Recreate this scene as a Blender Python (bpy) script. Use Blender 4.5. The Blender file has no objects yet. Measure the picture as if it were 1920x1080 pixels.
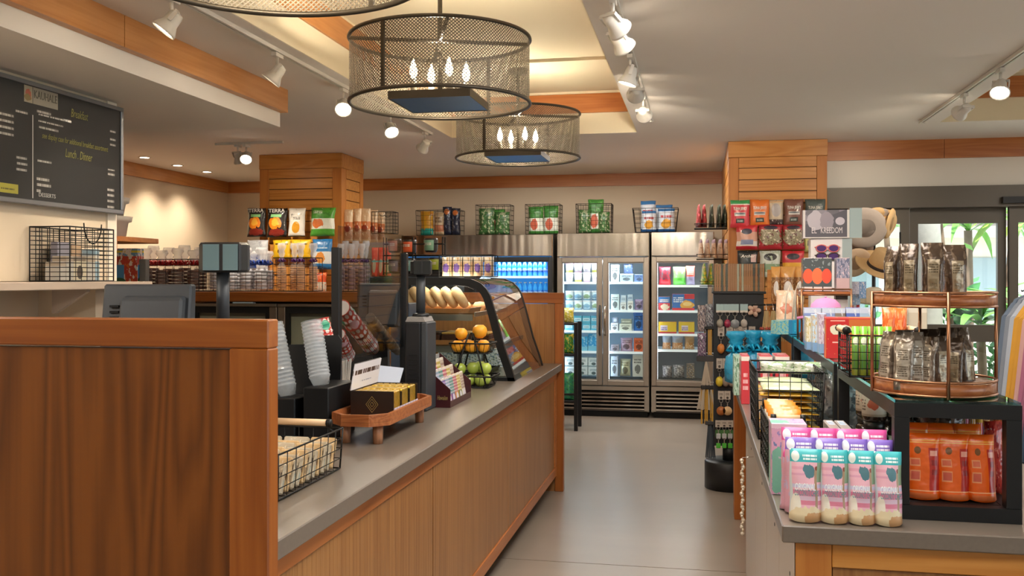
import bpy, bmesh, math, random
from mathutils import Vector, Matrix, Euler
random.seed(7)
C = bpy.context.scene.collection
SC = bpy.context.scene
# ------------------------------------------------------------------ camera, world, sun, big lights, exposure
FPX, HZ, EYE = 1760.0, 522.0, 1.514            # focal length in pixels of a 1920 wide frame, horizon row, eye height
YAW = math.atan(350 / FPX)
cam_d = bpy.data.cameras.new('camera')
cam_d.sensor_width = 36.0
cam_d.lens = 36.0 * FPX / 1920
cam_d.shift_y = -(540 - HZ) / 1920
cam_d.clip_start = 0.05
cam = bpy.data.objects.new('camera', cam_d)
cam.location = (0, 0, EYE)
cam.rotation_euler = (math.pi / 2, 0, YAW)
C.objects.link(cam)
SC.camera = cam
SC.view_settings.view_transform = 'Standard'
SC.view_settings.look = 'None'
SC.view_settings.gamma = 1.0
SC.view_settings.exposure = 0.43
SC.view_settings.use_curve_mapping = False
world = bpy.data.worlds.new('sky')
SC.world = world
world.use_nodes = True
wn = world.node_tree
bg = wn.nodes['Background']
sky = wn.nodes.new('ShaderNodeTexSky')
sky.sky_type = 'HOSEK_WILKIE'
sky.turbidity = 4.0
sky.sun_direction = Vector((.15, -.45, .88)).normalized()
mixw = wn.nodes.new('ShaderNodeMix'); mixw.data_type = 'RGBA'
mixw.inputs[0].default_value = 0.55
wn.links.new(sky.outputs[0], mixw.inputs[6])
mixw.inputs[7].default_value = (0.80, 0.86, 0.95, 1)
wn.links.new(mixw.outputs[2], bg.inputs[0])
bg.inputs[1].default_value = 5.0
sun_d = bpy.data.lights.new('sun', 'SUN'); sun_d.energy = 10.0; sun_d.angle = 0.02; sun_d.color = (1, .96, .88)
sun = bpy.data.objects.new('sun', sun_d); sun.rotation_euler = Vector((-.15, .45, -.88)).to_track_quat('-Z', 'Y').to_euler(); C.objects.link(sun)
def area(name, loc, rot, sx, sy, power, col):
    d = bpy.data.lights.new(name, 'AREA'); d.shape = 'RECTANGLE'; d.size = sx; d.size_y = sy; d.energy = power; d.color = col
    o = bpy.data.objects.new(name, d); o.location = loc; o.rotation_euler = rot; C.objects.link(o); return o
WARM, NEUT = (1.0, .87, .72), (1.0, .95, .88)
CEIL = 2.73
# unseen fill lamps added just under the ceiling for general brightness
area('hall_fill_light', (0.6, 0.2, 2.70), (0, 0, 0), 2.4, 1.2, 36, NEUT)
area('aisle_fill_light', (0.15, 3.2, 2.70), (0, 0, 0), .6, 2.4, 60, NEUT)
area('staff_fill_light', (-2.92, 1.3, 2.482), (0, 0, 0), .4, 1.6, 34, NEUT)
area('cooler_fill_light', (-1.2, 9.2, 2.70), (0, 0, 0), 2.4, .6, 45, NEUT)
area('shop_fill_light', (3.6, 6.0, 2.70), (0, 0, 0), 1.0, 2.0, 40, (1, .97, .93))
# ------------------------------------------------------------------ pixel rays -> world points
_s, _c = math.sin(YAW), math.cos(YAW)
def ray(px, py):
    a = (px - 960) / FPX; b = (HZ - py) / FPX
    return (a * _c - _s, a * _s + _c, b)
def on(px, py, z):
    r = ray(px, py); t = (z - EYE) / r[2]; return Vector((r[0] * t, r[1] * t, z))
def fy(px, py, Y):
    r = ray(px, py); t = Y / r[1]; return Vector((r[0] * t, Y, EYE + r[2] * t))
def fx(px, py, X):
    r = ray(px, py); t = X / r[0]; return Vector((X, r[1] * t, EYE + r[2] * t))
def rect(x0, y0, x1, y1, Y):
    """a box standing at depth Y that spans the given patch of the view: centre x, bottom z, width, height in metres"""
    a = fy(x0, y1, Y); b = fy(x1, y0, Y); m = fy((x0 + x1) / 2, y1, Y)
    t = fy((x0 + x1) / 2, y0, Y)
    return (a.x + b.x) / 2, m.z, b.x - a.x, t.z - m.z
# ------------------------------------------------------------------ colours and materials
def lin(c):
    c = c / 255.0
    return c / 12.92 if c <= .04045 else ((c + .055) / 1.055) ** 2.4
def rgb(h):
    if isinstance(h, str):
        h = h.lstrip('#'); h = h if len(h) == 6 else ''.join(q + q for q in h); h = tuple(int(h[i:i + 2], 16) for i in (0, 2, 4))
    return (lin(h[0]), lin(h[1]), lin(h[2]), 1.0)
MATS = {}
def newmat(name):
    m = bpy.data.materials.new(name); m.use_nodes = True
    return m, m.node_tree, m.node_tree.nodes['Principled BSDF']
def M(name, col=None, rough=.5, metal=0.0, emit=None, estr=0.0, coat=0.0, trans=0.0, ior=None, var=0.0, alpha=None, bump=0.0, bscale=60):
    if name in MATS: return MATS[name]
    m, nt, p = newmat(name)
    p.inputs['Base Color'].default_value = rgb(col)
    p.inputs['Roughness'].default_value = rough
    p.inputs['Metallic'].default_value = metal
    p.inputs['Coat Weight'].default_value = coat
    p.inputs['Transmission Weight'].default_value = trans
    if ior: p.inputs['IOR'].default_value = ior
    if emit:
        p.inputs['Emission Color'].default_value = rgb(emit); p.inputs['Emission Strength'].default_value = estr
    if var or bump:
        tc = nt.nodes.new('ShaderNodeTexCoord')
        no = nt.nodes.new('ShaderNodeTexNoise'); no.inputs['Scale'].default_value = bscale; no.inputs['Detail'].default_value = 4
        nt.links.new(tc.outputs['Object'], no.inputs['Vector'])
        if var:
            mx = nt.nodes.new('ShaderNodeMix'); mx.data_type = 'RGBA'
            c = rgb(col)
            mx.inputs[6].default_value = tuple(x * (1 - var) for x in c[:3]) + (1,)
            mx.inputs[7].default_value = tuple(min(1, x * (1 + var)) for x in c[:3]) + (1,)
            nt.links.new(no.outputs['Fac'], mx.inputs[0]); nt.links.new(mx.outputs[2], p.inputs['Base Color'])
        if bump:
            b = nt.nodes.new('ShaderNodeBump'); b.inputs['Strength'].default_value = bump; b.inputs['Distance'].default_value = .004
            nt.links.new(no.outputs['Fac'], b.inputs['Height']); nt.links.new(b.outputs[0], p.inputs['Normal'])
    MATS[name] = m
    return m
def mathn(nt, op, a, b=None, c=None):
    n = nt.nodes.new('ShaderNodeMath'); n.operation = op
    for i, x in enumerate((a, b, c)):
        if x is None: continue
        if isinstance(x, (int, float)): n.inputs[i].default_value = x
        else: nt.links.new(x, n.inputs[i])
    return n.outputs[0]
def mixc(nt, fac, a, b):
    n = nt.nodes.new('ShaderNodeMix'); n.data_type = 'RGBA'
    for i, x in ((0, fac), (6, a), (7, b)):
        if isinstance(x, (int, float)): n.inputs[i].default_value = x
        elif isinstance(x, tuple): n.inputs[i].default_value = x
        else: nt.links.new(x, n.inputs[i])
    return n.outputs[2]
def wood(name, dark, mid, light, axis='Z', scale=1.0, rough=.38, ring=9.0, coat=.15, fine=.5, ringmix=.6):
    if name in MATS: return MATS[name]
    m, nt, p = newmat(name)
    tc = nt.nodes.new('ShaderNodeTexCoord')
    mp = nt.nodes.new('ShaderNodeMapping')
    s = [7.0 * scale] * 3; s['XYZ'.index(axis)] = .55 * scale
    mp.inputs['Scale'].default_value = s
    nt.links.new(tc.outputs['Object'], mp.inputs[0])
    n1 = nt.nodes.new('ShaderNodeTexNoise'); n1.inputs['Scale'].default_value = 1.0; n1.inputs['Detail'].default_value = 2.5; n1.inputs['Distortion'].default_value = .35
    nt.links.new(mp.outputs[0], n1.inputs['Vector'])
    fr = mathn(nt, 'FRACT', mathn(nt, 'MULTIPLY', n1.outputs['Fac'], ring))
    tri = mathn(nt, 'ABSOLUTE', mathn(nt, 'SUBTRACT', fr, .5)); tri = mathn(nt, 'MULTIPLY', tri, 2.0)
    mp2 = nt.nodes.new('ShaderNodeMapping')
    s2 = [95.0 * scale] * 3; s2['XYZ'.index(axis)] = 1.6 * scale
    mp2.inputs['Scale'].default_value = s2
    nt.links.new(tc.outputs['Object'], mp2.inputs[0])
    n2 = nt.nodes.new('ShaderNodeTexNoise'); n2.inputs['Scale'].default_value = 1.0; n2.inputs['Detail'].default_value = 3
    nt.links.new(mp2.outputs[0], n2.inputs['Vector'])
    f = mathn(nt, 'ADD', mathn(nt, 'MULTIPLY', tri, ringmix), mathn(nt, 'MULTIPLY', n2.outputs['Fac'], fine))
    f = mathn(nt, 'ADD', f, mathn(nt, 'MULTIPLY', n1.outputs['Fac'], .35))
    f = mathn(nt, 'MULTIPLY', f, 1.0 / (ringmix + fine * .6 + .25))
    r = nt.nodes.new('ShaderNodeValToRGB')
    e = r.color_ramp.elements
    e[0].position = .15; e[0].color = rgb(dark); e[1].position = .85; e[1].color = rgb(light)
    k = e.new(.5); k.color = rgb(mid)
    nt.links.new(f, r.inputs[0]); nt.links.new(r.outputs[0], p.inputs['Base Color'])
    p.inputs['Roughness'].default_value = rough; p.inputs['Coat Weight'].default_value = coat; p.inputs['Coat Roughness'].default_value = .25
    b = nt.nodes.new('ShaderNodeBump'); b.inputs['Strength'].default_value = .08; b.inputs['Distance'].default_value = .002
    nt.links.new(n2.outputs['Fac'], b.inputs['Height']); nt.links.new(b.outputs[0], p.inputs['Normal'])
    MATS[name] = m
    return m
def glass(name, tint='#ffffff', refl=1.0, rough=.0, dark=1.0):
    """thin clear pane: transparent with a fresnel reflection"""
    if name in MATS: return MATS[name]
    m, nt, p = newmat(name)
    out = nt.nodes['Material Output']; nt.nodes.remove(p)
    t = nt.nodes.new('ShaderNodeBsdfTransparent'); c = rgb(tint); t.inputs[0].default_value = (c[0] * dark, c[1] * dark, c[2] * dark, 1)
    g = nt.nodes.new('ShaderNodeBsdfGlossy'); g.inputs['Roughness'].default_value = rough
    fr = nt.nodes.new('ShaderNodeFresnel')
    ge = nt.nodes.new('ShaderNodeNewGeometry')           # a thin sheet reflects alike from both of its faces
    nt.links.new(mathn(nt, 'ADD', mathn(nt, 'MULTIPLY', ge.outputs['Backfacing'], 1 / 1.45 - 1.45), 1.45), fr.inputs[0])
    mx = nt.nodes.new('ShaderNodeMixShader')
    nt.links.new(mathn(nt, 'MULTIPLY', fr.outputs[0], refl), mx.inputs[0])
    nt.links.new(t.outputs[0], mx.inputs[1]); nt.links.new(g.outputs[0], mx.inputs[2]); nt.links.new(mx.outputs[0], out.inputs[0])
    MATS[name] = m
    return m
def film(name, tint='#f4f4f4', op=.22, rough=.12):
    """clear crinkled cellophane"""
    if name in MATS: return MATS[name]
    m, nt, p = newmat(name)
    out = nt.nodes['Material Output']
    p.inputs['Base Color'].default_value = rgb(tint); p.inputs['Roughness'].default_value = rough
    t = nt.nodes.new('ShaderNodeBsdfTransparent')
    tc = nt.nodes.new('ShaderNodeTexCoord'); no = nt.nodes.new('ShaderNodeTexNoise'); no.inputs['Scale'].default_value = 45
    nt.links.new(tc.outputs['Object'], no.inputs['Vector'])
    b = nt.nodes.new('ShaderNodeBump'); b.inputs['Strength'].default_value = .9; b.inputs['Distance'].default_value = .01
    nt.links.new(no.outputs['Fac'], b.inputs['Height']); nt.links.new(b.outputs[0], p.inputs['Normal'])
    mx = nt.nodes.new('ShaderNodeMixShader'); mx.inputs[0].default_value = op
    nt.links.new(t.outputs[0], mx.inputs[1]); nt.links.new(p.outputs[0], mx.inputs[2]); nt.links.new(mx.outputs[0], out.inputs[0])
    MATS[name] = m
    return m
def pack(name, base, layers=(), rough=.35, metal=0.0, coat=.2, crinkle=0.0, trans=None):
    """printed packaging: flat print given in the face's own uv, layer over layer"""
    if name in MATS: return MATS[name]
    m, nt, p = newmat(name)
    uvn = nt.nodes.new('ShaderNodeUVMap'); sep = nt.nodes.new('ShaderNodeSeparateXYZ')
    nt.links.new(uvn.outputs[0], sep.inputs[0])
    u, v = sep.outputs[0], sep.outputs[1]
    col = rgb(base)
    def inside(a, lo, hi):
        return mathn(nt, 'LESS_THAN', mathn(nt, 'ABSOLUTE', mathn(nt, 'SUBTRACT', a, (lo + hi) / 2)), (hi - lo) / 2)
    for L in layers:
        k = L[0]
        if k == 'band': f = inside(v, L[1], L[2]); c = L[3]
        elif k == 'rect': f = mathn(nt, 'MULTIPLY', inside(u, L[1], L[2]), inside(v, L[3], L[4])); c = L[5]
        elif k == 'ell':
            du = mathn(nt, 'DIVIDE', mathn(nt, 'SUBTRACT', u, L[1]), L[3]); dv = mathn(nt, 'DIVIDE', mathn(nt, 'SUBTRACT', v, L[2]), L[4])
            q = mathn(nt, 'ADD', mathn(nt, 'MULTIPLY', du, du), mathn(nt, 'MULTIPLY', dv, dv)); c = L[5]
            if len(L) > 6:
                no = nt.nodes.new('ShaderNodeTexNoise'); no.inputs['Scale'].default_value = L[6]
                nt.links.new(uvn.outputs[0], no.inputs['Vector'])
                q = mathn(nt, 'ADD', q, mathn(nt, 'MULTIPLY', mathn(nt, 'SUBTRACT', no.outputs['Fac'], .5), 2.2))
            f = mathn(nt, 'LESS_THAN', q, 1.0)
        elif k == 'diag': f = mathn(nt, 'LESS_THAN', mathn(nt, 'ADD', v, mathn(nt, 'MULTIPLY', u, L[1])), L[2]); c = L[3]
        elif k == 'noise':       # scale, threshold, colour, v0, v1
            no = nt.nodes.new('ShaderNodeTexNoise'); no.inputs['Scale'].default_value = L[1]; no.inputs['Detail'].default_value = 3
            nt.links.new(uvn.outputs[0], no.inputs['Vector'])
            f = mathn(nt, 'GREATER_THAN', no.outputs['Fac'], L[2]); c = L[3]
            if len(L) > 4: f = mathn(nt, 'MULTIPLY', f, inside(v, L[4], L[5]))
        elif k == 'lines':       # rows of small print: u0,u1,v0,v1,rows,colour
            a = mathn(nt, 'MULTIPLY', inside(u, L[1], L[2]), inside(v, L[3], L[4]))
            row = mathn(nt, 'MULTIPLY', mathn(nt, 'SUBTRACT', v, L[3]), L[5] / (L[4] - L[3]))
            b = mathn(nt, 'LESS_THAN', mathn(nt, 'FRACT', row), .6)
            no = nt.nodes.new('ShaderNodeTexWhiteNoise'); no.noise_dimensions = '2D'
            cb = nt.nodes.new('ShaderNodeCombineXYZ')
            nt.links.new(mathn(nt, 'FLOOR', mathn(nt, 'MULTIPLY', u, 55)), cb.inputs[0]); nt.links.new(mathn(nt, 'FLOOR', row), cb.inputs[1])
            nt.links.new(cb.outputs[0], no.inputs[0])
            f = mathn(nt, 'MULTIPLY', mathn(nt, 'MULTIPLY', a, b), mathn(nt, 'GREATER_THAN', no.outputs[0], .28)); c = L[6]
        elif k == 'stripes':     # n across u, duty, colour
            f = mathn(nt, 'LESS_THAN', mathn(nt, 'FRACT', mathn(nt, 'MULTIPLY', u, L[1])), L[2]); c = L[3]
            if len(L) > 4: f = mathn(nt, 'MULTIPLY', f, inside(v, L[4], L[5]))
        elif k == 'dots':
            du = mathn(nt, 'SUBTRACT', mathn(nt, 'FRACT', mathn(nt, 'MULTIPLY', u, L[1])), .5); dv = mathn(nt, 'SUBTRACT', mathn(nt, 'FRACT', mathn(nt, 'MULTIPLY', v, L[2])), .5)
            f = mathn(nt, 'LESS_THAN', mathn(nt, 'ADD', mathn(nt, 'MULTIPLY', du, du), mathn(nt, 'MULTIPLY', dv, dv)), L[3]); c = L[4]
            if len(L) > 5: f = mathn(nt, 'MULTIPLY', f, inside(v, L[5], L[6]))
        col = mixc(nt, f, col, rgb(c))
    if isinstance(col, tuple): p.inputs['Base Color'].default_value = col
    else: nt.links.new(col, p.inputs['Base Color'])
    p.inputs['Roughness'].default_value = rough; p.inputs['Metallic'].default_value = metal; p.inputs['Coat Weight'].default_value = coat
    if crinkle:
        tc = nt.nodes.new('ShaderNodeTexCoord'); no = nt.nodes.new('ShaderNodeTexNoise'); no.inputs['Scale'].default_value = 28; no.inputs['Detail'].default_value = 2
        nt.links.new(tc.outputs['Object'], no.inputs['Vector'])
        b = nt.nodes.new('ShaderNodeBump'); b.inputs['Strength'].default_value = crinkle; b.inputs['Distance'].default_value = .012
        nt.links.new(no.outputs['Fac'], b.inputs['Height']); nt.links.new(b.outputs[0], p.inputs['Normal'])
    MATS[name] = m
    return m
# ------------------------------------------------------------------ mesh builder
class MB:
    def __init__(s): s.v = []; s.f = []; s.m = []; s.uv = []; s.sm = []
    def add(s, vs, fs, m=0, uvs=None, smooth=False):
        o = len(s.v); s.v += [tuple(x) for x in vs]
        for i, f in enumerate(fs):
            s.f.append(tuple(k + o for k in f)); s.m.append(m[i] if isinstance(m, (list, tuple)) else m)
            s.uv.append(uvs[i] if uvs else None); s.sm.append(smooth)
        return s
    def box(s, x0, x1, y0, y1, z0, z1, m=0, T=None):
        v = [(x0, y0, z0), (x1, y0, z0), (x1, y1, z0), (x0, y1, z0), (x0, y0, z1), (x1, y0, z1), (x1, y1, z1), (x0, y1, z1)]
        if T: v = [T @ Vector(q) for q in v]
        f = [(0, 1, 5, 4), (1, 2, 6, 5), (2, 3, 7, 6), (3, 0, 4, 7), (4, 5, 6, 7), (0, 3, 2, 1)]
        q = [(0, 0), (1, 0), (1, 1), (0, 1)]
        return s.add(v, f, m, [q] * 6)
    def tube(s, p0, p1, r, n=5, m=0, r1=None, caps=True):
        p0, p1 = Vector(p0), Vector(p1); d = p1 - p0
        if d.length < 1e-6: return s
        d.normalize(); a = d.orthogonal().normalized(); b = d.cross(a); r1 = r if r1 is None else r1
        v = []
        for P, R in ((p0, r), (p1, r1)):
            for i in range(n):
                t = 2 * math.pi * i / n; v.append(P + a * (R * math.cos(t)) + b * (R * math.sin(t)))
        f = [(i, (i + 1) % n, n + (i + 1) % n, n + i) for i in range(n)]
        if caps: f += [tuple(range(n - 1, -1, -1)), tuple(range(n, 2 * n))]
        return s.add(v, f, m, None, n > 5)
    def path(s, pts, r, n=5, m=0, closed=False):
        pts = [Vector(p) for p in pts]; N = len(pts); v = []
        up = None
        for i, P in enumerate(pts):
            A = pts[i - 1] if (i or closed) else P; B = pts[(i + 1) % N] if (i < N - 1 or closed) else P
            d = (B - A).normalized()
            if up is None: up = d.orthogonal().normalized()
            up = (up - d * up.dot(d))
            up = up.normalized() if up.length > 1e-5 else d.orthogonal().normalized()
            b = d.cross(up)
            for k in range(n):
                t = 2 * math.pi * k / n; v.append(P + up * (r * math.cos(t)) + b * (r * math.sin(t)))
        f = []
        for i in range(N if closed else N - 1):
            for k in range(n):
                f.append((i * n + k, i * n + (k + 1) % n, ((i + 1) % N) * n + (k + 1) % n, ((i + 1) % N) * n + k))
        if not closed: f += [tuple(range(n - 1, -1, -1)), tuple((N - 1) * n + k for k in range(n))]
        return s.add(v, f, m, None, True)
    def lathe(s, prof, n=16, c=(0, 0, 0), m=0, T=None, smooth=True, sx=1, sy=1):
        v = []; uv = []
        for r, z in prof:
            for i in range(n):
                t = 2 * math.pi * i / n
                q = Vector((c[0] + sx * r * math.cos(t), c[1] + sy * r * math.sin(t), c[2] + z)); v.append(T @ q if T else q)
        f = []; zs = [z for _, z in prof]; z0, z1 = min(zs), max(zs); h = (z1 - z0) or 1
        for j in range(len(prof) - 1):
            for i in range(n):
                f.append((j * n + i, j * n + (i + 1) % n, (j + 1) * n + (i + 1) % n, (j + 1) * n + i))
                # u runs 0..1 over the front half turn (facing -y), mirrored at the back
                U = lambda k: (((k / n) + .5) * 2) % 2
                a = ((i / n - .5) * 2) % 1; b_ = a + 2.0 / n
                uv.append([(a, (zs[j] - z0) / h), (b_, (zs[j] - z0) / h), (b_, (zs[j + 1] - z0) / h), (a, (zs[j + 1] - z0) / h)])
        if prof[0][0] > 1e-6: f.append(tuple(range(n - 1, -1, -1))); uv.append([(.5, .02)] * n)
        if prof[-1][0] > 1e-6: f.append(tuple((len(prof) - 1) * n + i for i in range(n))); uv.append([(.5, .98)] * n)
        return s.add(v, f, m, uv, smooth)
    def prism(s, poly, a, b, axis='Y', m=0, T=None):
        """poly: 2D outline; axis Y: (x,z) pairs run from y=a to y=b; axis X: (y,z); axis Z: (x,y)"""
        n = len(poly)
        def mk(p, t): return {'Y': (p[0], t, p[1]), 'X': (t, p[0], p[1]), 'Z': (p[0], p[1], t)}[axis]
        v = [mk(p, a) for p in poly] + [mk(p, b) for p in poly]
        if T: v = [T @ Vector(q) for q in v]
        xs = [p[0] for p in poly]; ys = [p[1] for p in poly]; w = (max(xs) - min(xs)) or 1; h = (max(ys) - min(ys)) or 1
        q = [((p[0] - min(xs)) / w, (p[1] - min(ys)) / h) for p in poly]
        f = [tuple(range(n)), tuple(range(2 * n - 1, n - 1, -1))]; uv = [q, q[::-1]]
        for i in range(n):
            j = (i + 1) % n; f.append((i, n + i, n + j, j)); uv.append([(0, 0), (1, 0), (1, 1), (0, 1)])
        return s.add(v, f, m, uv)
    def ball(s, c, r, n=10, k=6, m=0, sz=1.0, T=None):
        return s.lathe([(r * math.sin(math.pi * i / k) if 0 < i < k else 0.0, -r * sz * math.cos(math.pi * i / k)) for i in range(k + 1)], n, c, m, T)
    def mesh(s, name, mats, bevel=0):
        me = bpy.data.meshes.new(name)
        me.from_pydata(s.v, [], s.f)
        for x in (mats if isinstance(mats, (list, tuple)) else [mats]): me.materials.append(x)
        me.polygons.foreach_set('material_index', s.m)
        me.polygons.foreach_set('use_smooth', s.sm)
        if any(s.uv):
            L = me.uv_layers.new(name='UVMap'); d = []
            for f, q in zip(s.f, s.uv):
                for i in range(len(f)): d += q[i] if q else (0.0, 0.0)
            L.data.foreach_set('uv', d)
        bm = bmesh.new(); bm.from_mesh(me)
        bmesh.ops.recalc_face_normals(bm, faces=bm.faces)
        if bevel:
            bmesh.ops.bevel(bm, geom=[e for e in bm.edges if len(e.link_faces) == 2 and e.calc_face_angle(0) > .5], offset=bevel, segments=1, affect='EDGES', clamp_overlap=True)
        bm.to_mesh(me); bm.free(); me.update()
        return me
    def build(s, name, mats, parent=None, bevel=0, loc=None, label=None, kind=None):
        return obj(name, s.mesh(name, mats, bevel), parent, loc, label, kind)
def obj(name, me, parent=None, loc=None, label=None, kind=None, rot=None):
    o = bpy.data.objects.new(name, me); C.objects.link(o)
    if parent: o.parent = parent
    if loc is not None: o.location = loc
    if rot is not None: o.rotation_euler = rot
    if label: o['label'] = label
    if kind: o['kind'] = kind
    return o
def tag(o, label, cat, group=None):
    o['label'] = label; o['category'] = cat
    if group: o['group'] = group
    return o
def thing(name, label, cat, loc=(0, 0, 0), rz=0.0, group=None, rot=None):
    o = bpy.data.objects.new(name, None); C.objects.link(o); o.empty_display_size = .05
    o.location = loc; o.rotation_euler = rot or (0, 0, rz)
    return tag(o, label, cat, group)
def struct(name, mb, mats, parent=None, bevel=0, label=None):
    return mb.build(name, mats, parent, bevel, label=label, kind='structure')
def box(x0, x1, y0, y1, z0, z1): return MB().box(x0, x1, y0, y1, z0, z1)
def dup(root, loc, rz=None, label=None, group=None, rot=None):
    r = root.copy(); C.objects.link(r); r.location = loc
    if rz is not None: r.rotation_euler = (0, 0, rz)
    if rot is not None: r.rotation_euler = rot
    if label: r['label'] = label
    if group: r['group'] = group
    for ch in root.children:
        if ch.type == 'LIGHT': pass
        c = ch.copy(); C.objects.link(c); c.parent = r
        for g in ch.children:
            d = g.copy(); C.objects.link(d); d.parent = c
    return r
ORD = 'first second third fourth fifth sixth seventh eighth ninth tenth eleventh twelfth thirteenth fourteenth'.split()
FONT_CACHE = {}
def text(body, size, mat, parent, loc, rot=(math.pi / 2, 0, 0), shear=0.0, depth=.0006, align='CENTER', name='lettering', sx=1.0, fit=None, bold=0.0):
    key = (body, size, mat.name, shear, align, bold)
    if key not in FONT_CACHE:
        cu = bpy.data.curves.new('lettering', 'FONT'); cu.body = body; cu.size = size; cu.shear = shear; cu.extrude = depth; cu.align_x = align; cu.align_y = 'CENTER'; cu.resolution_u = 2
        cu.offset = bold * size
        o = bpy.data.objects.new('lettering', cu)
        C.objects.link(o); bpy.context.view_layer.update()
        me = bpy.data.meshes.new_from_object(o)
        bpy.data.objects.remove(o); bpy.data.curves.remove(cu)
        me.name = 'lettering'; me.materials.clear(); me.materials.append(mat)
        FONT_CACHE[key] = me
    me = FONT_CACHE[key]
    o = obj(name, me, parent, loc, rot=rot)
    xs = [v.co.x for v in me.vertices]; wd = (max(xs) - min(xs)) or 1
    k = (fit / wd) if fit else sx
    o.scale = (k, 1, 1)
    return o
# ------------------------------------------------------------------ shared materials
W_RAIL = wood('wood_rail', '#74390e', '#8c4a15', '#9e5a20', 'X', .8, ringmix=.25, fine=.5)
W_RAILZ = wood('wood_stile', '#74390e', '#8c4a15', '#9e5a20', 'Z', .8, ringmix=.25, fine=.5)
W_PANEL = wood('wood_panel_dark', '#432104', '#66360a', '#7d4613', 'Z', .7, ring=12, ringmix=.55, fine=.55)
W_CPAN = wood('wood_panel_counter', '#68421e', '#88592e', '#9d6d3d', 'Z', 1.0, ring=5, ringmix=.25, fine=1.0)
W_CRAIL = wood('wood_rail_counter', '#8a4a1c', '#a55f2a', '#b56e38', 'Y', .8, ringmix=.25)
W_BEAM = wood('wood_beam', '#a5672c', '#bb7c3e', '#c98c50', 'Y', .8, ringmix=.25)
W_BEAMX = wood('wood_beam_across', '#995522', '#b0682f', '#bd773c', 'X', .8, ringmix=.25)
W_COL = wood('wood_column', '#9a5a20', '#b9772f', '#c88a42', 'X', .8, ringmix=.3)
W_COLZ = wood('wood_column_stile', '#9a5a20', '#b06a28', '#bd7a35', 'Z', .8, ringmix=.3, rough=.5, coat=0)
W_ISL = wood('wood_island_side', '#83440f', '#9a5618', '#aa6626', 'Z', .8, ringmix=.3, rough=.6, coat=0)
W_TRAY = wood('wood_tray', '#6d3414', '#93522a', '#aa683a', 'X', 2.0, ringmix=.4)
WALL = M('wall_paint', '#dccbb2', .8, var=.02, bscale=6)
WALLW = M('wall_paint_white', '#ece7de', .8)
CEILM = M('ceiling_paint', '#ebe4dc', .85, var=.015, bscale=2)
COFFM = M('coffer_paint', '#ece2c8', .8)
def concrete():
    m, nt, p = newmat('polished_concrete')
    tc = nt.nodes.new('ShaderNodeTexCoord')
    n = nt.nodes.new('ShaderNodeTexNoise'); n.inputs['Scale'].default_value = 1.3; n.inputs['Detail'].default_value = 6; n.inputs['Roughness'].default_value = .6
    mp = nt.nodes.new('ShaderNodeMapping'); mp.inputs['Scale'].default_value = (.7, 2.2, 1)
    nt.links.new(tc.outputs['Object'], mp.inputs[0]); nt.links.new(mp.outputs[0], n.inputs['Vector'])
    r = nt.nodes.new('ShaderNodeValToRGB'); e = r.color_ramp.elements
    e[0].position = .3; e[0].color = rgb('#8b8074'); e[1].position = .72; e[1].color = rgb('#94887b')
    nt.links.new(n.outputs['Fac'], r.inputs[0]); nt.links.new(r.outputs[0], p.inputs['Base Color'])
    rr = nt.nodes.new('ShaderNodeMapRange'); rr.inputs[3].default_value = .27; rr.inputs[4].default_value = .30
    nt.links.new(n.outputs['Fac'], rr.inputs[0]); nt.links.new(rr.outputs[0], p.inputs['Roughness'])
    p.inputs['Specular IOR Level'].default_value = .45
    return m
FLOORM = concrete()
STONE = M('worktop_stone', '#6f655b', .3, var=.12, bscale=90, coat=.1)
BLACK = M('black_metal', '#17181a', .45, .3)
BLACKP = M('black_plastic', '#1b1c1f', .42)
DGREY = M('dark_grey_plastic', '#34383d', .5, bump=.05, bscale=300)
STEEL = M('brushed_steel', '#b9b2a8', .32, .95, var=.05, bscale=30)
STEELD = M('steel_dark', '#8d877f', .4, .9)
CHROME = M('chrome', '#e6e6e6', .12, 1.0)
WHITEP = M('white_enamel', '#d9d5cd', .4)
DARK = M('dark_void', '#0b0b0c', .8)
GLASS = glass('clear_glass', '#f6faf8', 1.0)
PLEXI = glass('acrylic_sheet', '#e6ebef', .5, .02, .96)
COPPER = M('copper_rod', '#a87858', .3, .9)
PINE = M('pale_dowel', '#d8b58c', .5)
# ------------------------------------------------------------------ room shell
JY = 4.97     # the control joint that crosses the floor
fl = MB().box(-6.2, 6.2, -3.5, JY - .004, -.1, 0).box(-6.2, 6.2, JY + .004, 9.0, -.1, 0).box(-6.2, 1.4, 9.0, 11.2, -.1, 0).box(-6.2, 6.2, JY - .01, JY + .01, -.1, -.008, m=1)
struct('floor', fl, [FLOORM, DARK])
c1 = (-2.10, -0.50, 1.0, 7.87)       # the coffers in the ceiling: x0 x1 y0 y1
c2 = (1.84, 4.5, 3.0, 7.82)
ZC = 3.09
cl = MB()
def slab(x0, x1, y0, y1): cl.box(x0, x1, y0, y1, CEIL, CEIL + .05)
slab(-6.2, c1[0], -3.5, 11.2); slab(c1[0], c1[1], -3.5, c1[2]); slab(c1[0], c1[1], c1[3], 11.2)
slab(c1[1], 1.4, -3.5, 11.2); slab(1.4, c2[0], -3.5, 9.0); slab(c2[0], c2[1], -3.5, c2[2]); slab(c2[0], c2[1], c2[3], 9.0); slab(c2[1], 6.2, -3.5, 9.0)
ceil = struct('ceiling', cl, CEILM)
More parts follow.
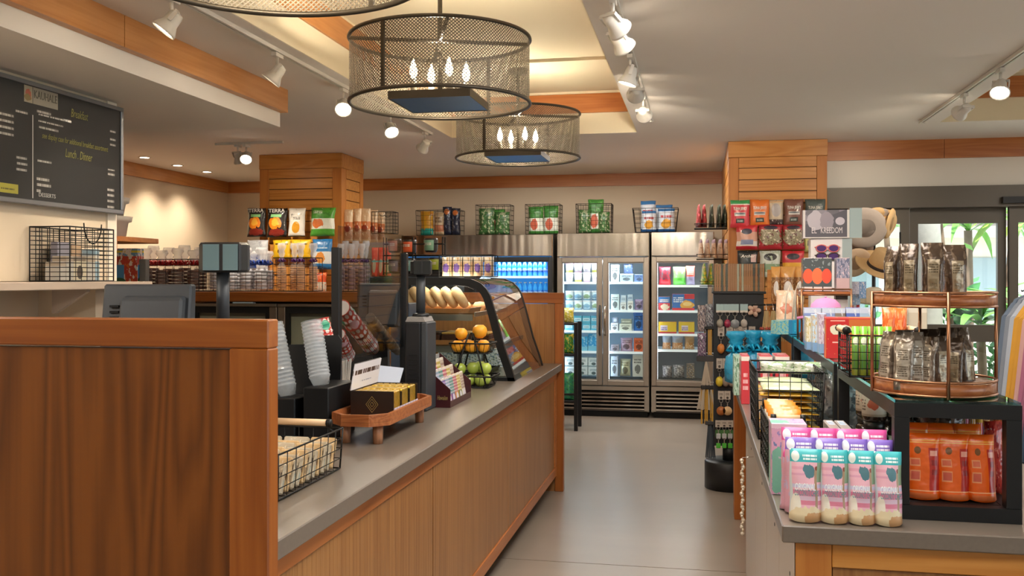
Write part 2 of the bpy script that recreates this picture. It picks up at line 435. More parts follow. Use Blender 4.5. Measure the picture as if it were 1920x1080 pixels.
for k, (x0, x1, y0, y1) in enumerate((c1, c2)):
    w = MB()
    e = .005; a0, a1, b0, b1 = x0 + e, x1 - e, y0 + e, y1 - e
    w.box(x0 - .06, a0, y0 - .06, y1 + .06, CEIL + .001, ZC); w.box(a1, x1 + .06, y0 - .06, y1 + .06, CEIL + .001, ZC)
    w.box(a0, a1, b1, y1 + .06, CEIL + .001, ZC); w.box(a0, a1, y0 - .06, b0, CEIL + .001, ZC)
    w.box(x0 - .06, x1 + .06, y0 - .06, y1 + .06, ZC, ZC + .05)
    if k == 0: w.box(x0, x1, 6.66, 7.02, ZC - .022, ZC + .001)
    struct('ceiling_coffer', w, COFFM, ceil)
    b = MB().box(x0, x1, y1 - .02, y1, 2.905, 3.065)
    struct('coffer_trim', b, W_BEAMX, ceil)
    b = MB().box(x0, x0 + .02, y0, y1 - .02, 2.905, 3.065).box(x1 - .02, x1, y0, y1 - .02, 2.905, 3.065)
    struct('coffer_trim', b, W_BEAM, ceil)
    b = MB().box(x0, x1, y0, y0 + .02, 2.905, 3.065)
    struct('coffer_trim', b, W_BEAMX, ceil)
# soffit over the service counter, with its beam in two lengths
sof = struct('ceiling_soffit', MB().box(-5.85, -2.65, -3.5, 5.65, 2.49, CEIL), WALLW)
struct('trim_1', MB().box(-2.65, -2.60, 3.905, 5.66, 2.583, CEIL), W_BEAM)
struct('trim_2', MB().box(-2.65, -2.60, -3.5, 3.90, 2.583, CEIL), W_BEAM)
# walls
struct('wall_back', MB().box(-6.2, 1.4, 10.95, 11.2, 0, CEIL), WALL)
struct('wall_left', MB().box(-6.2, -5.85, -3.5, 10.95, 0, CEIL), WALL)
struct('wall_right', MB().box(4.7, 4.9, -3.5, -1.4, 0, CEIL).box(4.7, 4.9, 2.65, 8.79, 0, CEIL).box(4.7, 4.9, -1.4, 2.65, 0, .25).box(4.7, 4.9, -1.4, 2.65, 2.45, CEIL), WALLW)
struct('wall_rear', MB().box(-6.2, 6.2, -3.7, -3.5, 0, CEIL), WALLW)
wf = struct('window_added', MB().box(4.74, 4.80, -1.4, -1.33, .25, 2.45).box(4.74, 4.80, 2.58, 2.65, .25, 2.45).box(4.74, 4.80, .6, .67, .25, 2.45).box(4.74, 4.80, -1.33, .6, .25, .32).box(4.74, 4.80, .67, 2.58, .25, .32).box(4.74, 4.80, -1.33, .6, 2.38, 2.45).box(4.74, 4.80, .67, 2.58, 2.38, 2.45), M('bronze_frame', '#5f584f', .45, .4))  # unseen window, added in the right wall to let daylight in
for a_, b_ in ((-1.33, .6), (.67, 2.58)): struct('pane', MB().box(4.765, 4.77, a_, b_, .32, 2.38), GLASS, wf)
struct('trim_3', MB().box(-5.85, -5.82, 5.65, 10.95, 2.59, CEIL), W_BEAM)
struct('trim_4', MB().box(-5.82, .3, 10.92, 10.95, 2.59, CEIL), W_BEAMX)
# menu wall: a short wall behind the counter with a niche under its shelf
FX, FYE = -3.2, 4.70
mw = MB().box(FX - .25, FX, -1.5, FYE, 1.50, 2.49).box(FX - .6, FX - .35, -1.5, FYE, 0, 1.50).box(FX - .35, FX, FYE - .16, FYE, 0, 1.50)
struct('wall_menu', mw, WALL)
struct('trim_5', MB().box(FX - .25, FX + .012, FYE - .07, FYE + .012, 1.50, 2.49), M('corner_bead', '#f0e6d4', .7))
# entrance wall
DY = 8.80
struct('wall_entrance', MB().box(1.1, 6.2, DY, DY + .2, 2.32, CEIL), WALLW)
struct('wall_entrance_side', MB().box(5.2, 6.2, DY, DY + .2, 0, 2.32), WALLW)
struct('trim_6', MB().box(1.1, 2.1, DY - .03, DY, 2.565, CEIL), W_BEAMX)
struct('trim_7', MB().box(2.104, 6.0, DY - .03, DY, 2.565, CEIL), W_BEAMX)
FRAME = M('bronze_frame', '#5f584f', .45, .4, var=.04, bscale=15)
FRAME2 = M('bronze_frame_dark', '#2c2c2c', .5, .3)
struct('door_header', MB().box(1.1, 5.2, DY - .04, DY + .2, 2.135, 2.32), FRAME)
struct('trim_8', MB().box(2.56, 5.2, DY - .09, DY - .04, 2.16, 2.215), FRAME2)
def dx(px): return fy(px, 400, DY + .05).x
def sash(k, x0, x1, sl, sr, y0=DY + .03, lower=True):
    d = MB().box(x0, x0 + sl, y0, y0 + .05, .02, 2.135).box(x1 - sr, x1, y0, y0 + .05, .02, 2.135).box(x0 + sl, x1 - sr, y0, y0 + .05, 2.0, 2.135)
    d.box(x0 + sl, x1 - sr, y0, y0 + .05, .02, .22)
    if lower: d.box(x0 + sl, x1 - sr, y0, y0 + .05, .955, 1.105)
    o = struct('door_%d' % k, d, FRAME)
    struct('pane', MB().box(x0 + sl, x1 - sr, y0 + .02, y0 + .028, 1.105 if lower else .22, 2.0), GLASS, o)
    if lower: struct('pane', MB().box(x0 + sl, x1 - sr, y0 + .02, y0 + .028, .22, .955), GLASS, o)
    return o
sash(1, 1.12, dx(1704), .06, .07)
sash(2, dx(1708), dx(1890), dx(1724) - dx(1708), dx(1890) - dx(1874), y0=DY + .10)
sash(3, dx(1891), dx(1891) + 1.1, dx(1908) - dx(1891), .07)
sash(4, dx(1891) + 1.11, 5.2, .07, .07, y0=DY + .10)
# ================================================================== framed wooden end panels and the service counter
def framed_panel(name, label, x0, x1, y0, y1, ztop, rail, stile_r, stile_l, zb=0.0):
    """a panelled screen: top rail, stiles, recessed panel; its face looks to -y"""
    t = thing(name, label, 'panel', ((x0 + x1) / 2, (y0 + y1) / 2, zb))
    ox, oy = (x0 + x1) / 2, (y0 + y1) / 2
    X0, X1, Y0, Y1, Z = x0 - ox, x1 - ox, y0 - oy, y1 - oy, ztop - zb
    MB().box(X0, X1, Y0, Y1, Z - rail, Z).build('top_rail', W_RAIL, t, .003)
    MB().box(X1 - stile_r, X1, Y0, Y1, 0, Z - rail - .0005).build('stile', W_RAILZ, t, .003)
    if stile_l: MB().box(X0, X0 + stile_l, Y0, Y1, 0, Z - rail - .0005).build('stile', W_RAILZ, t, .003)
    MB().box(X0 + stile_l + .003, X1 - stile_r - .003, Y0 + .010, Y1 - .006, 0, Z - rail - .004).build('inset_panel', W_PANEL if rail < .08 and zb == 0 and y0 < 3 else W_CPAN, t)
    return t
a = on(505, 1035, .91)
NPY = 1.885
xr = fy(503, 600, NPY).x
pz = fy(400, 599, NPY).z
framed_panel('counter_end_panel', 'tall framed panel of dark brown wood nearest the camera, hiding the register', -2.6, xr, NPY, NPY + .05, pz,
             fy(300, 599, NPY).z - fy(300, 652, NPY).z, xr - fy(429, 700, NPY).x, 0)
p = on(1057, 917, 0)
x1 = fy(1056, 700, 6.60).x
framed_panel('counter_end_panel', 'orange brown framed wooden panel at the far end of the service counter', -2.25, x1, 6.60, 6.66, fy(1030, 549, 6.6).z,
             .075, x1 - fy(1040, 700, 6.6).x, .08)
# service counter: stone worktop on a base of grooved wooden panels
wt = MB().box(-2.15, -.95, 1.94, 6.595, .862, .91).build('stone_worktop', STONE, None, .003)
tag(wt, 'long grey stone worktop of the service counter beside the aisle', 'worktop')
base = thing('service_counter', 'wooden counter base of tall grooved panels under the grey stone worktop', 'counter', (-1.5, 4.2, 0))
def bx(mb, *a): x0, x1, y0, y1, z0, z1 = a; return mb.box(x0 + 1.5, x1 + 1.5, y0 - 4.2, y1 - 4.2, z0, z1)
bx(MB(), -2.05, -1.012, 1.94, 6.58, .12, .86).build('carcass', W_CPAN, base)
bx(MB(), -2.0, -1.09, 1.94, 6.5, 0.001, .119).build('toe_kick', M('toe_kick_black', '#0d0d0e', .5), base)
bx(MB(), -1.011, -.985, 1.94, 6.58, .80, .861).build('top_rail', W_CRAIL, base, .002)
bx(MB(), -1.011, -.985, 1.94, 6.58, .12, .185).build('bottom_rail', W_CRAIL, base, .002)
seams = [1.94, 3.446, 4.885, 6.50]
for i in range(3):
    pm = MB()
    y = seams[i] + .004
    while y < seams[i + 1] - .006:                       # grooved face: narrow proud reeds
        y2 = min(y + .030, seams[i + 1] - .004)
        bx(pm, -1.011, -.992, y, y2 - .0009, .187, .798); y = y2
    bx(pm, -1.0115, -.9945, seams[i] + .004, seams[i + 1] - .004, .187, .798)
    pm.build('reeded_panel', W_CPAN, base)
bx(MB(), -1.011, -.985, 6.503, 6.59, .186, .799).build('stile', W_CRAIL, base, .002)

# ================================================================== slatted display columns
def slat_column(name, label, x0, x1, y0, y1, sl, nz, faceside, pegs=True):
    t = thing(name, label, 'column', (x0, y0, 0))
    w, d = x1 - x0, y1 - y0
    MB().box(.015, w - .015, .015, d, 0, CEIL - .001).build('core', M('column_core', '#5a3412', .6), t)
    MB().box(-.004, w + .004, -.004, d, CEIL - .145, CEIL - .002).build('top_board', W_COL, t, .003)
    zt = CEIL - .147
    for a in (0, w - sl): MB().box(a, a + sl, 0, .03, 0, zt).build('stile', W_COLZ, t, .002)
    MB().box(sl + .001, w - sl - .001, 0, .028, zt - .09, zt).build('rail', W_COL, t, .002)
    h = .105; z = .5
    while z < zt - .10:
        MB().box(sl + .002, w - sl - .002, .004, .02, z, min(z + h - .008, zt - .094)).build('slat', W_COL, t, .002); z += h
    sx = (w - .015, w) if faceside == 'R' else (0, .015)
    for a in (.032, d - sl): MB().box(sx[0], sx[1], a, a + sl - .002, 0, zt).build('stile', W_COLZ, t, .002)
    MB().box(sx[0], sx[1], .032 + sl, d - sl - .002, zt - .09, zt).build('rail', W_COL, t)
    z = .5
    b0, b1 = (sx[0], sx[1] - .004) if faceside == 'R' else (sx[0] + .004, sx[1])
    while z < zt - .10:
        MB().box(b0, b1, .034 + sl, d - sl - .004, z, min(z + h - .008, zt - .094)).build('slat', W_COL, t, .002); z += h
    return t
slat_column('display_column', 'slatted wooden column behind the service counter hung with crisp bags', -4.24, -3.385, 8.58, 9.18, .095, 0, 'R')
slat_column('display_column', 'slatted wooden column beside the entrance doors hung with jerky pouches', .262, 1.097, 8.55, 10.94, .085, 0, 'L')

# ================================================================== coolers
def steel_front():
    m, nt, p = newmat('steel_front')
    p.inputs['Base Color'].default_value = rgb('#c2bab0'); p.inputs['Metallic'].default_value = 1.0; p.inputs['Roughness'].default_value = .2
    tc = nt.nodes.new('ShaderNodeTexCoord'); mp = nt.nodes.new('ShaderNodeMapping'); mp.inputs['Scale'].default_value = (7, 1, .5)
    n = nt.nodes.new('ShaderNodeTexNoise'); n.inputs['Scale'].default_value = 1.0; n.inputs['Detail'].default_value = 1
    nt.links.new(tc.outputs['Object'], mp.inputs[0]); nt.links.new(mp.outputs[0], n.inputs['Vector'])
    b = nt.nodes.new('ShaderNodeBump'); b.inputs['Strength'].default_value = .5; b.inputs['Distance'].default_value = .02
    nt.links.new(n.outputs['Fac'], b.inputs['Height']); nt.links.new(b.outputs[0], p.inputs['Normal'])
    return m
STEELF = steel_front()
STEELT = M('steel_trim', '#a89f94', .35, .9)
LINER = M('cooler_liner', '#bcd0de', .5)
LINERD = M('cooler_liner_grey', '#8e9296', .5)
SHELFM = M('cooler_shelf_glow', '#dfe8ee', .35, emit='#dff0ff', estr=.12)  # cooler light put into the shelves as a faint glow
def led(parent, x, y, z0, z1, col, e):
    m = M('led_' + col.strip('#') + str(e), '#ffffff', .5, emit=col, estr=e)
    MB().box(x - .008, x + .008, y, y + .012, z0, z1).build('light_strip', m, parent)
def cooler(label, x0, x1, ndoor, shelves, top=2.00, yf=10.26, louvre=True, liner=LINER, ledc='#cfe6ff', lede=9.0, header=.245, frame=STEELT, deep=.62, zin=.35, solid_first=False):
    t = thing('upright_cooler', label, 'cooler', ((x0 + x1) / 2, yf, 0))
    w = x1 - x0; X0, X1 = -w / 2, w / 2
    zd1 = top - header - .012
    zd0 = zin
    c = MB().box(X0, X0 + .02, .03, deep, .06, top).box(X1 - .02, X1, .03, deep, .06, top).box(X0 + .02, X1 - .02, deep - .03, deep, .06, top)
    c.box(X0 + .02, X1 - .02, .06, deep - .03, top - header, top).box(X0 + .02, X1 - .02, .06, deep - .03, .06, zd0 + .03)
    c.build('cabinet', STEELD, t)
    MB().box(X0 + .021, X1 - .021, deep - .045, deep - .031, zd0 + .031, top - header - .001).build('liner', liner, t)
    MB().box(X0 + .0205, X0 + .028, .06, deep - .046, zd0 + .031, top - header - .001).box(X1 - .028, X1 - .0205, .06, deep - .046, zd0 + .031, top - header - .001).build('liner', liner, t)
    MB().box(X0 + .003, X1 - .003, -.01, .059, top - header, top - .001).build('header_panel', STEELF, t, .004)
    if louvre:
        MB().box(X0 + .001, X0 + .05, -.008, .059, .075, zd0 - .012).box(X1 - .05, X1 - .001, -.008, .059, .075, zd0 - .012).box(X0 + .05, X1 - .05, -.006, .05, zd0 - .055, zd0 - .012).build('grille_frame', STEELT, t)
        n = 5; z = .08
        st = (zd0 - .065 - .08) / n
        for i in range(n):
            zz = .08 + i * st
            MB().prism([(-.012, zz + .006), (.0, zz), (.02, zz + st * .78), (.012, zz + st * .82), (-.012, zz + st * .5)], X0 + .052, X1 - .052, 'X').build('louvre', STEELF, t)
        MB().box(X0 + .052, X1 - .052, .03, .05, .075, zd0 - .06).build('grille_back', DARK, t)
    MB().box(X0 + .02, X1 - .02, .05, deep - .05, .0, .06).build('plinth', DARK, t)  # near-black block in place of the casters and the shadow among them
    dw = w / ndoor
    for k in range(ndoor):
        a, b = X0 + k * dw + .003, X0 + (k + 1) * dw - .003
        fw = .052 if frame is STEELT else .04
        f = MB().box(a, a + fw, -.012, .03, zd0, zd1).box(b - fw, b, -.012, .03, zd0, zd1).box(a + fw, b - fw, -.012, .03, zd1 - fw, zd1).box(a + fw, b - fw, -.012, .03, zd0, zd0 + fw)
        g = .012
        f2 = MB().box(a + fw, a + fw + g, -.004, .03, zd0 + fw, zd1 - fw).box(b - fw - g, b - fw, -.004, .03, zd0 + fw, zd1 - fw).box(a + fw + g, b - fw - g, -.004, .03, zd1 - fw - g, zd1 - fw).box(a + fw + g, b - fw - g, -.004, .03, zd0 + fw, zd0 + fw + g)
        d = f.build('door', frame, t, .003)
        f2.build('gasket', FRAME2 if frame is not STEELT else M('gasket_grey', '#7d756c', .6), d)
        MB().box(a + fw + g, b - fw - g, .006, .012, zd0 + fw + g, zd1 - fw - g).build('solid_panel' if solid_first and k == 0 else 'pane', FRAME2 if solid_first and k == 0 else GLASS, d)
        hx = b - .026 if (k == 0 and ndoor > 1) else a + .026
        if ndoor == 1: hx = b - .026
        hz = (zd0 + zd1) / 2 + .02
        MB().path([(hx, -.012, hz - .17), (hx, -.045, hz - .15), (hx, -.045, hz + .13), (hx, -.012, hz + .15)], .011, 6).build('handle', BLACKP if k == 0 and ndoor > 1 else STEELF, d)
        led(t, a + fw + .004, .04, zd0 + fw, zd1 - fw, ledc, lede)
    for z in shelves:
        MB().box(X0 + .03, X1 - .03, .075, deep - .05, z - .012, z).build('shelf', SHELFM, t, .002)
        MB().box(X0 + .03, X1 - .03, .066, .0745, z - .022, z + .004).build('price_rail', M('price_rail', '#e8eef2', .4, emit='#e8f4ff', estr=.25), t)  # rail glows faintly itself, standing in for light falling on it
    return t
YF = 10.26
def cx(px): return fy(px, 600, YF - .012).x
def cz(py, px=1130): return fy(px, py, YF).z
XA0, XA1, XB0, XB1, XC0 = cx(752), cx(1036), cx(1044), cx(1217), cx(1221)
XC1 = XC0 + .665
SH2 = [cz(535), cz(581), cz(628), cz(660), cz(706)]       # cooler with two doors: shelves
SH2 = [cz(529), cz(582), cz(621), cz(660), cz(707)]
SH1 = [cz(535, 1270), cz(583, 1270), cz(627, 1270), cz(657, 1270), cz(711, 1270)]
CB = cooler('upright steel cooler with two glass doors stocked with white and blue tubs', XB0, XB1, 2, SH2[:4], top=cz(437), header=.255, zin=cz(722), lede=12)
CC = cooler('narrow steel cooler with one glass door stocked with frozen food boxes', XC0, XC1, 1, SH1[:4], top=cz(435, 1270), header=.255, zin=cz(724, 1270), liner=LINERD, ledc='#f2f4ff', lede=7)
CA = cooler('wide steel cooler with one solid black door and one showing blue lit bottles', XA0, XA1, 2, [cz(518, 980), cz(560, 980), cz(610, 980)], top=cz(440, 950), header=.24, zin=.35, frame=FRAME2, solid_first=True, liner=M('liner_blue_glow', '#3f86c0', .5, emit='#3d9be8', estr=.35), ledc='#9fd0ff', lede=12)  # blue liner glows by itself to stand for the lit interior
for (x0, x1, pw, col) in ((XB0, XB1, 9, (.85, .93, 1)), (XC0, XC1, 6, (.95, .96, 1)), (XA0 + .8, XA1, 8, (.6, .8, 1))):
    area('cooler_lamp', ((x0 + x1) / 2, YF + .10, 1.70), (math.radians(-20), 0, 0), (x1 - x0) * .8, .06, pw, col)

# ================================================================== pendants, track lights, downlights
BRONZE = M('bronze_mesh', '#6f685c', .5, .35)
BRONZED = M('bronze_band', '#4a443c', .4, .7)
BULB = M('bulb_glow', '#fff3dc', .4, emit='#ffe9c4', estr=28)
PLATE_REFL = M('pendant_plate_reflection', '#3d6a9c', .35, .0)  # blue reflection on the plate painted into its base colour
CANDLE = M('candle_sleeve', '#b0a894', .5)
def pendant(label, x, y):
    R, zb, K_ = .375, 2.398, .46 / .375                # built at 0.75 m across, used at 0.92 m
    t = thing('drum_pendant', label, 'pendant lamp', (x, y, zb), group='drum pendants over the service counter')
    t.scale = (K_, K_, K_)
    H = .28; top = (ZC - zb) / K_
    mm = MB(); N, K = 165, 20
    for s in (1, -1):                                   # woven wire drum: flat strands wound both ways
        for i in range(N):
            a0 = 2 * math.pi * i / N; v = []
            wd = .0029 / R
            turn = s * H / R * 1.05
            for k in range(7):
                z = .008 + (H - .016) * k / 6; a = a0 + turn * k / 6
                rr = R - .002 + (.0012 if s > 0 else -.0012)
                v += [(rr * math.cos(a - wd), rr * math.sin(a - wd), z), (rr * math.cos(a + wd), rr * math.sin(a + wd), z)]
            mm.add(v, [(2 * k, 2 * k + 1, 2 * k + 3, 2 * k + 2) for k in range(6)], 0)
    mm.build('wire_mesh', BRONZE, t)
    for z in (0.008, H - .008):
        MB().path([(R * math.cos(q), R * math.sin(q), z) for q in [2 * math.pi * i / 64 for i in range(64)]], .008, 6, closed=True).build('rim', BRONZED, t)
    for q in (math.radians(250), math.radians(70)):
        MB().box(-.008, .008, -.004, .004, .01, H - .01, T=Matrix.Translation((R * math.cos(q), R * math.sin(q), 0)) @ Matrix.Rotation(q + math.pi / 2, 4, 'Z')).build('mesh_seam', BRONZED, t)
    for q in (math.radians(20), math.radians(110)):
        MB().tube((R * math.cos(q), R * math.sin(q), H - .012), (-R * math.cos(q), -R * math.sin(q), H - .012), .008, 6).build('cross_bar', BRONZED, t)
    MB().tube((0, 0, .03), (0, 0, top - .02), .010, 8).build('stem', BRONZED, t)
    MB().lathe([(.0, top - .045), (.058, top - .045), (.062, top - .004), (0, top - .004)], 20).build('ceiling_rose', BRONZED, t)
    MB().box(-.165, .165, -.165, .165, .004, .010).build('plate', PLATE_REFL, t)
    MB().box(-.165, .165, -.17, -.1655, .002, .034).box(-.165, .165, .1655, .17, .002, .034).box(-.17, -.1655, -.17, .17, .002, .034).box(.1655, .17, -.17, .17, .002, .034).box(-.165, .165, -.165, .165, .0101, .03).build('plate_rim', BRONZED, t)
    for i, (dx_, dy_) in enumerate(((-.10, -.05), (-.055, .06), (.055, -.06), (.10, .05))):
        MB().lathe([(.0, .03), (.013, .03), (.013, .105), (.0, .105)], 10, (dx_, dy_, 0)).build('candle_sleeve', CANDLE, t)
        MB().lathe([(.006, .1055), (.016, .125), (.017, .14), (.010, .165), (.003, .185), (0, .19)], 10, (dx_, dy_, 0)).build('bulb', BULB, t)
    d = bpy.data.lights.new('pendant_glow', 'POINT'); d.energy = 26; d.color = (1, .84, .62); d.shadow_soft_size = .05
    l = bpy.data.objects.new('pendant_glow', d); C.objects.link(l); l.parent = t; l.location = (0, 0, .215)
for lab, px, d in (('drum pendant of bronze wire mesh cut off by the top of the photo', 505, 2.72), ('drum pendant of bronze wire mesh between the other two drum pendants', 825, 4.80), ('drum pendant of bronze wire mesh nearest the coolers', 971, 6.98)):
    r = ray(px, 100); pendant(lab, r[0] * d, r[1] * d)

def track(label, x0, y0, y1, spots, side=1):
    t = thing('light_track', label, 'track', (x0, y0, CEIL))
    MB().box(-.017, -.005, 0, y1 - y0, -.022, -.001).box(.005, .017, 0, y1 - y0, -.022, -.001).box(-.005, .005, 0, y1 - y0, -.008, -.001).build('rail', WHITEP, t)
    MB().box(-.019, .019, y1 - y0, y1 - y0 + .03, -.026, -.001).build('end_cap', WHITEP, t)
SPOTLAB = []
def spot(x, y, label, aim, power=30, kind='cone', ang=75):
    """white track spot: adapter on the rail, yoke, lamp head turned to aim"""
    z = CEIL - .024
    t = thing('track_spotlight', label, 'spotlight', (x, y, z), group='white track spotlights')
    d = (Vector(aim) - Vector((x, y, z - .10))).normalized()
    q = d.to_track_quat('-Z', 'Y').to_matrix().to_4x4()
    MB().box(-.015, .015, -.045, .045, -.022, 0).build('adapter', WHITEP, t, .002)
    MB().tube((0, 0, -.022), (0, 0, -.06), .008, 6).build('stem', WHITEP, t)
    T = Matrix.Translation((0, 0, -.10)) @ q @ Matrix.Scale(.86, 4)
    MB().box(-.052, -.046, -.010, .010, -.01, .05, T=T).box(.046, .052, -.010, .010, -.01, .05, T=T).box(-.052, .052, -.010, .010, .046, .052, T=T).build('yoke', WHITEP, t)
    MB().lathe([(.0, .045), (.030, .045), (.036, .03), (.040, -.015), (.062, -.055), (.064, -.068), (.059, -.068), (.055, -.058), (.0, -.05)], 18, T=T).build('lamp_head', WHITEP, t)
    MB().lathe([(0, -.0605), (.054, -.0605)], 18, T=T).build('lens', M('spot_glow', '#fff4e0', .4, emit='#ffefd6', estr=18), t)
    L = bpy.data.lights.new('spot_beam', 'SPOT'); L.energy = power; L.color = (1, .86, .68); L.spot_size = math.radians(ang); L.spot_blend = .8; L.shadow_soft_size = .05
    o = bpy.data.objects.new('spot_beam', L); C.objects.link(o); o.parent = t
    o.location = T @ Vector((0, 0, -.075)); o.rotation_euler = q.to_euler()
TX1 = -2.19
track('white lighting track between the soffit and the coffer', TX1, 2.0, 7.52, 0)
for px, py, aim, lab in ((322, 18, (-3.1, 3.2, 1.3), 'white track spotlight over the menu board'), (520, 100, (-3.1, 4.4, 1.4), 'white track spotlight beside the end of the wooden beam'),
                         (644, 180, (-1.6, 3.9, .9), 'white track spotlight just beyond the soffit, seen behind the drum pendant rim'), (732, 228, (-1.3, 5.2, .9), 'white track spotlight seen below the middle drum pendant'),
                         (797, 262, (-3.5, 8.5, 1.5), 'white track spotlight at the far end of its track')):
    q = fx(px, py, TX1); spot(TX1, min(q.y, 7.48), lab, aim, 38)
TX2 = -.358
track('white lighting track along the coffer edge over the aisle', TX2, 2.0, 7.2, 0)
for px, py, aim, lab, pw in ((1140, 10, (1.5, 6.6, .8), 'white track spotlight over the aisle, uppermost in the photo', 16), (1160, 40, (1.2, 6.4, .6), 'white track spotlight over the aisle with a boxy unlit back', 16), (1182, 135, (-.9, 5.0, .9), 'white track spotlight over the aisle, tilted toward the service counter', 34),
                             (1193, 190, (-1.0, 10.2, 1.9), 'white track spotlight over the aisle, last but one on its track', 26), (1206, 232, (.0, 10.2, 1.9), 'white track spotlight at the very end of the aisle track', 26)):
    q = fx(px, py, TX2); spot(TX2, min(max(q.y, 4.0), 7.15), lab, aim, pw)
TX3 = 1.684
track('white lighting track beside the entrance side coffer', TX3, 3.0, 7.68, 0)
for px, py, aim, lab in ((1876, 155, (1.2, 4.6, 1.0), 'white track spotlight near the photo edge over the clothes rail'), (1808, 205, (.9, 8.5, 1.9), 'white track spotlight over the hat stand by the entrance')):
    q = fx(px, py, TX3); spot(TX3, q.y, lab, aim, 34)
# pair of boxy spots by the staff column
for px, py, lab, aim in ((462, 292, 'white track spotlight shining toward the camera beside the slatted column', (-3.3, 6.0, .9)), (446, 308, 'white track spotlight pointing down beside the slatted column', (-3.9, 8.5, 1.4))):
    q = fy(px, py, 7.75); spot(q.x, q.y, lab, aim, 48)
q = fy(462, 292, 7.75); MB().box(q.x - .3, q.x + .35, q.y - .012, q.y + .012, CEIL - .022, CEIL - .001).build('lighting_track', WHITEP)
tag(bpy.data.objects['lighting_track'], 'short white lighting track in front of the slatted column', 'track')
for i, (px, py) in enumerate(((271, 295), (333, 310), (388, 322))):
    q = on(px, py, CEIL)
    t = thing('downlight', 'small round recessed ceiling light, %s from the menu board' % ORD[i], 'ceiling light', (q.x, q.y, CEIL), group='recessed lights over the staff corner')
    MB().lathe([(.062, -.001), (.062, -.006), (.048, -.006), (.046, -.001)], 20).build('trim_ring', WHITEP, t)
    MB().lathe([(0, -.003), (.045, -.003)], 20).build('lens', M('spot_glow', '#fff', emit='#fff', estr=5), t)
    L = bpy.data.lights.new('downlight_beam', 'SPOT'); L.energy = 52; L.color = (1, .84, .64); L.spot_size = math.radians(120); L.spot_blend = .9; L.shadow_soft_size = .05
    o = bpy.data.objects.new('downlight_beam', L); C.objects.link(o); o.parent = t; o.location = (0, 0, -.02)

# ================================================================== menu board and the shelf under it
bt, bb = fy(232, 203, 4.7), fy(232, 402, 4.7)
BX = bt.x
t = thing('menu_board', 'large black menu board in a silver frame on the wall above the shelf', 'menu board', (BX, 4.7, bb.z))
H = bt.z - bb.z
LB = 1.75
MBK = M('menu_black', '#191a1b', .55)
MB().box(-.035, -.006, -LB + .02, -.02, .02, H - .02).build('board', MBK, t)
fr = M('alu_frame', '#8b8f95', .35, .8)
MB().box(-.04, 0, -LB, 0, H - .022, H).build('frame_rail', fr, t, .002); MB().box(-.04, 0, -LB, 0, 0, .022).build('frame_rail', fr, t, .002)
MB().box(-.04, 0, -.022, 0, .0225, H - .0225).build('frame_rail', fr, t, .002); MB().box(-.04, 0, -LB, -LB + .022, .0225, H - .0225).build('frame_rail', fr, t, .002)
YEL, WHT = M('menu_yellow', '#8d8a4c', .6), M('menu_white', '#b9b7b2', .6)
def mt(px, py): q = fx(px, py, BX - .004); return (-.005, q.y - 4.7, q.z - bb.z)
RT = (math.pi / 2, 0, math.pi / 2)
text('Breakfast', .062, YEL, t, mt(149, 216), RT, .25, fit=.135)
text('see display case for additional breakfast assortment', .040, YEL, t, mt(144, 268), RT, .25, fit=.52)
text('Lunch . Dinner', .062, YEL, t, mt(148, 292), RT, .25, fit=.215)
text('DESSERTS', .028, WHT, t, mt(89, 367), RT, fit=.12)
for (px, py, wd, n, h) in ((83, 210, .10, 1, .018), (104, 221, .24, 1, .012), (96, 231, .18, 1, .012), (92, 241, .14, 1, .016), (84, 302, .10, 1, .016), (81, 335, .09, 1, .022), (83, 346, .10, 1, .022), (73, 356, .03, 1, .022),
                          (212, 246, .05, 1, .016), (212, 261, .05, 1, .016), (212, 271, .05, 1, .016), (209, 318, .06, 1, .012), (209, 326, .06, 1, .018), (208, 355, .06, 1, .02), (208, 365, .06, 1, .02), (208, 376, .06, 1, .02), (208, 387, .06, 1, .02),
                          (41, 209, .08, 1, .016), (10, 213, .11, 1, .018), (10, 225, .11, 1, .018), (10, 237, .11, 1, .018), (10, 249, .11, 1, .018), (41, 295, .07, 1, .018), (42, 306, .07, 1, .018), (41, 317, .07, 1, .018)):
    x, y, z = mt(px, py)
    MB().add([(x, y - wd / 2, z - h / 2), (x, y + wd / 2, z - h / 2), (x, y + wd / 2, z + h / 2), (x, y - wd / 2, z + h / 2)], [(0, 1, 2, 3)], 0, [[(0, 0), (1, 0), (1, 1), (0, 1)]]).build('menu_line', pack('menu_print_%d' % int(wd * 100), '#191a1b', [('lines', 0, 1, 0, 1, 1, '#b4b2ac')]), t)
x, y, z = mt(62, 290); MB().box(x - .002, x, y - .003, y + .003, .03, H - .16).build('divider', WHT, t)
x, y, z = mt(78, 183); MB().box(x - .004, x, y - .12, y + .12, z - .04, z + .04).build('logo_plate', pack('logo_plate', '#8d8779', [('rect', 0, .24, 0, 1, '#99917c'), ('ell', .12, .45, .09, .34, '#a8543c', 6), ('ell', .1, .3, .1, .2, '#7c6a3c', 7), ('rect', .24, .255, 0, 1, '#2a2724')]), t)
text('KAUHALE', .055, M('logo_ink', '#5d584d', .6), t, (x + .001, y + .03, z + .006), RT, fit=.165)
x, y, z = mt(10, 352); MB().box(x - .003, x, y - .085, y + .085, z - .022, z + .022).build('note_strip', pack('note_strip', '#a9a33e', [('lines', .1, .85, .35, .62, 1, '#5d5a2a')]), t)
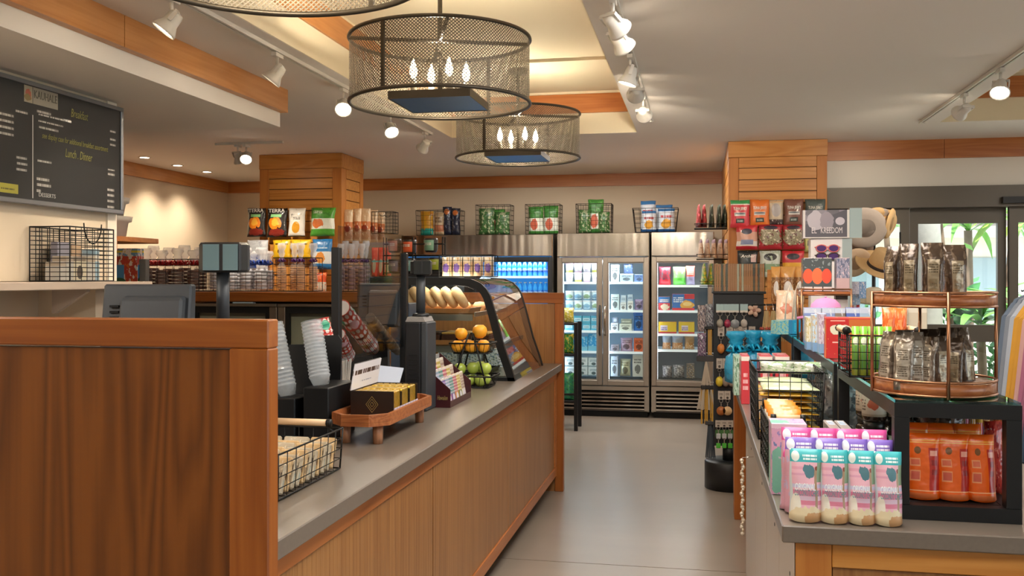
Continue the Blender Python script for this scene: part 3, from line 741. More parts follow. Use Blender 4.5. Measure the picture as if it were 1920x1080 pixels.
# shelf on the menu wall
SHZ = 1.497
t = thing('wall_shelf', 'pale grey shelf along the wall under the menu board', 'shelf', (FX, FYE, SHZ))
MB().box(0, .24, -2.8, .0, -.038, 0).build('board', M('pale_laminate', '#b9a898', .5), t, .003)
MB().box(-.14, -.002, -2.8, -.165, -.030, -.002).build('back_board', M('pale_laminate', '#b9a898', .5), t)
for y in (-.5, -1.5): MB().prism([(.002, -.16), (.02, -.16), (.2, -.05), (.2, -.039), (.002, -.039)], y - .012, y + .012, 'Y', T=None).build('bracket', M('pale_laminate', '#b9a898', .5), t)
# bracket-like hooks of a dispenser below the shelf
q = fx(165, 585, FX - .345)
t = thing('towel_dispenser', 'small pale blue wall bracket under the pale shelf', 'bracket', (FX - .35, q.y, 1.32))
MB().box(-.003, .05, -.02, .02, -.08, .075).build('post', M('pale_blue_plastic', '#9fb0bd', .5), t, .004)
MB().box(.002, .07, -.045, .06, .076, .10).build('arm', M('pale_blue_plastic', '#9fb0bd', .5), t, .006)
# ================================================================== goods: bag, pouch, tub, bottle, carton, wire basket
MESH = {}
def cached(key, fn):
    if key not in MESH: MESH[key] = fn()
    return MESH[key]
def bag_mesh(w, h, t, mat, style='pillow', seed=1, nx=7, nz=9):
    """sealed bag, standing on z=0, front to -y. pillow: flat seals at both ends; stand: gusseted foot; gusset: side folded coffee bag"""
    def mk():
        rnd = random.Random(seed); v = []; f = []; uv = []
        ph = [rnd.uniform(0, 6.28) for _ in range(6)]
        def th(u, s):
            e = max(0.0, 1 - (2 * u - 1) ** 2)
            if style == 'pillow':
                k = max(0.0, 1 - abs(2 * s - 1) ** 3.0); k = 0 if s < .05 or s > .95 else k
                return t / 2 * (e ** .6) * k ** .7
            if style == 'stand':
                k = (1 - s) ** .55; k = 0 if s > .93 else k
                return t / 2 * (.35 + .65 * e ** .5) * k if 0 < u < 1 else t / 2 * .18 * k
            k = 1.0 if s < .72 else max(0.0, 1 - (s - .72) / .22)
            return t / 2 * (.72 + .28 * e ** .5) * k
        def wid(s):
            if style == 'pillow': return 1 - .07 * math.sin(math.pi * s)
            if style == 'stand': return 1 - .04 * math.sin(math.pi * s * .8)
            return .86 + .14 * min(1, max(0, (s - .6) / .3))
        for side in (-1, 1):
            for j in range(nz + 1):
                s = j / nz
                for i in range(nx + 1):
                    u = i / nx
                    wr = .055 * t * math.sin(7 * u + 5 * s + ph[0]) * math.sin(9 * s + ph[1]) * (1 if 0 < u < 1 and .05 < s < .95 else .0)
                    y = side * max(th(u, s), .0006) + wr
                    x = (u - .5) * w * wid(s) + .012 * w * math.sin(11 * s + ph[2])
                    z = s * h
                    if style == 'pillow' and 0 < u < 1: z += .012 * h * math.sin(6 * u + ph[3]) * (s - .5)
                    if j == nz or j == nz - 1: y += .25 * t * .12 * math.sin(5 * u + ph[4])
                    if style == 'stand' and j == 0: z = .035 * h * (1 - math.sin(math.pi * u)) * .8
                    v.append((x, y, max(0, z)))
        n1 = (nx + 1) * (nz + 1)
        for b in range(2):
            for j in range(nz):
                for i in range(nx):
                    a = b * n1 + j * (nx + 1) + i
                    f.append((a, a + 1, a + nx + 2, a + nx + 1))
                    U = lambda q: q if b == 0 else 1 - q
                    uv.append([(U(i / nx), j / nz), (U((i + 1) / nx), j / nz), (U((i + 1) / nx), (j + 1) / nz), (U(i / nx), (j + 1) / nz)])
        m = MB(); m.add(v, f, 0, uv, True)
        per = [j * (nx + 1) for j in range(nz + 1)]; q = [(.01, j / nz) for j in range(nz + 1)]
        for o, uu in ((0, .01), (nx, .99)):
            for j in range(nz):
                a, b_ = j * (nx + 1) + o, (j + 1) * (nx + 1) + o
                m.f.append((a, b_, b_ + n1, a + n1)); m.m.append(0); m.sm.append(True); m.uv.append([(uu, j / nz), (uu, (j + 1) / nz), (uu, (j + 1) / nz), (uu, j / nz)])
        for j in (0, nz):
            for i in range(nx):
                a = j * (nx + 1) + i; m.f.append((a, a + 1, a + 1 + n1, a + n1)); m.m.append(0); m.sm.append(True)
                m.uv.append([(i / nx, j / nz), ((i + 1) / nx, j / nz), ((i + 1) / nx, j / nz), (i / nx, j / nz)])
        return m.mesh('bag', mat)
    return cached(('bag', round(w, 3), round(h, 3), round(t, 3), mat.name, style, seed), mk)
def bag(name, label, cat, loc, w, h, t, mat, style='pillow', seed=1, rz=0.0, rx=0.0, group=None, ry=0.0):
    o = obj(name, bag_mesh(w, h, t, mat, style, seed), None, loc, rot=(rx, ry, rz))
    return tag(o, label, cat, group)
def carton_mesh(w, d, h, mat, bev=.002):
    return cached(('box', round(w, 3), round(d, 3), round(h, 3), mat.name), lambda: MB().box(-w / 2, w / 2, -d / 2, d / 2, 0, h).mesh('carton', mat, bev))
def carton(name, label, cat, loc, w, d, h, mat, rz=0.0, group=None, rot=None, bev=.002):
    o = obj(name, carton_mesh(w, d, h, mat, bev), None, loc, rot=rot or (0, 0, rz))
    return tag(o, label, cat, group)
def turned(name, label, cat, loc, prof, mat, n=14, group=None, lid=None, lidmat=None, lidname='lid', rz=0.0):
    key = ('lathe', tuple(prof), mat.name, n)
    me = cached(key, lambda: MB().lathe(prof, n).mesh(name, mat))
    if lid is None: return tag(obj(name, me, None, loc, rot=(0, 0, rz)), label, cat, group)
    t = thing(name, label, cat, loc, rz, group)
    obj('body', me, t)
    obj(lidname, cached(('lathe', tuple(lid), lidmat.name, n), lambda: MB().lathe(lid, n).mesh(lidname, lidmat)), t)
    return t
WIRE = M('black_wire', '#161513', .5, .4)
WIRER = M('rusty_wire', '#2c231c', .6, .4)
def wire_basket(label, loc, w, d, h, nx, ny, nz, rz=0.0, r=.0018, taper=.0, mat=None, rimr=.0035, wood=None, name='wire_basket', group=None, low=None, handles=False):
    """open-topped basket of crossing wires; base at z=0. wood: dowel grips on the two short ends"""
    mat = mat or WIRE
    t = thing(name, label, 'basket', loc, rz, group)
    def P(u, v, s):           # u,v in -1..1 on the rim of the box, s height 0..1
        k = 1 - taper * (1 - s)
        return Vector((u * w / 2 * k, v * d / 2 * k, s * h))
    m = MB()
    for i in range(nx + 1):
        u = 2 * i / nx - 1
        m.path([P(u, -1, 1), P(u, -1, 0), P(u, 1, 0), P(u, 1, 1)], r, 4)
    for j in range(ny + 1):
        v = 2 * j / ny - 1
        m.path([P(-1, v, 1), P(-1, v, 0), P(1, v, 0), P(1, v, 1)], r, 4)
    for k in range(1, nz):
        s = k / nz; m.path([P(-1, -1, s), P(1, -1, s), P(1, 1, s), P(-1, 1, s)], r, 4, closed=True)
    m.build('wire_mesh', mat, t)
    MB().path([P(-1, -1, 1), P(1, -1, 1), P(1, 1, 1), P(-1, 1, 1)], rimr, 6, closed=True).build('rim', mat, t)
    MB().path([P(-1, -1, 0), P(1, -1, 0), P(1, 1, 0), P(-1, 1, 0)], rimr * .9, 6, closed=True).build('base_rim', mat, t)
    for u in (-1, 1):
        for v in (-1, 1): MB().tube(P(u, v, 0), P(u, v, 1), rimr * .9, 6).build('corner_post', mat, t)
    if handles:
        for v in (-1, 1):
            pts = [Vector((w * .16 * math.cos(q), v * d / 2 * 1.01, h - w * .16 * math.sin(q) * 1.25)) for q in [math.pi * i / 8 for i in range(9)]]
            MB().path(pts, r * 1.4, 5).build('handle', mat, t)
    if wood:
        for u in (-1, 1):
            a = P(u, -.62, 1) + Vector((u * .004, 0, .014)); b = P(u, .62, 1) + Vector((u * .004, 0, .014))
            g = MB().tube(a, b, .011, 10).build('wooden_grip', PINE, t)
            for q, sgn in ((a, -1), (b, 1)):
                MB().tube(q + Vector((0, sgn * .001, 0)), q + Vector((0, sgn * .016, 0)), .0125, 8).build('ferrule', mat, g)
                MB().path([q + Vector((0, sgn * .008, 0)), q + Vector((-u * .002, sgn * .008, -.018)), q + Vector((-u * .004, sgn * .03, -.030))], .003, 5).build('bracket', mat, g)
    return t
def hook(parent, L=.12, loc=(0, 0, 0), yz=True):
    return MB().path([(0, .0, .0), (0, -L, .0), (0, -L - .012, .012)], .002, 5).build('peg_hook', CHROME, parent, loc=loc)
# ================================================================== staff side: back bar, under-counter coolers, goods on them
BBZ = 1.392
BY0, BY1 = 7.80, 8.55
bxr = fy(700, 560, BY0).x
t = thing('back_bar', 'long brown wooden shelf counter in front of the slatted column behind the registers', 'counter', (-4.2, BY0, BBZ))
MB().box(-1.6, bxr + 4.2, 0, BY1 - BY0, -.085, 0).build('counter_slab', W_RAIL, t, .003)
MB().box(-1.6, bxr + 4.2, .70, BY1 - BY0, -BBZ + .002, -.086).build('back_panel', W_CPAN, t)
MB().box(-1.6, -1.55, .06, .69, -BBZ + .002, -.086).build('end_support', W_CPAN, t)
def glass_front(label, x0, x1):
    t = thing('undercounter_cooler', label, 'cooler', ((x0 + x1) / 2, BY0 + .02, 0), group='coolers under the back bar')
    w = (x1 - x0) / 2; z1 = BBZ - .10
    MB().box(-w, w, .04, .64, .08, z1 - .006).build('cabinet', STEELD, t)
    MB().box(-w, w, -.01, .039, z1 - .03, z1 - .004).build('top_trim', STEELT, t, .002)
    MB().box(-w + .01, w - .01, .06, .6, .001, .079).build('plinth', DARK, t)
    d = MB().box(-w, -w + .07, -.005, .03, .1, z1 - .034).box(w - .07, w, -.005, .03, .1, z1 - .034).box(-w + .07, w - .07, -.005, .03, .1, .17).build('door', STEELT, t, .003)
    MB().box(-w + .07, -w + .11, 0, .03, .171, z1 - .034).box(w - .11, w - .07, 0, .03, .171, z1 - .034).box(-w + .11, w - .11, 0, .03, z1 - .09, z1 - .034).build('gasket', DARK, d)
    MB().box(-w + .11, w - .11, .012, .016, .171, z1 - .091).build('pane', GLASS, d)
    MB().box(-w + .11, w - .11, .0385, .0395, .18, z1 - .12).build('inside', M('pale_inside', '#b9b4a4', .6), t)
    MB().box(-w + .2, -w + .34, -.03, -.0055, .5, .53).build('handle', CHROME, d)
ux = [fy(p, 572, BY0).x for p in (348, 517, 519, 690)]
w_ = ux[1] - ux[0]
glass_front('glass fronted steel cooler under the back bar, at the end toward the menu wall', ux[0], ux[1])
glass_front('glass fronted steel cooler under the back bar, at the end toward the display case', ux[2], ux[3])
carton('folded_paper', 'small pale blue stack of papers lying on the under-counter cooler rail', 'paper', (fy(455, 566, BY0 + .0).x, BY0 + .03, BBZ - .104 + .0005), .2, .06, .012, M('pale_blue_paper', '#b4cde0', .6))

CELLO = film('cellophane', '#f4f4f4', .14)
CELTOP = film('cellophane_gather', '#f2f2f4', .38)
RIB = {'red': M('ribbon_red', '#b3131d', .4), 'blue': M('ribbon_blue', '#1f3f94', .4), 'purple': M('ribbon_purple', '#5a2a78', .4), 'tealblue': M('ribbon_teal', '#1490b5', .35)}
def gift_bag(label, loc, w, d, h, fill, rib, group, film_m=None, cookie=6):
    """clear cellophane bag of cookies tied at the neck with a ribbon"""
    t = thing('cookie_bag', label, 'cookie bag', loc, random.uniform(-.2, .2), group)
    hb = h * .62
    key = ('gift', round(w, 3), round(h, 3))
    f = film_m or CELLO
    obj('cellophane', cached(key + (f.name,), lambda: MB().lathe([(w * .30, .0), (w * .5, .012), (w * .52, hb * .5), (w * .45, hb * .82), (w * .12, hb)], 14, sy=d / w).mesh('cellophane', f)), t)
    obj('gathered_top', cached(key + (f.name, 'top'), lambda: MB().lathe([(w * .10, hb + .001), (w * .10, hb + .012), (w * .34, hb + h * .16), (w * .28, hb + h * .22), (w * .46, hb + h * .3), (w * .40, h)], 14, sy=d / w).mesh('gathered_top', f if film_m else CELTOP)), t)
    for k in range(cookie):
        z = .012 + k * (hb * .78 / cookie)
        obj('cookie', cached(('cookie', round(w, 3), fill.name, cookie), lambda: MB().lathe([(0, 0), (w * .40, .001), (w * .46, hb * .3 / cookie), (w * .40, hb * .68 / cookie), (0, hb * .72 / cookie)], 12, sy=d / w).mesh('cookie', fill)), t, (random.uniform(-.004, .004), 0, z))
    b = MB()
    for k in range(7):
        a = 2 * math.pi * k / 7
        b.path([(0, 0, hb), (w * .25 * math.cos(a), w * .25 * math.sin(a), hb + w * .24), (w * .42 * math.cos(a), w * .42 * math.sin(a), hb + w * .04), (w * .1 * math.cos(a), w * .1 * math.sin(a), hb - .004)], w * .075, 5)
    obj('ribbon_bow', cached(('bow', round(w, 3), rib), lambda: b.mesh('ribbon_bow', RIB[rib])), t)
    return t
ck1 = M('cookie_dark', '#6b3c22', .8, var=.3, bscale=80); ck2 = M('cookie_pale', '#c08a4c', .8, var=.3, bscale=80); ckw = M('cookie_white', '#c9c9d2', .7, var=.15, bscale=60); ckp = M('cookie_mauve', '#8a6470', .8, var=.3, bscale=70)
def bb(px0, py0, px1, py1, Y): return rect(px0, py0, px1, py1, Y)
# basket of red-ribboned cookie bags
YB = 8.0
x, z, w, h = bb(248, 486, 372, 548, YB); z = BBZ + .0045
wire_basket('black wire basket of red ribboned cookie bags on the back bar', (x, YB + .14, z), w, .26, fy(300, 487, YB).z - BBZ, 8, 4, 5, mat=WIRER)
for i in range(8):
    row, k = divmod(i, 4)
    gift_bag('clear cookie bag with red bow, %s from the menu wall in the %s row' % (ORD[k], ('front', 'back')[row]), (x - w * .36 + k * w * .24, YB + .08 + row * .12, z + .003), .135, .11, .40 - .02 * (k % 2) + .03 * row, ck1, 'red', 'red ribboned cookie bags')
# red and colourful leaflet boxes behind the menu wall end
x, z, w, h = bb(212, 455, 258, 524, 7.85)
t = thing('leaflet_stand', 'colourful printed carton standing just past the end of the menu wall', 'carton', (x, 7.9, BBZ + .0005))
MB().box(-w / 2, w / 2, -.05, .05, 0, .40).build('carton_body', pack('leaflet_print', '#c8402e', [('band', .82, 1, '#6fa5c9'), ('band', .9, .95, '#e3cf3d'), ('noise', 5, .55, '#efe6da'), ('noise', 9, .62, '#e0762c'), ('rect', .0, .45, .1, .62, '#3f93cf'), ('ell', .25, .2, .3, .12, '#1f5a35')]), t, .003)
MB().box(w / 2 + .004, w / 2 + .07, -.03, .03, 0, .30).build('grey_spine', M('grey_card', '#8b8d8c', .6), t, .003)
# basket of blue-ribboned bags
x, z, w, h = bb(380, 511, 500, 548, YB); z = BBZ + .0045
wire_basket('black wire basket of blue ribboned cookie bags on the back bar', (x, YB + .14, z), w, .26, fy(440, 511, YB).z - BBZ, 12, 4, 5)
for i in range(8):
    row, k = divmod(i, 4)
    gift_bag('clear white cookie bag with blue bow, %s from the register in the %s row' % (ORD[k], ('front', 'back')[row]), (x - w * .36 + k * w * .24, YB + .08 + row * .12, z + .003), .135, .11, .40 - .03 * row, ckw, 'blue', 'blue ribboned cookie bags')
# basket of tall bagged biscuits
x, z, w, h = bb(510, 484, 585, 548, YB); z = BBZ + .0045
wire_basket('black wire basket of tall biscuit bags on the back bar under the crisp bags', (x, YB + .13, z), w, .22, fy(545, 484, YB).z - BBZ, 5, 3, 4)
for i in range(4):
    gift_bag('tall clear bag of golden biscuits, %s from the register in its basket' % ORD[i], (x - w * .36 + i * w * .24, YB + .09 + .07 * (i % 2), z + .003), .088, .088, .44, ck2, 'purple', 'tall biscuit bags', cookie=10)
# purple bags behind the acrylic
x, z, w, h = bb(624, 486, 682, 552, YB); z = BBZ + .0045
wire_basket('black wire basket of purple bowed bags behind the acrylic screen', (x, YB + .13, z), w, .24, fy(650, 486, YB).z - BBZ, 6, 4, 5, mat=WIRER)
for i in range(6):
    row, k = divmod(i, 3)
    gift_bag('clear mauve cookie bag with purple bow, %s from the acrylic post in the %s row' % (ORD[k], ('front', 'back')[row]), (x - w * .34 + k * w * .34, YB + .08 + row * .11, z + .003), .075, .075, .43 + .03 * row, ckp, 'purple', 'purple bowed bags behind the acrylic screen')
# red pouches with teal ovals, on a blue box
x, z, w, h = bb(686, 460, 722, 506, YB)
PRED = pack('red_pouch', '#d8452f', [('noise', 6, .62, '#e86a50'), ('ell', .5, .38, .28, .24, '#c9b99a'), ('band', .5, .56, '#5fb0ac')], crinkle=.3)
for i in range(3):
    xx = fy(692 + i * 12.5, 500, YB).x
    carton('blue_carton', 'flat blue carton under a red pouch behind the acrylic screen, %s from the post' % ORD[i], 'carton', (xx, YB + .15, BBZ + .0005), .056, .12, fy(700, 522, YB).z - BBZ + .01, M('blue_card', '#5f86c4', .5), group='blue cartons under the red pouches')
    bag('snack_pouch', 'red pouch with a pale oval behind the acrylic screen, %s from the post' % ORD[i], 'snack bag', (xx, YB + .15, fy(700, 522, YB).z + .012), .06, h + .05, .05, PRED, 'stand', 3 + i, group='red pouches behind the acrylic screen')

# crisp bags on the slatted column
CYF = 8.58
TER = pack('crisps_black', '#15100d', [('ell', .45, .48, .34, .2, '#e8821c', 4), ('ell', .45, .5, .2, .12, '#f6b23c', 6), ('ell', .5, .16, .4, .12, '#7c2418', 5), ('rect', .2, .75, .68, .78, '#8fd08a'), ('noise', 12, .68, '#6b4a38', 0, .35)], crinkle=.5)
SWP = pack('crisps_white', '#dcd7cc', [('ell', .5, .32, .24, .2, '#c98d1e'), ('lines', .3, .75, .6, .7, 2, '#3a352e'), ('band', 0, .04, '#40352c')], crinkle=.5)
GRN = pack('crisps_green', '#4f9a35', [('band', .25, .62, '#dfe2d2'), ('ell', .3, .45, .25, .16, '#d9763a', 5), ('noise', 7, .6, '#3e7f2b', .62, 1), ('lines', .1, .5, .8, .9, 2, '#e9f2dc')], crinkle=.5)
YEL1 = pack('crisps_yellow', '#e3b21b', [('lines', .15, .85, .72, .86, 1, '#4c3413'), ('ell', .5, .4, .2, .13, '#7b5a24')], crinkle=.5)
BLU = pack('crisps_blue', '#2a76b3', [('band', .18, .58, '#d9dbd8'), ('ell', .45, .38, .26, .18, '#d58a3c', 5), ('lines', .2, .8, .68, .74, 1, '#cfe2f0')], crinkle=.5)
ORG = pack('crisps_orange', '#df5722', [('band', 0, .5, '#ddd6c6'), ('noise', 6, .6, '#f08a4c')], crinkle=.4)
WHB = pack('crisps_silver', '#b9bcc0', [('band', .1, .55, '#c9ccd2'), ('rect', .1, .7, .38, .52, '#2a4fa0'), ('rect', 0, .5, .08, .2, '#2a4fa0'), ('noise', 5, .62, '#9a9da5')], crinkle=.5)
def crisp(px0, py0, px1, py1, mat, lab, seed, dy=.07, txt=None):
    x, z, w, h = rect(px0, py0, px1, py1, CYF - dy)
    o = thing('crisp_bag', lab, 'crisp bag', (x, CYF - dy, z), 0, 'crisp bags hung on the slatted column', rot=(math.radians(-4), 0, 0))
    obj('bag', bag_mesh(w, h, .06, mat, 'pillow', seed), o)
    MB().path([(0, dy - .006, h - .02), (0, -.02, h - .02), (0, -.028, h - .012)], .0025, 5).build('peg_hook', CHROME, o)
    if txt: text(txt[0], .05, M('print_white', '#f2efe6', .5) if txt[1] else M('print_dark', '#2b2620', .5), o, (0, -.010 - .012, h * txt[2]), fit=w * txt[3], bold=.01)
    return o
crisp(463, 390, 498, 444, TER, 'black crisp bag printed TERRA, nearer the menu wall of the two', 2, txt=('TERRA', 1, .9, .8))
crisp(500, 390, 538, 445, TER, 'black crisp bag printed TERRA, next to the white crisp bag', 5, txt=('TERRA', 1, .9, .8))
crisp(540, 390, 572, 444, SWP, 'white crisp bag with an ochre crisp hung between black and green bags', 4, txt=('SWEET', 0, .72, .6))
crisp(582, 389, 628, 443, GRN, 'green and white crisp bag at the top of the slatted column', 7)
crisp(462, 450, 502, 508, WHB, 'silver crisp bag with blue blocks under the black crisp bags', 8)
crisp(511, 449, 546, 486, YEL1, 'yellow crisp bag below the second black crisp bag', 9, dy=.05)
crisp(545, 449, 583, 486, YEL1, 'yellow crisp bag beside the blue crisp bag', 10)
crisp(585, 448, 622, 505, BLU, 'blue crisp bag with a white middle band on the slatted column', 11)
crisp(588, 510, 612, 548, ORG, 'orange and white crisp bag half hidden beside the acrylic post', 12, dy=.05)
# tall paper-topped bags on the column's aisle side
TAN = pack('tan_bag', '#d9bb95', [('band', .38, .62, '#c2703a'), ('band', .1, .38, '#b98a6a'), ('noise', 6, .6, '#e6d3b5'), ('ell', .5, .42, .3, .1, '#8a3a24')], crinkle=.5)
for i, (p0, p1, q0, Y) in enumerate(((641, 657, 393, 8.66), (660, 673, 391, 8.75), (672, 690, 391, 8.84), (689, 704, 394, 8.94), (702, 717, 398, 9.05))):
    x, z, w, h = rect(p0, q0, p1, 455, Y)
    o = thing('snack_bag', 'tan tall snack bag hung on the side of the slatted column, %s from the corner' % ORD[i], 'snack bag', (x + .02, Y, z), 0, 'tan snack bags on the column side')
    obj('bag', bag_mesh(w * 1.15, h, .045, TAN, 'pillow', 20 + i), o)
    MB().tube((-3.386 - x - .02, 0, h - .012), (.01, 0, h - .012), .002, 5).build('peg_hook', CHROME, o)
x, z, w, h = rect(702, 398, 742, 438, 9.0)
wire_basket('empty black wire basket hung on the side of the slatted column', (x, 9.0, z), w, .16, h, 7, 4, 6, handles=True)
# black wire rack of wrapped tins by the cooler
RY = 7.7
x0, z0, w, h = rect(722, 445, 832, 516, RY)
t = thing('tin_rack', 'black wire rack of paper wrapped tins beside the display case', 'rack', (x0, RY, z0))
m = MB()
for u in (-w / 2, 0, w / 2): m.tube((u, -.04, 0), (u, -.04, h), .006, 6).tube((u, .04, 0), (u, .04, h), .006, 6)
m.build('rack_frame', WIRE, t)
for zz in (.02, h * .30, h * .52, h * .82):
    MB().path([(-w / 2, -.04, zz), (w / 2, -.04, zz), (w / 2, .04, zz), (-w / 2, .04, zz)], .005, 5, closed=True).build('rack_rail', WIRE, t)
RZB = BBZ
MB().box(-w / 2 - .02, w / 2 + .02, -.08, .08, -.012, -.0065).build('rack_foot', BLACK, t)
i = 0
for px, py, c in ((740, 460, '#c9847a'), (768, 462, '#df6233'), (808, 459, '#7fae93'), (741, 498, '#6a7184'), (766, 497, '#6f9a98'), (817, 495, '#a9b83c'), (793, 497, '#7c8590')):
    q = fy(px, py + 14, RY)
    turned('wrapped_tin', 'small %s paper wrapped tin on the black wire rack' % {'#c9847a': 'dusty pink', '#df6233': 'orange', '#7fae93': 'sage green', '#6a7184': 'slate', '#6f9a98': 'grey teal', '#a9b83c': 'lime', '#7c8590': 'grey'}[c], 'tin',
           (q.x, RY, q.z), [(.0, 0), (.045, 0), (.058, .02), (.062, .105), (.058, .118), (0, .12)], pack('tin_' + c[1:], c, [('band', .85, 1, '#2b2a2a'), ('band', 0, .12, '#2b2a2a'), ('rect', .72, 1, .0, 1, '#3a3c3e'), ('lines', .15, .6, .5, .7, 2, '#e8e2d6')]), 14, 'wrapped tins on the wire rack')
# plinth the tin rack stands on
MB().box(-.32, .42, -.12, .085, -.3, 0).build('rack_cabinet', M('teal_grey_box', '#3d4a55', .5), None, .004, loc=(x0, RY, z0 - .0125))
o = bpy.data.objects['rack_cabinet']; o.name = 'storage_cabinet'
tag(o, 'low dark teal cabinet under the rack of wrapped tins', 'cabinet')
o2 = box(-.28, .38, -.08, .06, -(z0 - .013), -.301).build('cabinet_base', DARK, o)
# planters on the wooden shelf
q = fy(225, 440, 5.3)
t = thing('wooden_shelf', 'small wooden shelf on the far face of the menu wall holding white pots', 'shelf', (FX - .02, 4.78, 1.755))
MB().box(-.9, fy(262, 447, 5.0).x - FX + .02, 0, .42, -.03, 0).build('board', W_BEAMX, t, .003)
MB().box(-.25, -.01, -.06, -.001, -.08, -.0305).build('bracket', W_BEAMX, t)
for i, (px, top, bot) in enumerate(((225, 398, 435),)):
    x = fy(228, 430, 5.0).x - .06
    turned('white_pot', 'white ribbed pot standing on the small wooden shelf', 'pot', (x, 5.0, 1.7555), [(0, 0), (.075, 0), (.09, .09), (.108, .095), (.115, .125), (.10, .125), (.09, .1), (0, .1)], M('white_pot', '#cfc6ba', .6), 16)
    o = turned('white_pot', 'white pot with green and yellow stems stacked on the ribbed pot', 'pot', (x, 5.0, 1.7555 + .126), [(0, 0), (.06, 0), (.075, .075), (.092, .08), (.098, .11), (.085, .11), (.07, .08), (0, .08)], M('white_pot', '#cfc6ba', .6), 16)
    g = MB()
    for k in range(9):
        a = k * .7; g.tube((.03 * math.cos(a), .03 * math.sin(a), .08), (.06 * math.cos(a), .06 * math.sin(a), .125), .004, 4)
    g.build('stems', M('stem_green', '#9aa03a', .6), o)
# wire basket with gift boxes on the menu wall shelf
q = fx(135, 527, FX + .12)
BYc = q.y
x0 = fy(74, 520, BYc).x; x1 = fy(198, 520, BYc).x
wbw = x1 - x0
wire_basket('tall black wire basket of packages on the pale wall shelf', (FX + .125, BYc, SHZ + .0045), .22, .0 + wbw * .92, fy(135, 430, BYc).z - SHZ, 4, 8, 12, mat=WIRE, rz=0, r=.0022, handles=False)
hb = bpy.data.objects['wire_basket.' + '%03d' % (len([o for o in bpy.data.objects if o.name.startswith('wire_basket')]) - 1)]
pts = [Vector((.112, .07 * math.cos(a), .285 - .10 * math.sin(a))) for a in [math.pi * i / 8 for i in range(9)]]
MB().path(pts, .0035, 5).build('handle', WIRE, hb)
PKW = pack('white_pack', '#c9c4ba', [('band', .78, 1, '#b8a894')]); 
PKD = pack('white_pack_dot', '#d6cdb2', [('ell', .5, .42, .22, .36, '#57504a')])
for i, (dy_, wy, hz, m_, lb) in enumerate(((-.13, .05, .09, PKW, 'short pale pack'), (-.075, .06, .12, PKW, 'pale pack with a tan top'), (0, .11, .095, PKD, 'cream pack with a dark round seal'), (.085, .08, .12, PKW, 'white stacked pack'), (.14, .035, .16, pack('blue_pack', '#9fbccb', [('band', .6, .8, '#d8d2c6')]), 'pale blue pack'))):
    carton('package', lb + ' in the tall wire basket on the wall shelf', 'package', (FX + .125, BYc + dy_, SHZ + .0075), .08, wy * .95, hz, m_)
carton('package', 'tall grey violet pack behind the sealed one in the wall shelf basket', 'package', (FX + .06, BYc - .01, SHZ + .0075), .04, .09, .19, M('violet_card', '#8b8894', .6))
carton('package', 'tall tan pack at the back of the wall shelf basket', 'package', (FX + .06, BYc + .09, SHZ + .0075), .04, .08, .18, M('tan_card', '#b39679', .6))
# ================================================================== goods and equipment on the service counter
CT = .9105
def axis_T(p0, p1):
    p0, p1 = Vector(p0), Vector(p1)
    return Matrix.Translation(p0) @ (p1 - p0).to_track_quat('Z', 'Y').to_matrix().to_4x4(), (p1 - p0).length
# --- curved glass bakery case
PROF = [(-1.055, .912), (-1.072, .97), (-1.122, 1.113), (-1.172, 1.30), (-1.205, 1.41), (-1.228, 1.45), (-1.262, 1.485), (-1.32, 1.510), (-1.42, 1.519), (-1.95, 1.519)]
CY0, CY1 = 5.40, 6.42
t = thing('bakery_case', 'curved glass bakery case with black end frames at the far end of the counter', 'display case', (-1.5, CY0, .911))
def loc(p): return (p[0] + 1.5, p[1] - .911)
def offset(pts, d):
    out = []
    for i, p in enumerate(pts):
        a = pts[max(i - 1, 0)]; b = pts[min(i + 1, len(pts) - 1)]
        tx, tz = b[0] - a[0], b[1] - a[1]; L = math.hypot(tx, tz); out.append((p[0] - tz / L * d * 1, p[1] + tx / L * d * 1))
    return out
pl = [loc(p) for p in PROF]
inn = offset(pl, .045); inn = [(min(a[0], b[0]), min(max(a[1], .0), b[1])) for a, b in zip(inn, pl)]
for nm, y in (('end_frame', 0.0), ('end_frame', CY1 - CY0 - .03)):
    m = MB()
    for i in range(len(pl) - 1):
        q = [pl[i], pl[i + 1], inn[i + 1], inn[i]]
        m.prism(q, y, y + .03, 'Y')
    m.box(-.53, -.50, y, y + .03, 0, .56).box(-.50, .44, y, y + .03, 0, .02)
    m.build(nm, BLACK, t)
g = MB()
n = len(pl)
gl = offset(pl, .004)
g.add([(p[0], .031, p[1]) for p in gl] + [(p[0], CY1 - CY0 - .031, p[1]) for p in gl], [(i, i + 1, n + i + 1, n + i) for i in range(n - 1)], 0, None, True)
CURVED = glass('curved_case_glass', '#f3f7f6', 1.6)
g.build('curved_glass', CURVED, t)
eg = MB()
poly = [(p[0] - .02, p[1]) for p in inn] + [(-.49, .56), (-.49, .02), (.42, .02)]
eg.prism(poly, .012, .016, 'Y'); eg.build('end_glass', GLASS, t)
MB().box(-.50, .42, .03, CY1 - CY0 - .031, .0, .025).build('deck', STEELD, t)
for z, x1 in ((.205, .30), (.395, .19)):
    MB().box(-.49, x1, .035, CY1 - CY0 - .035, z - .006, z).build('glass_shelf', GLASS, t)
    MB().box(x1, x1 + .008, .035, CY1 - CY0 - .035, z - .02, z + .006).build('shelf_edge', STEELT, t)
    MB().box(-.49, x1 - .01, .034, .04, z - .045, z - .007).build('shelf_bracket', STEELT, t)
MB().box(-.15, .12, .1, CY1 - CY0 - .1, .585, .60).build('lamp_strip', M('case_lamp', '#fff', .5, emit='#ffeed2', estr=3), t)
area('case_lamp_light', (-1.5, (CY0 + CY1) / 2, 1.49), (0, 0, 0), .2, .8, 2.2, (1, .92, .8))
BREAD = M('bread_crust', '#cbab80', .7, var=.2, bscale=30, bump=.3)
BROWNIE = M('cake_brown', '#4a2412', .8, var=.4, bscale=60, bump=.5)
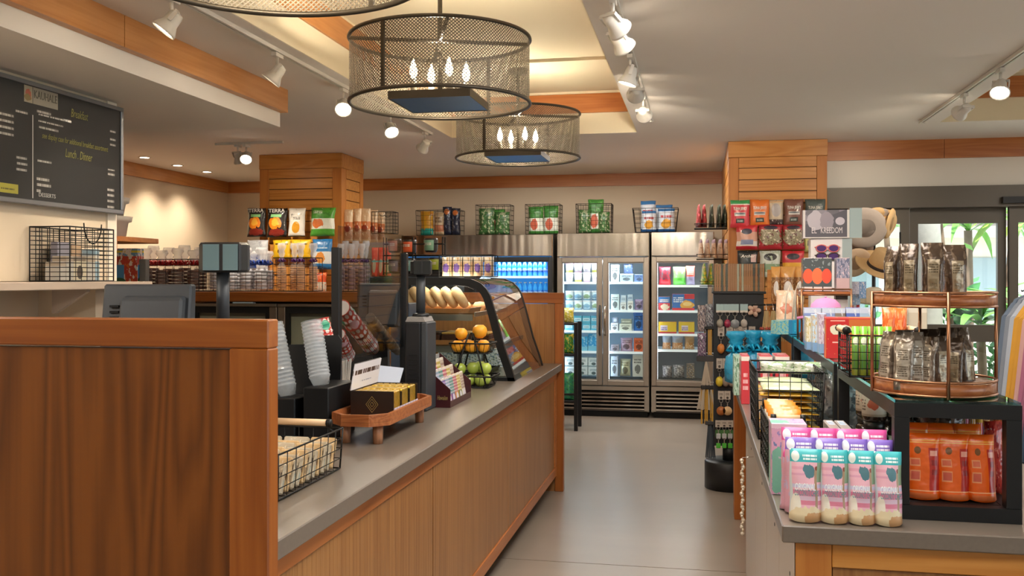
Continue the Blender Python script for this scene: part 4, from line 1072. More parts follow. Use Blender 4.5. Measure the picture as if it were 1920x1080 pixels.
PECAN = M('cake_topping', '#cfa050', .7, var=.4, bscale=120, bump=.8)
TRAYW = M('tray_board', '#a06a3a', .5)
TD = M('tray_dark', '#1d1713', .5)
def tray(lab, x0, x1, y0, y1, z, m):
    t = thing('serving_tray', lab, 'tray', ((x0 + x1) / 2, (y0 + y1) / 2, z))
    w, d = (x1 - x0) / 2, (y1 - y0) / 2
    MB().box(-w, w, -d, d, 0, .008).build('base', m, t)
    MB().prism([(-w, .008), (-w - .012, .03), (-w - .004, .03), (-w + .006, .008)], -d, d, 'Y').prism([(w, .008), (w + .012, .03), (w + .004, .03), (w - .006, .008)], -d, d, 'Y').box(-w, w, -d, -d + .006, .008, .026).box(-w, w, d - .006, d, .008, .026).build('rim', m, t)
ZS = [.911 + .0255, .911 + .2055, .911 + .3955]
tray('wooden tray of golden rolls on the top shelf of the bakery case', -1.86, -1.35, 5.46, 5.76, ZS[2], TRAYW)
tray('tray of dark loaf cake on the middle shelf of the bakery case', -1.74, -1.235, 5.46, 5.76, ZS[1], TRAYW)
tray('dark tray on the lowest deck of the bakery case', -1.75, -1.24, 5.50, 5.80, ZS[0], TD)
tray('wooden tray of pastries on the top shelf, toward the far end of the case', -1.82, -1.36, 5.92, 6.3, ZS[2], TRAYW)
for i in range(7):
    x = -1.80 + i * .067
    o = thing('bread_roll', 'golden oblong roll leaning on the top tray, %s from the register end' % ORD[i], 'bread roll', (x, 5.60, ZS[2] + .0085), 0, 'golden rolls on the top tray')
    obj('crust', cached('roll', lambda: MB().lathe([(0, 0), (.03, .006), (.046, .03), (.05, .075), (.046, .12), (.03, .145), (0, .15)], 12, sx=.62).mesh('crust', BREAD)), o, (0, 0, .02), rot=(0, math.radians(-34), 0))
for i in range(5):
    o = thing('loaf_cake', 'dark brown cake slice with nut topping on the middle tray, %s from the register end' % ORD[i], 'cake', (-1.69 + i * .102, 5.60, ZS[1] + .0085), 0, 'cake slices on the middle tray')
    MB().box(-.046, .046, -.11, .11, 0, .05).build('sponge', BROWNIE, o, .006)
    MB().box(-.044, .044, -.105, .105, .0505, .062).build('topping', PECAN if i > 1 else BROWNIE, o, .005)
for i in range(4):
    turned('pastry', 'round brown pastry on the far top tray, %s from the register end' % ORD[i], 'pastry', (-1.76 + i * .11, 6.1, ZS[2] + .0085), [(0, 0), (.045, .003), (.05, .02), (.035, .04), (0, .045)], BREAD, 12, 'pastries on the far tray')
for i in range(3):
    turned('flat_cookie', 'flat golden cookie on the dark lowest tray, %s from the register end' % ORD[i], 'cookie', (-1.68 + i * .15, 5.64, ZS[0] + .0085), [(0, 0), (.06, .002), (.064, .012), (.05, .02), (0, .022)], BREAD, 14, 'cookies on the lowest tray')
for i in range(3):
    carton('tissue_pack', 'blue and white wrapped pack low inside the bakery case, %s from the glass' % ORD[i], 'package', (-1.30 - .16 * i, 6.12, ZS[0]), .13, .3, .12, pack('tissue_print', '#cfd6de', [('noise', 8, .55, '#7f93ad'), ('noise', 13, .6, '#5d6a3c')]), group='packs inside the bakery case')
# bread basket on the case
Y = 5.75
x, z, w, h = rect(830, 480, 928, 518, Y)
ZT = .911 + .61
wire_basket('wire basket of purple stamped bread bags on top of the bakery case', (x, Y, ZT + .004), w, .16, fy(880, 480, Y).z - ZT, 5, 2, 4, mat=WIRE)
PUR = pack('purple_stamp_bag', '#e3c8a4', [('band', .75, 1, '#efe2cc'), ('noise', 5, .6, '#d1a873'), ('ell', .5, .42, .34, .24, '#7a5aa8', 7)], crinkle=.4)
for i in range(5):
    bag('bread_bag', 'tan bread bag with a purple flower stamp, %s from the tin rack' % ORD[i], 'bread bag', (x - w * .40 + i * w * .2, Y - .02, ZT + .008), w * .19, .12, .09, PUR, 'pillow', 30 + i, group='purple stamped bread bags')
# --- dark pedestal cabinets with customer display poles, and the registers
GREYT = M('granite_cap', '#8b8784', .5, var=.3, bscale=200)
SCRN = M('register_screen', '#0c1114', .08, coat=.6)
PSCR_REFL = M('pole_screen_reflection', '#9fc3cf', .1, .75)  # pale blue window reflection painted into the screen colour
def pole_unit(lab1, lab2, x, y, head_rz, hw, hh, ztop, k_=1.0):
    t = thing('equipment_pedestal', lab1, 'equipment box', (x, y, CT))
    MB().box(-.075 * k_, .03 * k_, -.075, .075, 0, .405).build('housing', BLACKP, t, .006)
    MB().box(.0305 * k_, .075 * k_, -.075, .075, 0, .405).build('side_cover', DGREY, t, .006)
    MB().prism([(-.075 * k_, .406), (.06 * k_, .406), (.045 * k_, .428), (-.06 * k_, .428)], -.07, .07, 'Y').build('cap', GREYT, t)
    for k in range(7): MB().box(-.05 * k_, .01 * k_, -.0762, -.0752, .12 + k * .022, .126 + k * .022).build('vent_slot', DARK, t)
    p = thing('pole_display', lab2, 'customer display', (x, y, CT + .4285), head_rz)
    Z = ztop - CT - .4285
    MB().lathe([(0, 0), (.04, 0), (.036, .012), (.022, .016), (0, .016)], 16).build('foot', BLACKP, p)
    MB().lathe([(.021, .016), (.021, Z - hh), (0, Z - hh)], 14).build('pole', DGREY, p)
    h = MB().prism([(-hw * .32, -.045), (hw * .5, -.05), (hw * .55, .0), (hw * .5, .045), (-hw * .32, .045), (-hw * .5, .02), (-hw * .5, -.02)], Z - hh, Z, 'Z')
    hd = h.build('display_head', BLACKP, p, .008)
    MB().box(-hw * .30, hw * .06, -.0555, -.0545, Z - hh * .93, Z - hh * .07).build('screen', PSCR_REFL if k_ > .8 else SCRN, hd)
    MB().box(hw * .14, hw * .47, -.0565, -.0555, Z - hh * .93, Z - hh * .07).build('screen', PSCR_REFL if k_ > .8 else SCRN, hd)
    MB().box(-hw * .32, hw * .5, -.0545, -.0455, Z - hh * .96, Z - hh * .04).build('screen_frame', BLACKP, hd, .002)
q1 = ray(418, 500); y1 = 2.85
hd1 = fy(418, 455, y1)
pole_unit('tall dark equipment pedestal behind the near framed panel', 'pole mounted customer display with glossy screens nearest the camera', hd1.x, y1, .12, fy(470, 480, y1).x - fy(390, 480, y1).x, hd1.z - fy(418, 511, y1).z, hd1.z)
b2 = on(790, 772, CT); y2 = b2.y + .08
hd2 = fy(785, 488, y2)
pole_unit('tall black equipment pedestal between the acrylic screen and the bakery case', 'pole mounted customer display beside the bakery case', hd2.x + .01, y2, .25, fy(808, 500, y2).x - fy(771, 500, y2).x, hd2.z - fy(785, 516, y2).z, hd2.z, .7)
def register(label, x, y, w, zt, rz):
    t = thing('register', label, 'cash register', (x, y, CT), rz)
    H = zt - CT
    MB().box(-w * .4, w * .4, -.06, .12, 0, .03).build('stand_foot', DGREY, t, .006)
    MB().prism([(-.03, .03), (.05, .03), (.02, H - .2), (-.04, H - .2)], -w * .2, w * .2, 'X').build('stand_arm', DGREY, t)
    MB().prism([(-.03, H - .24), (.03, H - .24), (.045, H), (.005, H)], -w / 2, w / 2, 'X').build('monitor_shell', DGREY, t, .006)
    MB().prism([(-.075, H - .23), (-.031, H - .235), (-.0005, H - .035), (-.04, H - .045)], -w * .24, w * .46, 'X').build('rear_housing', DGREY, t, .008)
    MB().box(-w * .24, w * .46, -.078, -.0755, H - .13, H - .128).build('seam', DARK, t)
    for k in range(8): MB().box(-w * .40, -w * .30, -.014, -.004, H - .20 + k * .018, H - .193 + k * .018).build('vent_slot', DARK, t)
    MB().box(-w * .47, -w * .2, -.045, -.03, H - .235, H - .21).build('port_cover', STEELD, t)
    MB().prism([(.0305, H - .23), (.034, H - .23), (.049, H - .01), (.0455, H - .01)], -w * .46, w * .46, 'X').build('screen', SCRN, t)
ry = 2.72; rx = fy(275, 540, ry).x
register('grey cash register seen from behind over the near framed panel', rx, ry, fy(352, 540, ry).x - fy(198, 540, ry).x, fy(275, 533, ry).z, .12)
ry = 4.95; rx = fy(712, 540, ry).x
register('grey cash register behind the clear acrylic screen', rx, ry, fy(750, 540, ry).x - fy(674, 540, ry).x, fy(712, 531, ry).z, .1)
carton('storage_box', 'dark slate blue box standing beside the second register behind the screen', 'box', (fy(759, 600, ry + .3).x, ry + .3, CT), .11, .18, .46, M('slate_box', '#3a4656', .5))
# --- acrylic screen on two posts
SX, SY0, SY1, SZ = -1.5, 3.745, 4.67, 1.645
t = thing('acrylic_screen', 'clear acrylic sneeze screen held between two black posts on the counter', 'screen', (SX, SY0, CT))
for y in (0, SY1 - SY0):
    MB().box(-.018, .018, y - .018, y + .018, .012, SZ - CT).build('post', BLACK, t, .003)
    MB().box(-.05, .05, y - .05, y + .05, 0, .0115).build('foot', BLACK, t, .002)
MB().box(-.003, .003, .019, SY1 - SY0 - .019, .25, 1.738 - CT).build('pane', PLEXI, t, .001)
# --- cup and lid organisers
CUP = glass('clear_cup', '#dfe6ea', 2.2, .15, .93)
CUPR = film('clear_cup_plastic', '#ccd2d6', .42, .15)
def cup_stack(label, p0, p1, r, mats, n=16, name='cup_stack', group='cup stacks in the organisers'):
    T, L = axis_T(p0, p1)
    t = thing(name, label, 'cup stack', p0)
    t.matrix_world = T
    pr = [(0, 0), (r * .72, 0)]
    for i in range(n):
        z = L * .12 + (L * .88) * i / n
        pr += [(r * .93, z), (r * 1.0, z + .004), (r * 1.0, z + .007), (r * .93, z + .009)]
    pr += [(r * .93, L), (r, L + .002), (r * .88, L + .001)]
    MB().lathe(pr, 16).build('cups', mats, t)
    return t
def organiser(label, x0, x1, px, py, pyb, Y, lean):
    a = fy(px, py, Y); t = thing('cup_organiser', label, 'cup organiser', (a.x, Y, CT), .0)
    H = a.z - CT; w = x1 - x0
    T = Matrix.Rotation(lean, 4, 'X')
    pts = [(-w / 2, .0), (w / 2, .0), (w / 2, H - .02), (w / 2 - .015, H), (-w / 2 + .02, H - .004), (-w / 2, H - .035)]
    MB().prism(pts, -.006, .0, 'Y', T=T).build('front_board', BLACK, t)
    MB().box(-w / 2, w / 2, .001, .10, 0, .02).box(-w / 2, -w / 2 + .006, .001, .1, .021, H * .5).box(w / 2 - .006, w / 2, .001, .1, .021, H * .5).build('tray', BLACK, t)
    return t
YA = 3.42
ORG1 = organiser('black cup organiser board nearest the near framed panel', -.074, .074, 563, 645, 790, YA, math.radians(-4))
YC = 3.54
ORG2 = organiser('black cup organiser board beside the acrylic post', -.063, .063, 609, 628, 790, YC, math.radians(-4))
p = lambda px, py, Y: fy(px, py, Y)
cup_stack('stack of clear plastic cups partly hidden by the near framed panel', p(540, 742, YA - .10), p(512, 608, YA - .07), .040, CUPR)
cup_stack('stack of clear plastic cups in front of the black organiser', p(602, 722, YC - .23), p(584, 604, YC - .19), .041, CUPR)
for og, q_, ww in ((ORG1, p(540, 742, YA - .10), .05), (ORG2, p(602, 722, YC - .23), .05)):
    a_ = q_ - og.location
    MB().box(a_.x - ww, a_.x + ww, a_.y - .05, -.007, 0, a_.z - .004).build('cup_ledge', BLACK, og, .004)
REDC = pack('holiday_cup', '#c0342c', [('dots', 5, 9, .12, '#e9d9d0'), ('ell', .3, .85, .18, .1, '#3f9a78'), ('ell', .75, .75, .18, .08, '#e8a9ae'), ('stripes', 14, .35, '#e9dcd6', .0, .42)])
cup_stack('stack of red patterned cups behind the clear cups', p(622, 690, YC + .06), p(598, 600, YC + .06), .044, REDC, 6)
cup_stack('slanted stack of red striped cups behind the acrylic screen', fx(700, 655, -1.63), fx(640, 578, -1.63), .044, REDC, 5)
cup_stack('short slanted stack of red striped cups low behind the acrylic screen', fx(655, 672, -1.60), fx(634, 628, -1.60), .036, REDC, 3)
cup_stack('slanted grey sleeve of lids behind the acrylic screen', fx(746, 660, -1.57), fx(694, 596, -1.57), .026, M('lid_grey', '#55524e', .4), 10)
# shelf block the slanted stacks rest in
qq = Vector((-1.74, 4.5, 1))
t = thing('cup_rack', 'dark slanted cup rack behind the acrylic screen', 'rack', (qq.x, 4.5, CT))
MB().box(-.17, .17, -.12, -.114, 0, .22).box(-.17, .17, .11, .116, 0, .36).box(-.17, -.164, -.113, .109, 0, .2).box(.164, .17, -.113, .109, 0, .2).build('side_board', BLACK, t)
MB().box(-.163, .163, -.113, .109, 0, .05).build('floor_board', BLACK, t)
# straws in a jar
q = p(654, 742, 3.9)
t = thing('straw_jar', 'bundle of pale wrapped straws standing behind the acrylic screen', 'straws', (-1.60, 4.08, CT))
MB().lathe([(0, 0), (.032, 0), (.036, .1), (.033, .1), (.03, .006), (0, .006)], 12).build('jar', DGREY, t)
for i in range(14):
    a = i * 2.39996; r = .006 + .0015 * i
    MB().tube((r * .7 * math.cos(a), r * .7 * math.sin(a), .01), (r * 1.6 * math.cos(a), r * 1.6 * math.sin(a), .235), .003, 5).build('straw', M('straw_paper', '#cfc8be', .6), t)
# printer and card reader by the near panel
q = on(527, 815, CT)
t = thing('receipt_printer', 'dark grey receipt printer on the counter behind the near framed panel', 'printer', (-1.52, 2.50, CT))
MB().prism([(-.09, 0), (.09, 0), (.09, .10), (.06, .13), (-.09, .13)], -.08, .08, 'X').build('shell', DGREY, t, .006)
MB().box(-.06, .06, -.0912, -.0902, .06, .063).build('paper_slot', DARK, t)
t = thing('drinks_dispenser', 'tall grey dispenser with a chrome top squeezed between panel and cups', 'dispenser', (-1.665, 3.52, CT))
MB().lathe([(0, 0), (.06, 0), (.06, .22), (.05, .235), (0, .235)], 16).build('body', DGREY, t)
MB().lathe([(.02, .2355), (.055, .2355), (.05, .25), (.03, .255), (.0, .255)], 16).build('cap', CHROME, t)
# white tissue papers behind the screen
t = thing('paper_box', 'open white paper box behind the foil bar display', 'paper', (-1.40, 3.96, CT), .3)
MB().box(-.07, .07, -.05, .05, 0, .10).build('box_body', BLACKP, t, .003)
MB().add([(-.09, -.06, .101), (.09, -.06, .101), (.12, .03, .20), (-.07, .05, .22)], [(0, 1, 2, 3)]).add([(-.09, -.06, .104), (.09, -.06, .104), (.12, .03, .203), (-.07, .05, .223)], [(0, 1, 2, 3)]).build('paper_flap', M('blue_white_paper', '#b9c2d3', .6), t)

# --- near wire basket of bars with wooden grips
x0 = -1.40; x1 = -1.105; y0 = 2.345; y1 = 2.81
BZ = CT + .005
wire_basket('black wire basket of wrapped bars with pale wooden grips, nearest on the counter', ((x0 + x1) / 2, (y0 + y1) / 2, BZ), y1 - y0, x1 - x0, .125, 8, 6, 4, rz=math.pi / 2, r=.0016, rimr=.003, wood=True, taper=.04)
PKB = pack('bar_wrap', '#b9a98e', [('lines', .06, .94, .55, .8, 1, '#4a4038'), ('rect', .05, .5, .15, .45, '#7d938f'), ('noise', 8, .62, '#d8c9a8')], crinkle=.4)
PKB2 = pack('bar_wrap_tan', '#caa877', [('lines', .06, .94, .3, .6, 1, '#6a4a30'), ('noise', 8, .62, '#e0cba4')], crinkle=.4)
rnd = random.Random(3)
k = 0
for row in range(3):
    for i in range(11):
        y = y0 + .05 + i * .036
        x = x0 + .055 + row * .092
        o = carton('snack_bar', 'oat bar in the near wire basket, %s from the camera, %s row' % (ORD[i], ('cup side', 'middle', 'aisle side')[row]), 'snack bar', (x, y, BZ + .006), .084, .018, .085 + .012 * (1 if i % 3 else 0), PKB if (i + row) % 3 else PKB2, rot=(math.radians(-24), 0, rnd.uniform(-.05, .05)), group='bars in the near wire basket', bev=.004)
# --- wooden tray on legs with the foil bar display
ty0, ty1 = 3.20, 3.86; tx0, tx1 = -1.325, -1.10; LZ = .07
t = thing('footed_tray', 'reddish wooden eight-sided tray on four round legs on the counter', 'tray', ((tx0 + tx1) / 2, (ty0 + ty1) / 2, CT))
w, d, c = (tx1 - tx0) / 2, (ty1 - ty0) / 2, .06
octa = [(-w + c, -d), (w - c, -d), (w, -d + c), (w, d - c), (w - c, d), (-w + c, d), (-w, d - c), (-w, -d + c)]
MB().prism(octa, LZ, LZ + .014, 'Z').build('base', W_TRAY, t)
s = 1 - .016 / w
inner = [(p_[0] * (1 - .014 / w), p_[1] * (1 - .014 / d)) for p_ in octa]
for i in range(8):
    j = (i + 1) % 8
    v = [octa[i], octa[j], inner[j], inner[i]]
    MB().prism(v, LZ + .0145, LZ + .042, 'Z').build('rim_side', W_TRAY, t)
for sx in (-1, 1):
    for sy in (-1, 1): MB().lathe([(0, 0), (.018, 0), (.020, LZ - .001), (0, LZ - .001)], 14, (sx * (w - .05), sy * (d - .07), 0)).build('leg', wood('tray_leg', '#8a5a3c', '#a87452', '#b98462', 'Z', 3), t)
FZ = CT + LZ + .0145
by0 = 3.36; bw = .30
t = thing('bar_display_box', 'dark display box of gold foil bars on the footed wooden tray', 'display box', (-1.205, by0, FZ))
DBOX = M('dark_card', '#241a15', .4)
hw_ = .085
MB().box(-hw_, hw_, 0, .004, 0, .095).build('side_wall', DBOX, t); MB().box(-hw_, hw_, bw - .004, bw, 0, .095).build('side_wall', DBOX, t)
MB().box(-hw_, hw_ - .001, .0045, bw - .0045, 0, .004).build('floor_card', DBOX, t)
MB().box(-hw_, -hw_ + .004, .0045, bw - .0045, .0045, .095).build('back_wall', DBOX, t)
for k in (1, 2): MB().box(-hw_ + .005, hw_, bw * k / 3 - .002, bw * k / 3 + .002, .0045, .085).build('divider', DBOX, t)
PRS = pack('price_strip', '#c9c4d6', [('stripes', 9, .12, '#4a3a35'), ('lines', 0, 1, .2, .7, 1, '#8a7f98')])
MB().box(hw_ + .0005, hw_ + .003, 0, bw, 0, .032).build('price_strip', PRS, t)
GLY = pack('lid_print', '#dcdce4', [('lines', .04, .96, .56, .86, 1, '#4b3a34'), ('lines', .3, .7, .25, .33, 1, '#9aa0b8')])
lid = MB().box(0, bw, -.003, .0, 0, .10, T=Matrix.Translation((-hw_ - .002, 0, .0955)) @ Matrix.Rotation(math.radians(90), 4, 'Z') @ Matrix.Rotation(math.radians(10), 4, 'X'))
lid.build('lid', GLY, t)
MB().box(0, bw, .0002, .003, 0, .102, T=Matrix.Translation((-hw_ - .002, 0, .0955)) @ Matrix.Rotation(math.radians(90), 4, 'Z') @ Matrix.Rotation(math.radians(10), 4, 'X')).build('lid_back', DBOX, t)
GOLDL = M('gold_print', '#b8a468', .4, .5)
dm = MB()
for s_ in (.03, .02, .009):
    P = [(0, -s_), (s_ * .8, 0), (0, s_), (-s_ * .8, 0)]
    for i in range(4):
        a, b = P[i], P[(i + 1) % 4]
        dm.tube((a[0], -.001, .045 + a[1]), (b[0], -.001, .045 + b[1]), .0008, 4)
dm.build('diamond_emblem', GOLDL, t)
FOIL = M('gold_foil', '#cfa833', .28, .7, bump=1.0, bscale=70, var=.45)
for r_ in range(3):
    for k in range(6):
        yy = by0 + bw * (r_ + .5) / 3
        carton('foil_bar', 'gold foil bar in the dark box, %s from the aisle, %s row' % (ORD[k], ('near', 'middle', 'far')[r_]), 'chocolate bar', (-1.205 + hw_ - .017 - k * .027, yy, FZ + .0045), .025, bw / 3 - .016, .088, FOIL, group='gold foil bars in the dark box', bev=.004)
# --- maroon display box of patterned bars
mx0, mx1, my0, my1 = -1.305, -1.135, 4.235, 4.64
MAR = M('maroon_card', '#3a1118', .35)
t = thing('bar_display_box', 'maroon stepped display box of patterned chocolate bars beside the fruit stand', 'display box', ((mx0 + mx1) / 2, my0, CT))
w = (mx1 - mx0) / 2; D = my1 - my0
zt1, zt0 = .22, .085
side = [(-w, 0), (w, 0), (w, zt0), (-w + .01, zt1), (-w, zt1)]
MB().prism(side, 0, .004, 'Y').build('side_wall', MAR, t); MB().prism(side, D - .004, D, 'Y').build('side_wall', MAR, t)
MB().box(-w, -w + .004, .0045, D - .0045, 0, zt1).build('back_wall', M('grey_card', '#8b8d8c', .6), t)
MB().box(-w + .0045, w - .004, .0045, D - .0045, 0, .004).build('floor_card', MAR, t)
MB().box(w - .0035, w, .0045, D - .0045, 0, .03).build('front_lip', MAR, t)
text('Hawaiian', .03, GOLDL, t, (.046, -.0008, .045), (math.pi / 2, 0, 0), .3, fit=.05)
cols = [('#5a4490', '#c9b6e0', '#2f7d78'), ('#7f98b5', '#e6e0ea', '#b56f92'), ('#3f8a80', '#d9cfe2', '#7a5a9a'), ('#b0506a', '#e9dccf', '#c98c4a'), ('#b7a452', '#efe6c6', '#6f7c3a'), ('#c9bfae', '#8a5a4c', '#e8e2d8')]
for c_ in range(6):
    mt_ = pack('choc_bar_%d' % c_, cols[c_][0], [('dots', 6, 9, .09, cols[c_][1], .35, 1), ('band', .0, .34, cols[c_][2]), ('ell', .5, .18, .3, .14, '#e4e0ea'), ('band', .93, 1, '#d8d2c6')], rough=.3)
    for r_ in range(3):
        x = w - .02 - r_ * .045
        hgt = .13 + .035 * r_
        o = carton('chocolate_bar', 'patterned chocolate bar in the maroon box, %s from the camera, %s step' % (ORD[c_], ('front', 'middle', 'back')[r_]), 'chocolate bar', ((mx0 + mx1) / 2 + x - .008, my0 + D * (c_ + .5) / 6, CT + .0045), D / 6 - .008, .012, hgt, mt_, rot=(math.radians(-10), 0, math.radians(90)), group='patterned bars in the maroon box', bev=.002)
# --- two-tier fruit stand
fx0, fy0 = -1.235, 5.10
t = thing('fruit_stand', 'black wire two tier fruit stand holding oranges above green apples', 'fruit stand', (fx0, fy0, CT))
def hoop(z, hx, hy): return [(-hx, -hy, z), (hx, -hy, z), (hx, hy, z), (-hx, hy, z)]
for nm, z, hx, hy, dep in (('lower_basket', .065, .128, .105, .06), ('upper_basket', .245, .115, .085, .055)):
    m = MB(); m.path(hoop(z, hx, hy), .005, 6, closed=True); m.path(hoop(z - dep, hx * .82, hy * .82), .004, 6, closed=True)
    for i in range(9):
        u = -1 + i / 4
        m.path([(u * hx, -hy, z), (u * hx * .82, -hy * .82, z - dep), (u * hx * .82, hy * .82, z - dep), (u * hx, hy, z)], .0017, 4)
    for i in range(7):
        v = -1 + i / 3
        m.path([(-hx, v * hy, z), (-hx * .82, v * hy * .82, z - dep), (hx * .82, v * hy * .82, z - dep), (hx, v * hy, z)], .0017, 4)
    m.build(nm, WIRE, t)
for sx, y in ((-1, -.1), (1, -.1), (-1, .1), (1, .1)):
    MB().tube((sx * .10, y * 1.04, .004), (sx * .012, y * .55, .30), .0055, 6).build('frame_leg', WIRE, t)
MB().tube((0, -.055, .298), (0, .055, .298), .006, 6).build('top_bar', WIRE, t)
ORM = M('orange_peel', '#efa528', .45, bump=.25, bscale=220); APM = M('apple_skin', '#a9bd52', .25, var=.2, bscale=20, coat=.4)
STM = M('fruit_stem', '#5a4424', .7)
def fruit(nm, lab, cat, x, y, z, r, m, grp, sz=.94):
    o = thing(nm, lab, cat, (fx0 + x, fy0 + y, CT + z), random.uniform(0, 6), grp)
    pr = [(0, .1 * r), (r * .35, 0), (r * .8, r * .35), (r, r * .95), (r * .88, r * 1.5), (r * .5, r * 1.86), (r * .18, r * 1.86), (0, r * 1.75)]
    obj('flesh', cached((nm, round(r, 3)), lambda: MB().lathe([(a, b * sz) for a, b in pr], 16).mesh('flesh', m)), o)
    obj('stem', cached((nm, 'stem', round(r, 3)), lambda: MB().tube((0, 0, r * 1.7 * sz), (.003, 0, r * (1.98 if nm == 'apple' else 1.8) * sz), .002, 5).mesh('stem', STM)), o)
i = 0
for (x, y, z) in ((-.078, -.045, .194), (.0, -.045, .194), (.07, -.045, .194), (-.04, .035, .194), (.05, .035, .194), (-.062, -.03, .262), (.045, -.032, .272)):
    fruit('orange', 'orange in the upper fruit tier, %s' % ('heaped on top, nearer the pedestal' if i == 5 else 'heaped on top and largest' if i == 6 else ORD[i] + ' of those on the wires'), 'orange', x, y, z, .0365 if i < 6 else .042, ORM, 'oranges in the upper tier'); i += 1
i = 0
for (x, y, z) in ((-.085, -.05, .008), (-.015, -.052, .008), (.055, -.052, .008), (-.085, .035, .008), (-.015, .03, .008), (.065, .03, .008), (-.07, -.03, .068), (.005, -.02, .074), (.075, -.025, .072), (.03, .04, .075)):
    fruit('apple', 'green apple in the lower fruit tier, %s' % (ORD[i] + ' of those on the wires' if i < 6 else ORD[i - 6] + ' of those heaped on top'), 'apple', x, y, z, .033 if i < 6 else .036, APM, 'green apples in the lower tier'); i += 1
# ================================================================== goods in and on the coolers
def zsh(t, i): return t[i]
LTUB = M('tub_lid', '#e9e6ee', .3)
def front(x0, x1, n, m=.01):
    w = (x1 - x0) / n
    return [(x0 + w * (i + .5), w - m) for i in range(n)]
def tub(lab, x, y, z, w, h, m, lm, grp):
    r = w / 2
    turned('ice_cream_tub', lab, 'tub', (x, y, z), [(0, 0), (r * .84, 0), (r * .97, h * .84), (0, h * .84)], m, 14, grp, lid=[(r * .98, h * .842), (r, h * .86), (r, h * .98), (r * .95, h), (0, h)], lidmat=lm)
T1 = [pack('tub_a', '#e8e6ee', [('band', .0, .16, '#d8c8e0'), ('ell', .5, .5, .3, .18, '#cbb9d8'), ('lines', .3, .7, .45, .55, 2, '#8a78a8')]), pack('tub_b', '#eceae6', [('band', 0, .28, '#d8d66a'), ('lines', .3, .7, .5, .62, 2, '#8d8a86')]), pack('tub_c', '#efe9ef', [('band', 0, .12, '#d58fc0'), ('lines', .3, .7, .45, .6, 2, '#a08aa0')])]
LIDP, LIDY = M('lid_pink', '#d9a6c8', .35), M('lid_white', '#eeeef2', .35)
T2 = [pack('tub_d', '#cfe4f0', [('ell', .5, .5, .34, .26, '#7fa9c8', 5), ('band', 0, .14, '#4f8fb8')]), pack('tub_e', '#dbe8ee', [('ell', .5, .5, .34, .26, '#93b08e', 5), ('band', 0, .14, '#78b7d6')])]
yB = YF + .15
zS = {i: SH2[i] for i in range(5)}
bot2 = cz(722) + .032
xl0, xl1 = cx(1056), cx(1122)
xr0, xr1 = cx(1143), cx(1207)
rows = [0]
def lname(shelf, i, lev): return '%s from the hinge, %s layer, %s shelf' % (ORD[i], ('lower', 'upper')[lev], shelf)
zA, zBb, zC_, zD = SH2[0], SH2[1], SH2[2], SH2[3]
for lev in range(2):
    for i, (x, w) in enumerate(front(xl0, xl1, 4, .004)):
        h = .105
        tub('pastel tub behind the first door, ' + lname('top', i, lev), x, yB, zA + .0005 + lev * (h + .001), w, h, T1[(i + lev) % 3], (LIDY, LIDP)[lev], 'tubs on the top shelf of the two door cooler')
        tub('pale blue tub behind the first door, ' + lname('second', i, lev), x, yB, zBb + .0005 + lev * (h + .001), w, h, T2[(i + lev) % 2], LIDY, 'tubs on the second shelf of the two door cooler')
CYN = pack('carton_cyan', '#5fb2d0', [('rect', .1, .9, .3, .7, '#cfe6ee'), ('lines', .2, .8, .4, .6, 2, '#3a7f9c')])
CYD = pack('carton_sky', '#3f9ad0', [('noise', 5, .55, '#9fd0e6'), ('band', 0, .3, '#7fc0d8')])
WHC = pack('carton_white', '#dfe5e6', [('lines', .15, .85, .55, .8, 2, '#8a9aa0'), ('band', .0, .12, '#9fb2b8'), ('ell', .5, .3, .2, .16, '#5d6a6c')])
def bx_(lab, x, y, z, w, d, h, m, grp=None): carton('food_carton', lab, 'carton', (x, y, z + .0006), w, d, h, m, group=grp)
for lev in range(2):
    for i, (x, w) in enumerate(front(xl0, xl1, 4, .006)):
        bx_('cyan carton behind the first door, ' + lname('third', i, lev), x, yB, zC_ + lev * .082, w, .1, .08, CYN, 'cyan cartons in the two door cooler')
for i, (x, w) in enumerate(front(xl0, xl1, 3, .006)):
    bx_('tall sky blue carton behind the first cooler door, %s from the hinge end' % ORD[i], x, yB, zD, w, .1, .19 - .03 * (i == 1), CYD, 'sky blue cartons in the two door cooler')
for lev in range(2):
    for i, (x, w) in enumerate(front(xl0, xl1, 3, .008)):
        bx_('pale carton at the bottom of the first door, %s from the hinge, %s layer' % (ORD[i], ('lower', 'upper')[lev]), x, yB, SH2[4] + lev * .103, w, .1, .10, WHC, 'pale cartons at the bottom of the two door cooler')
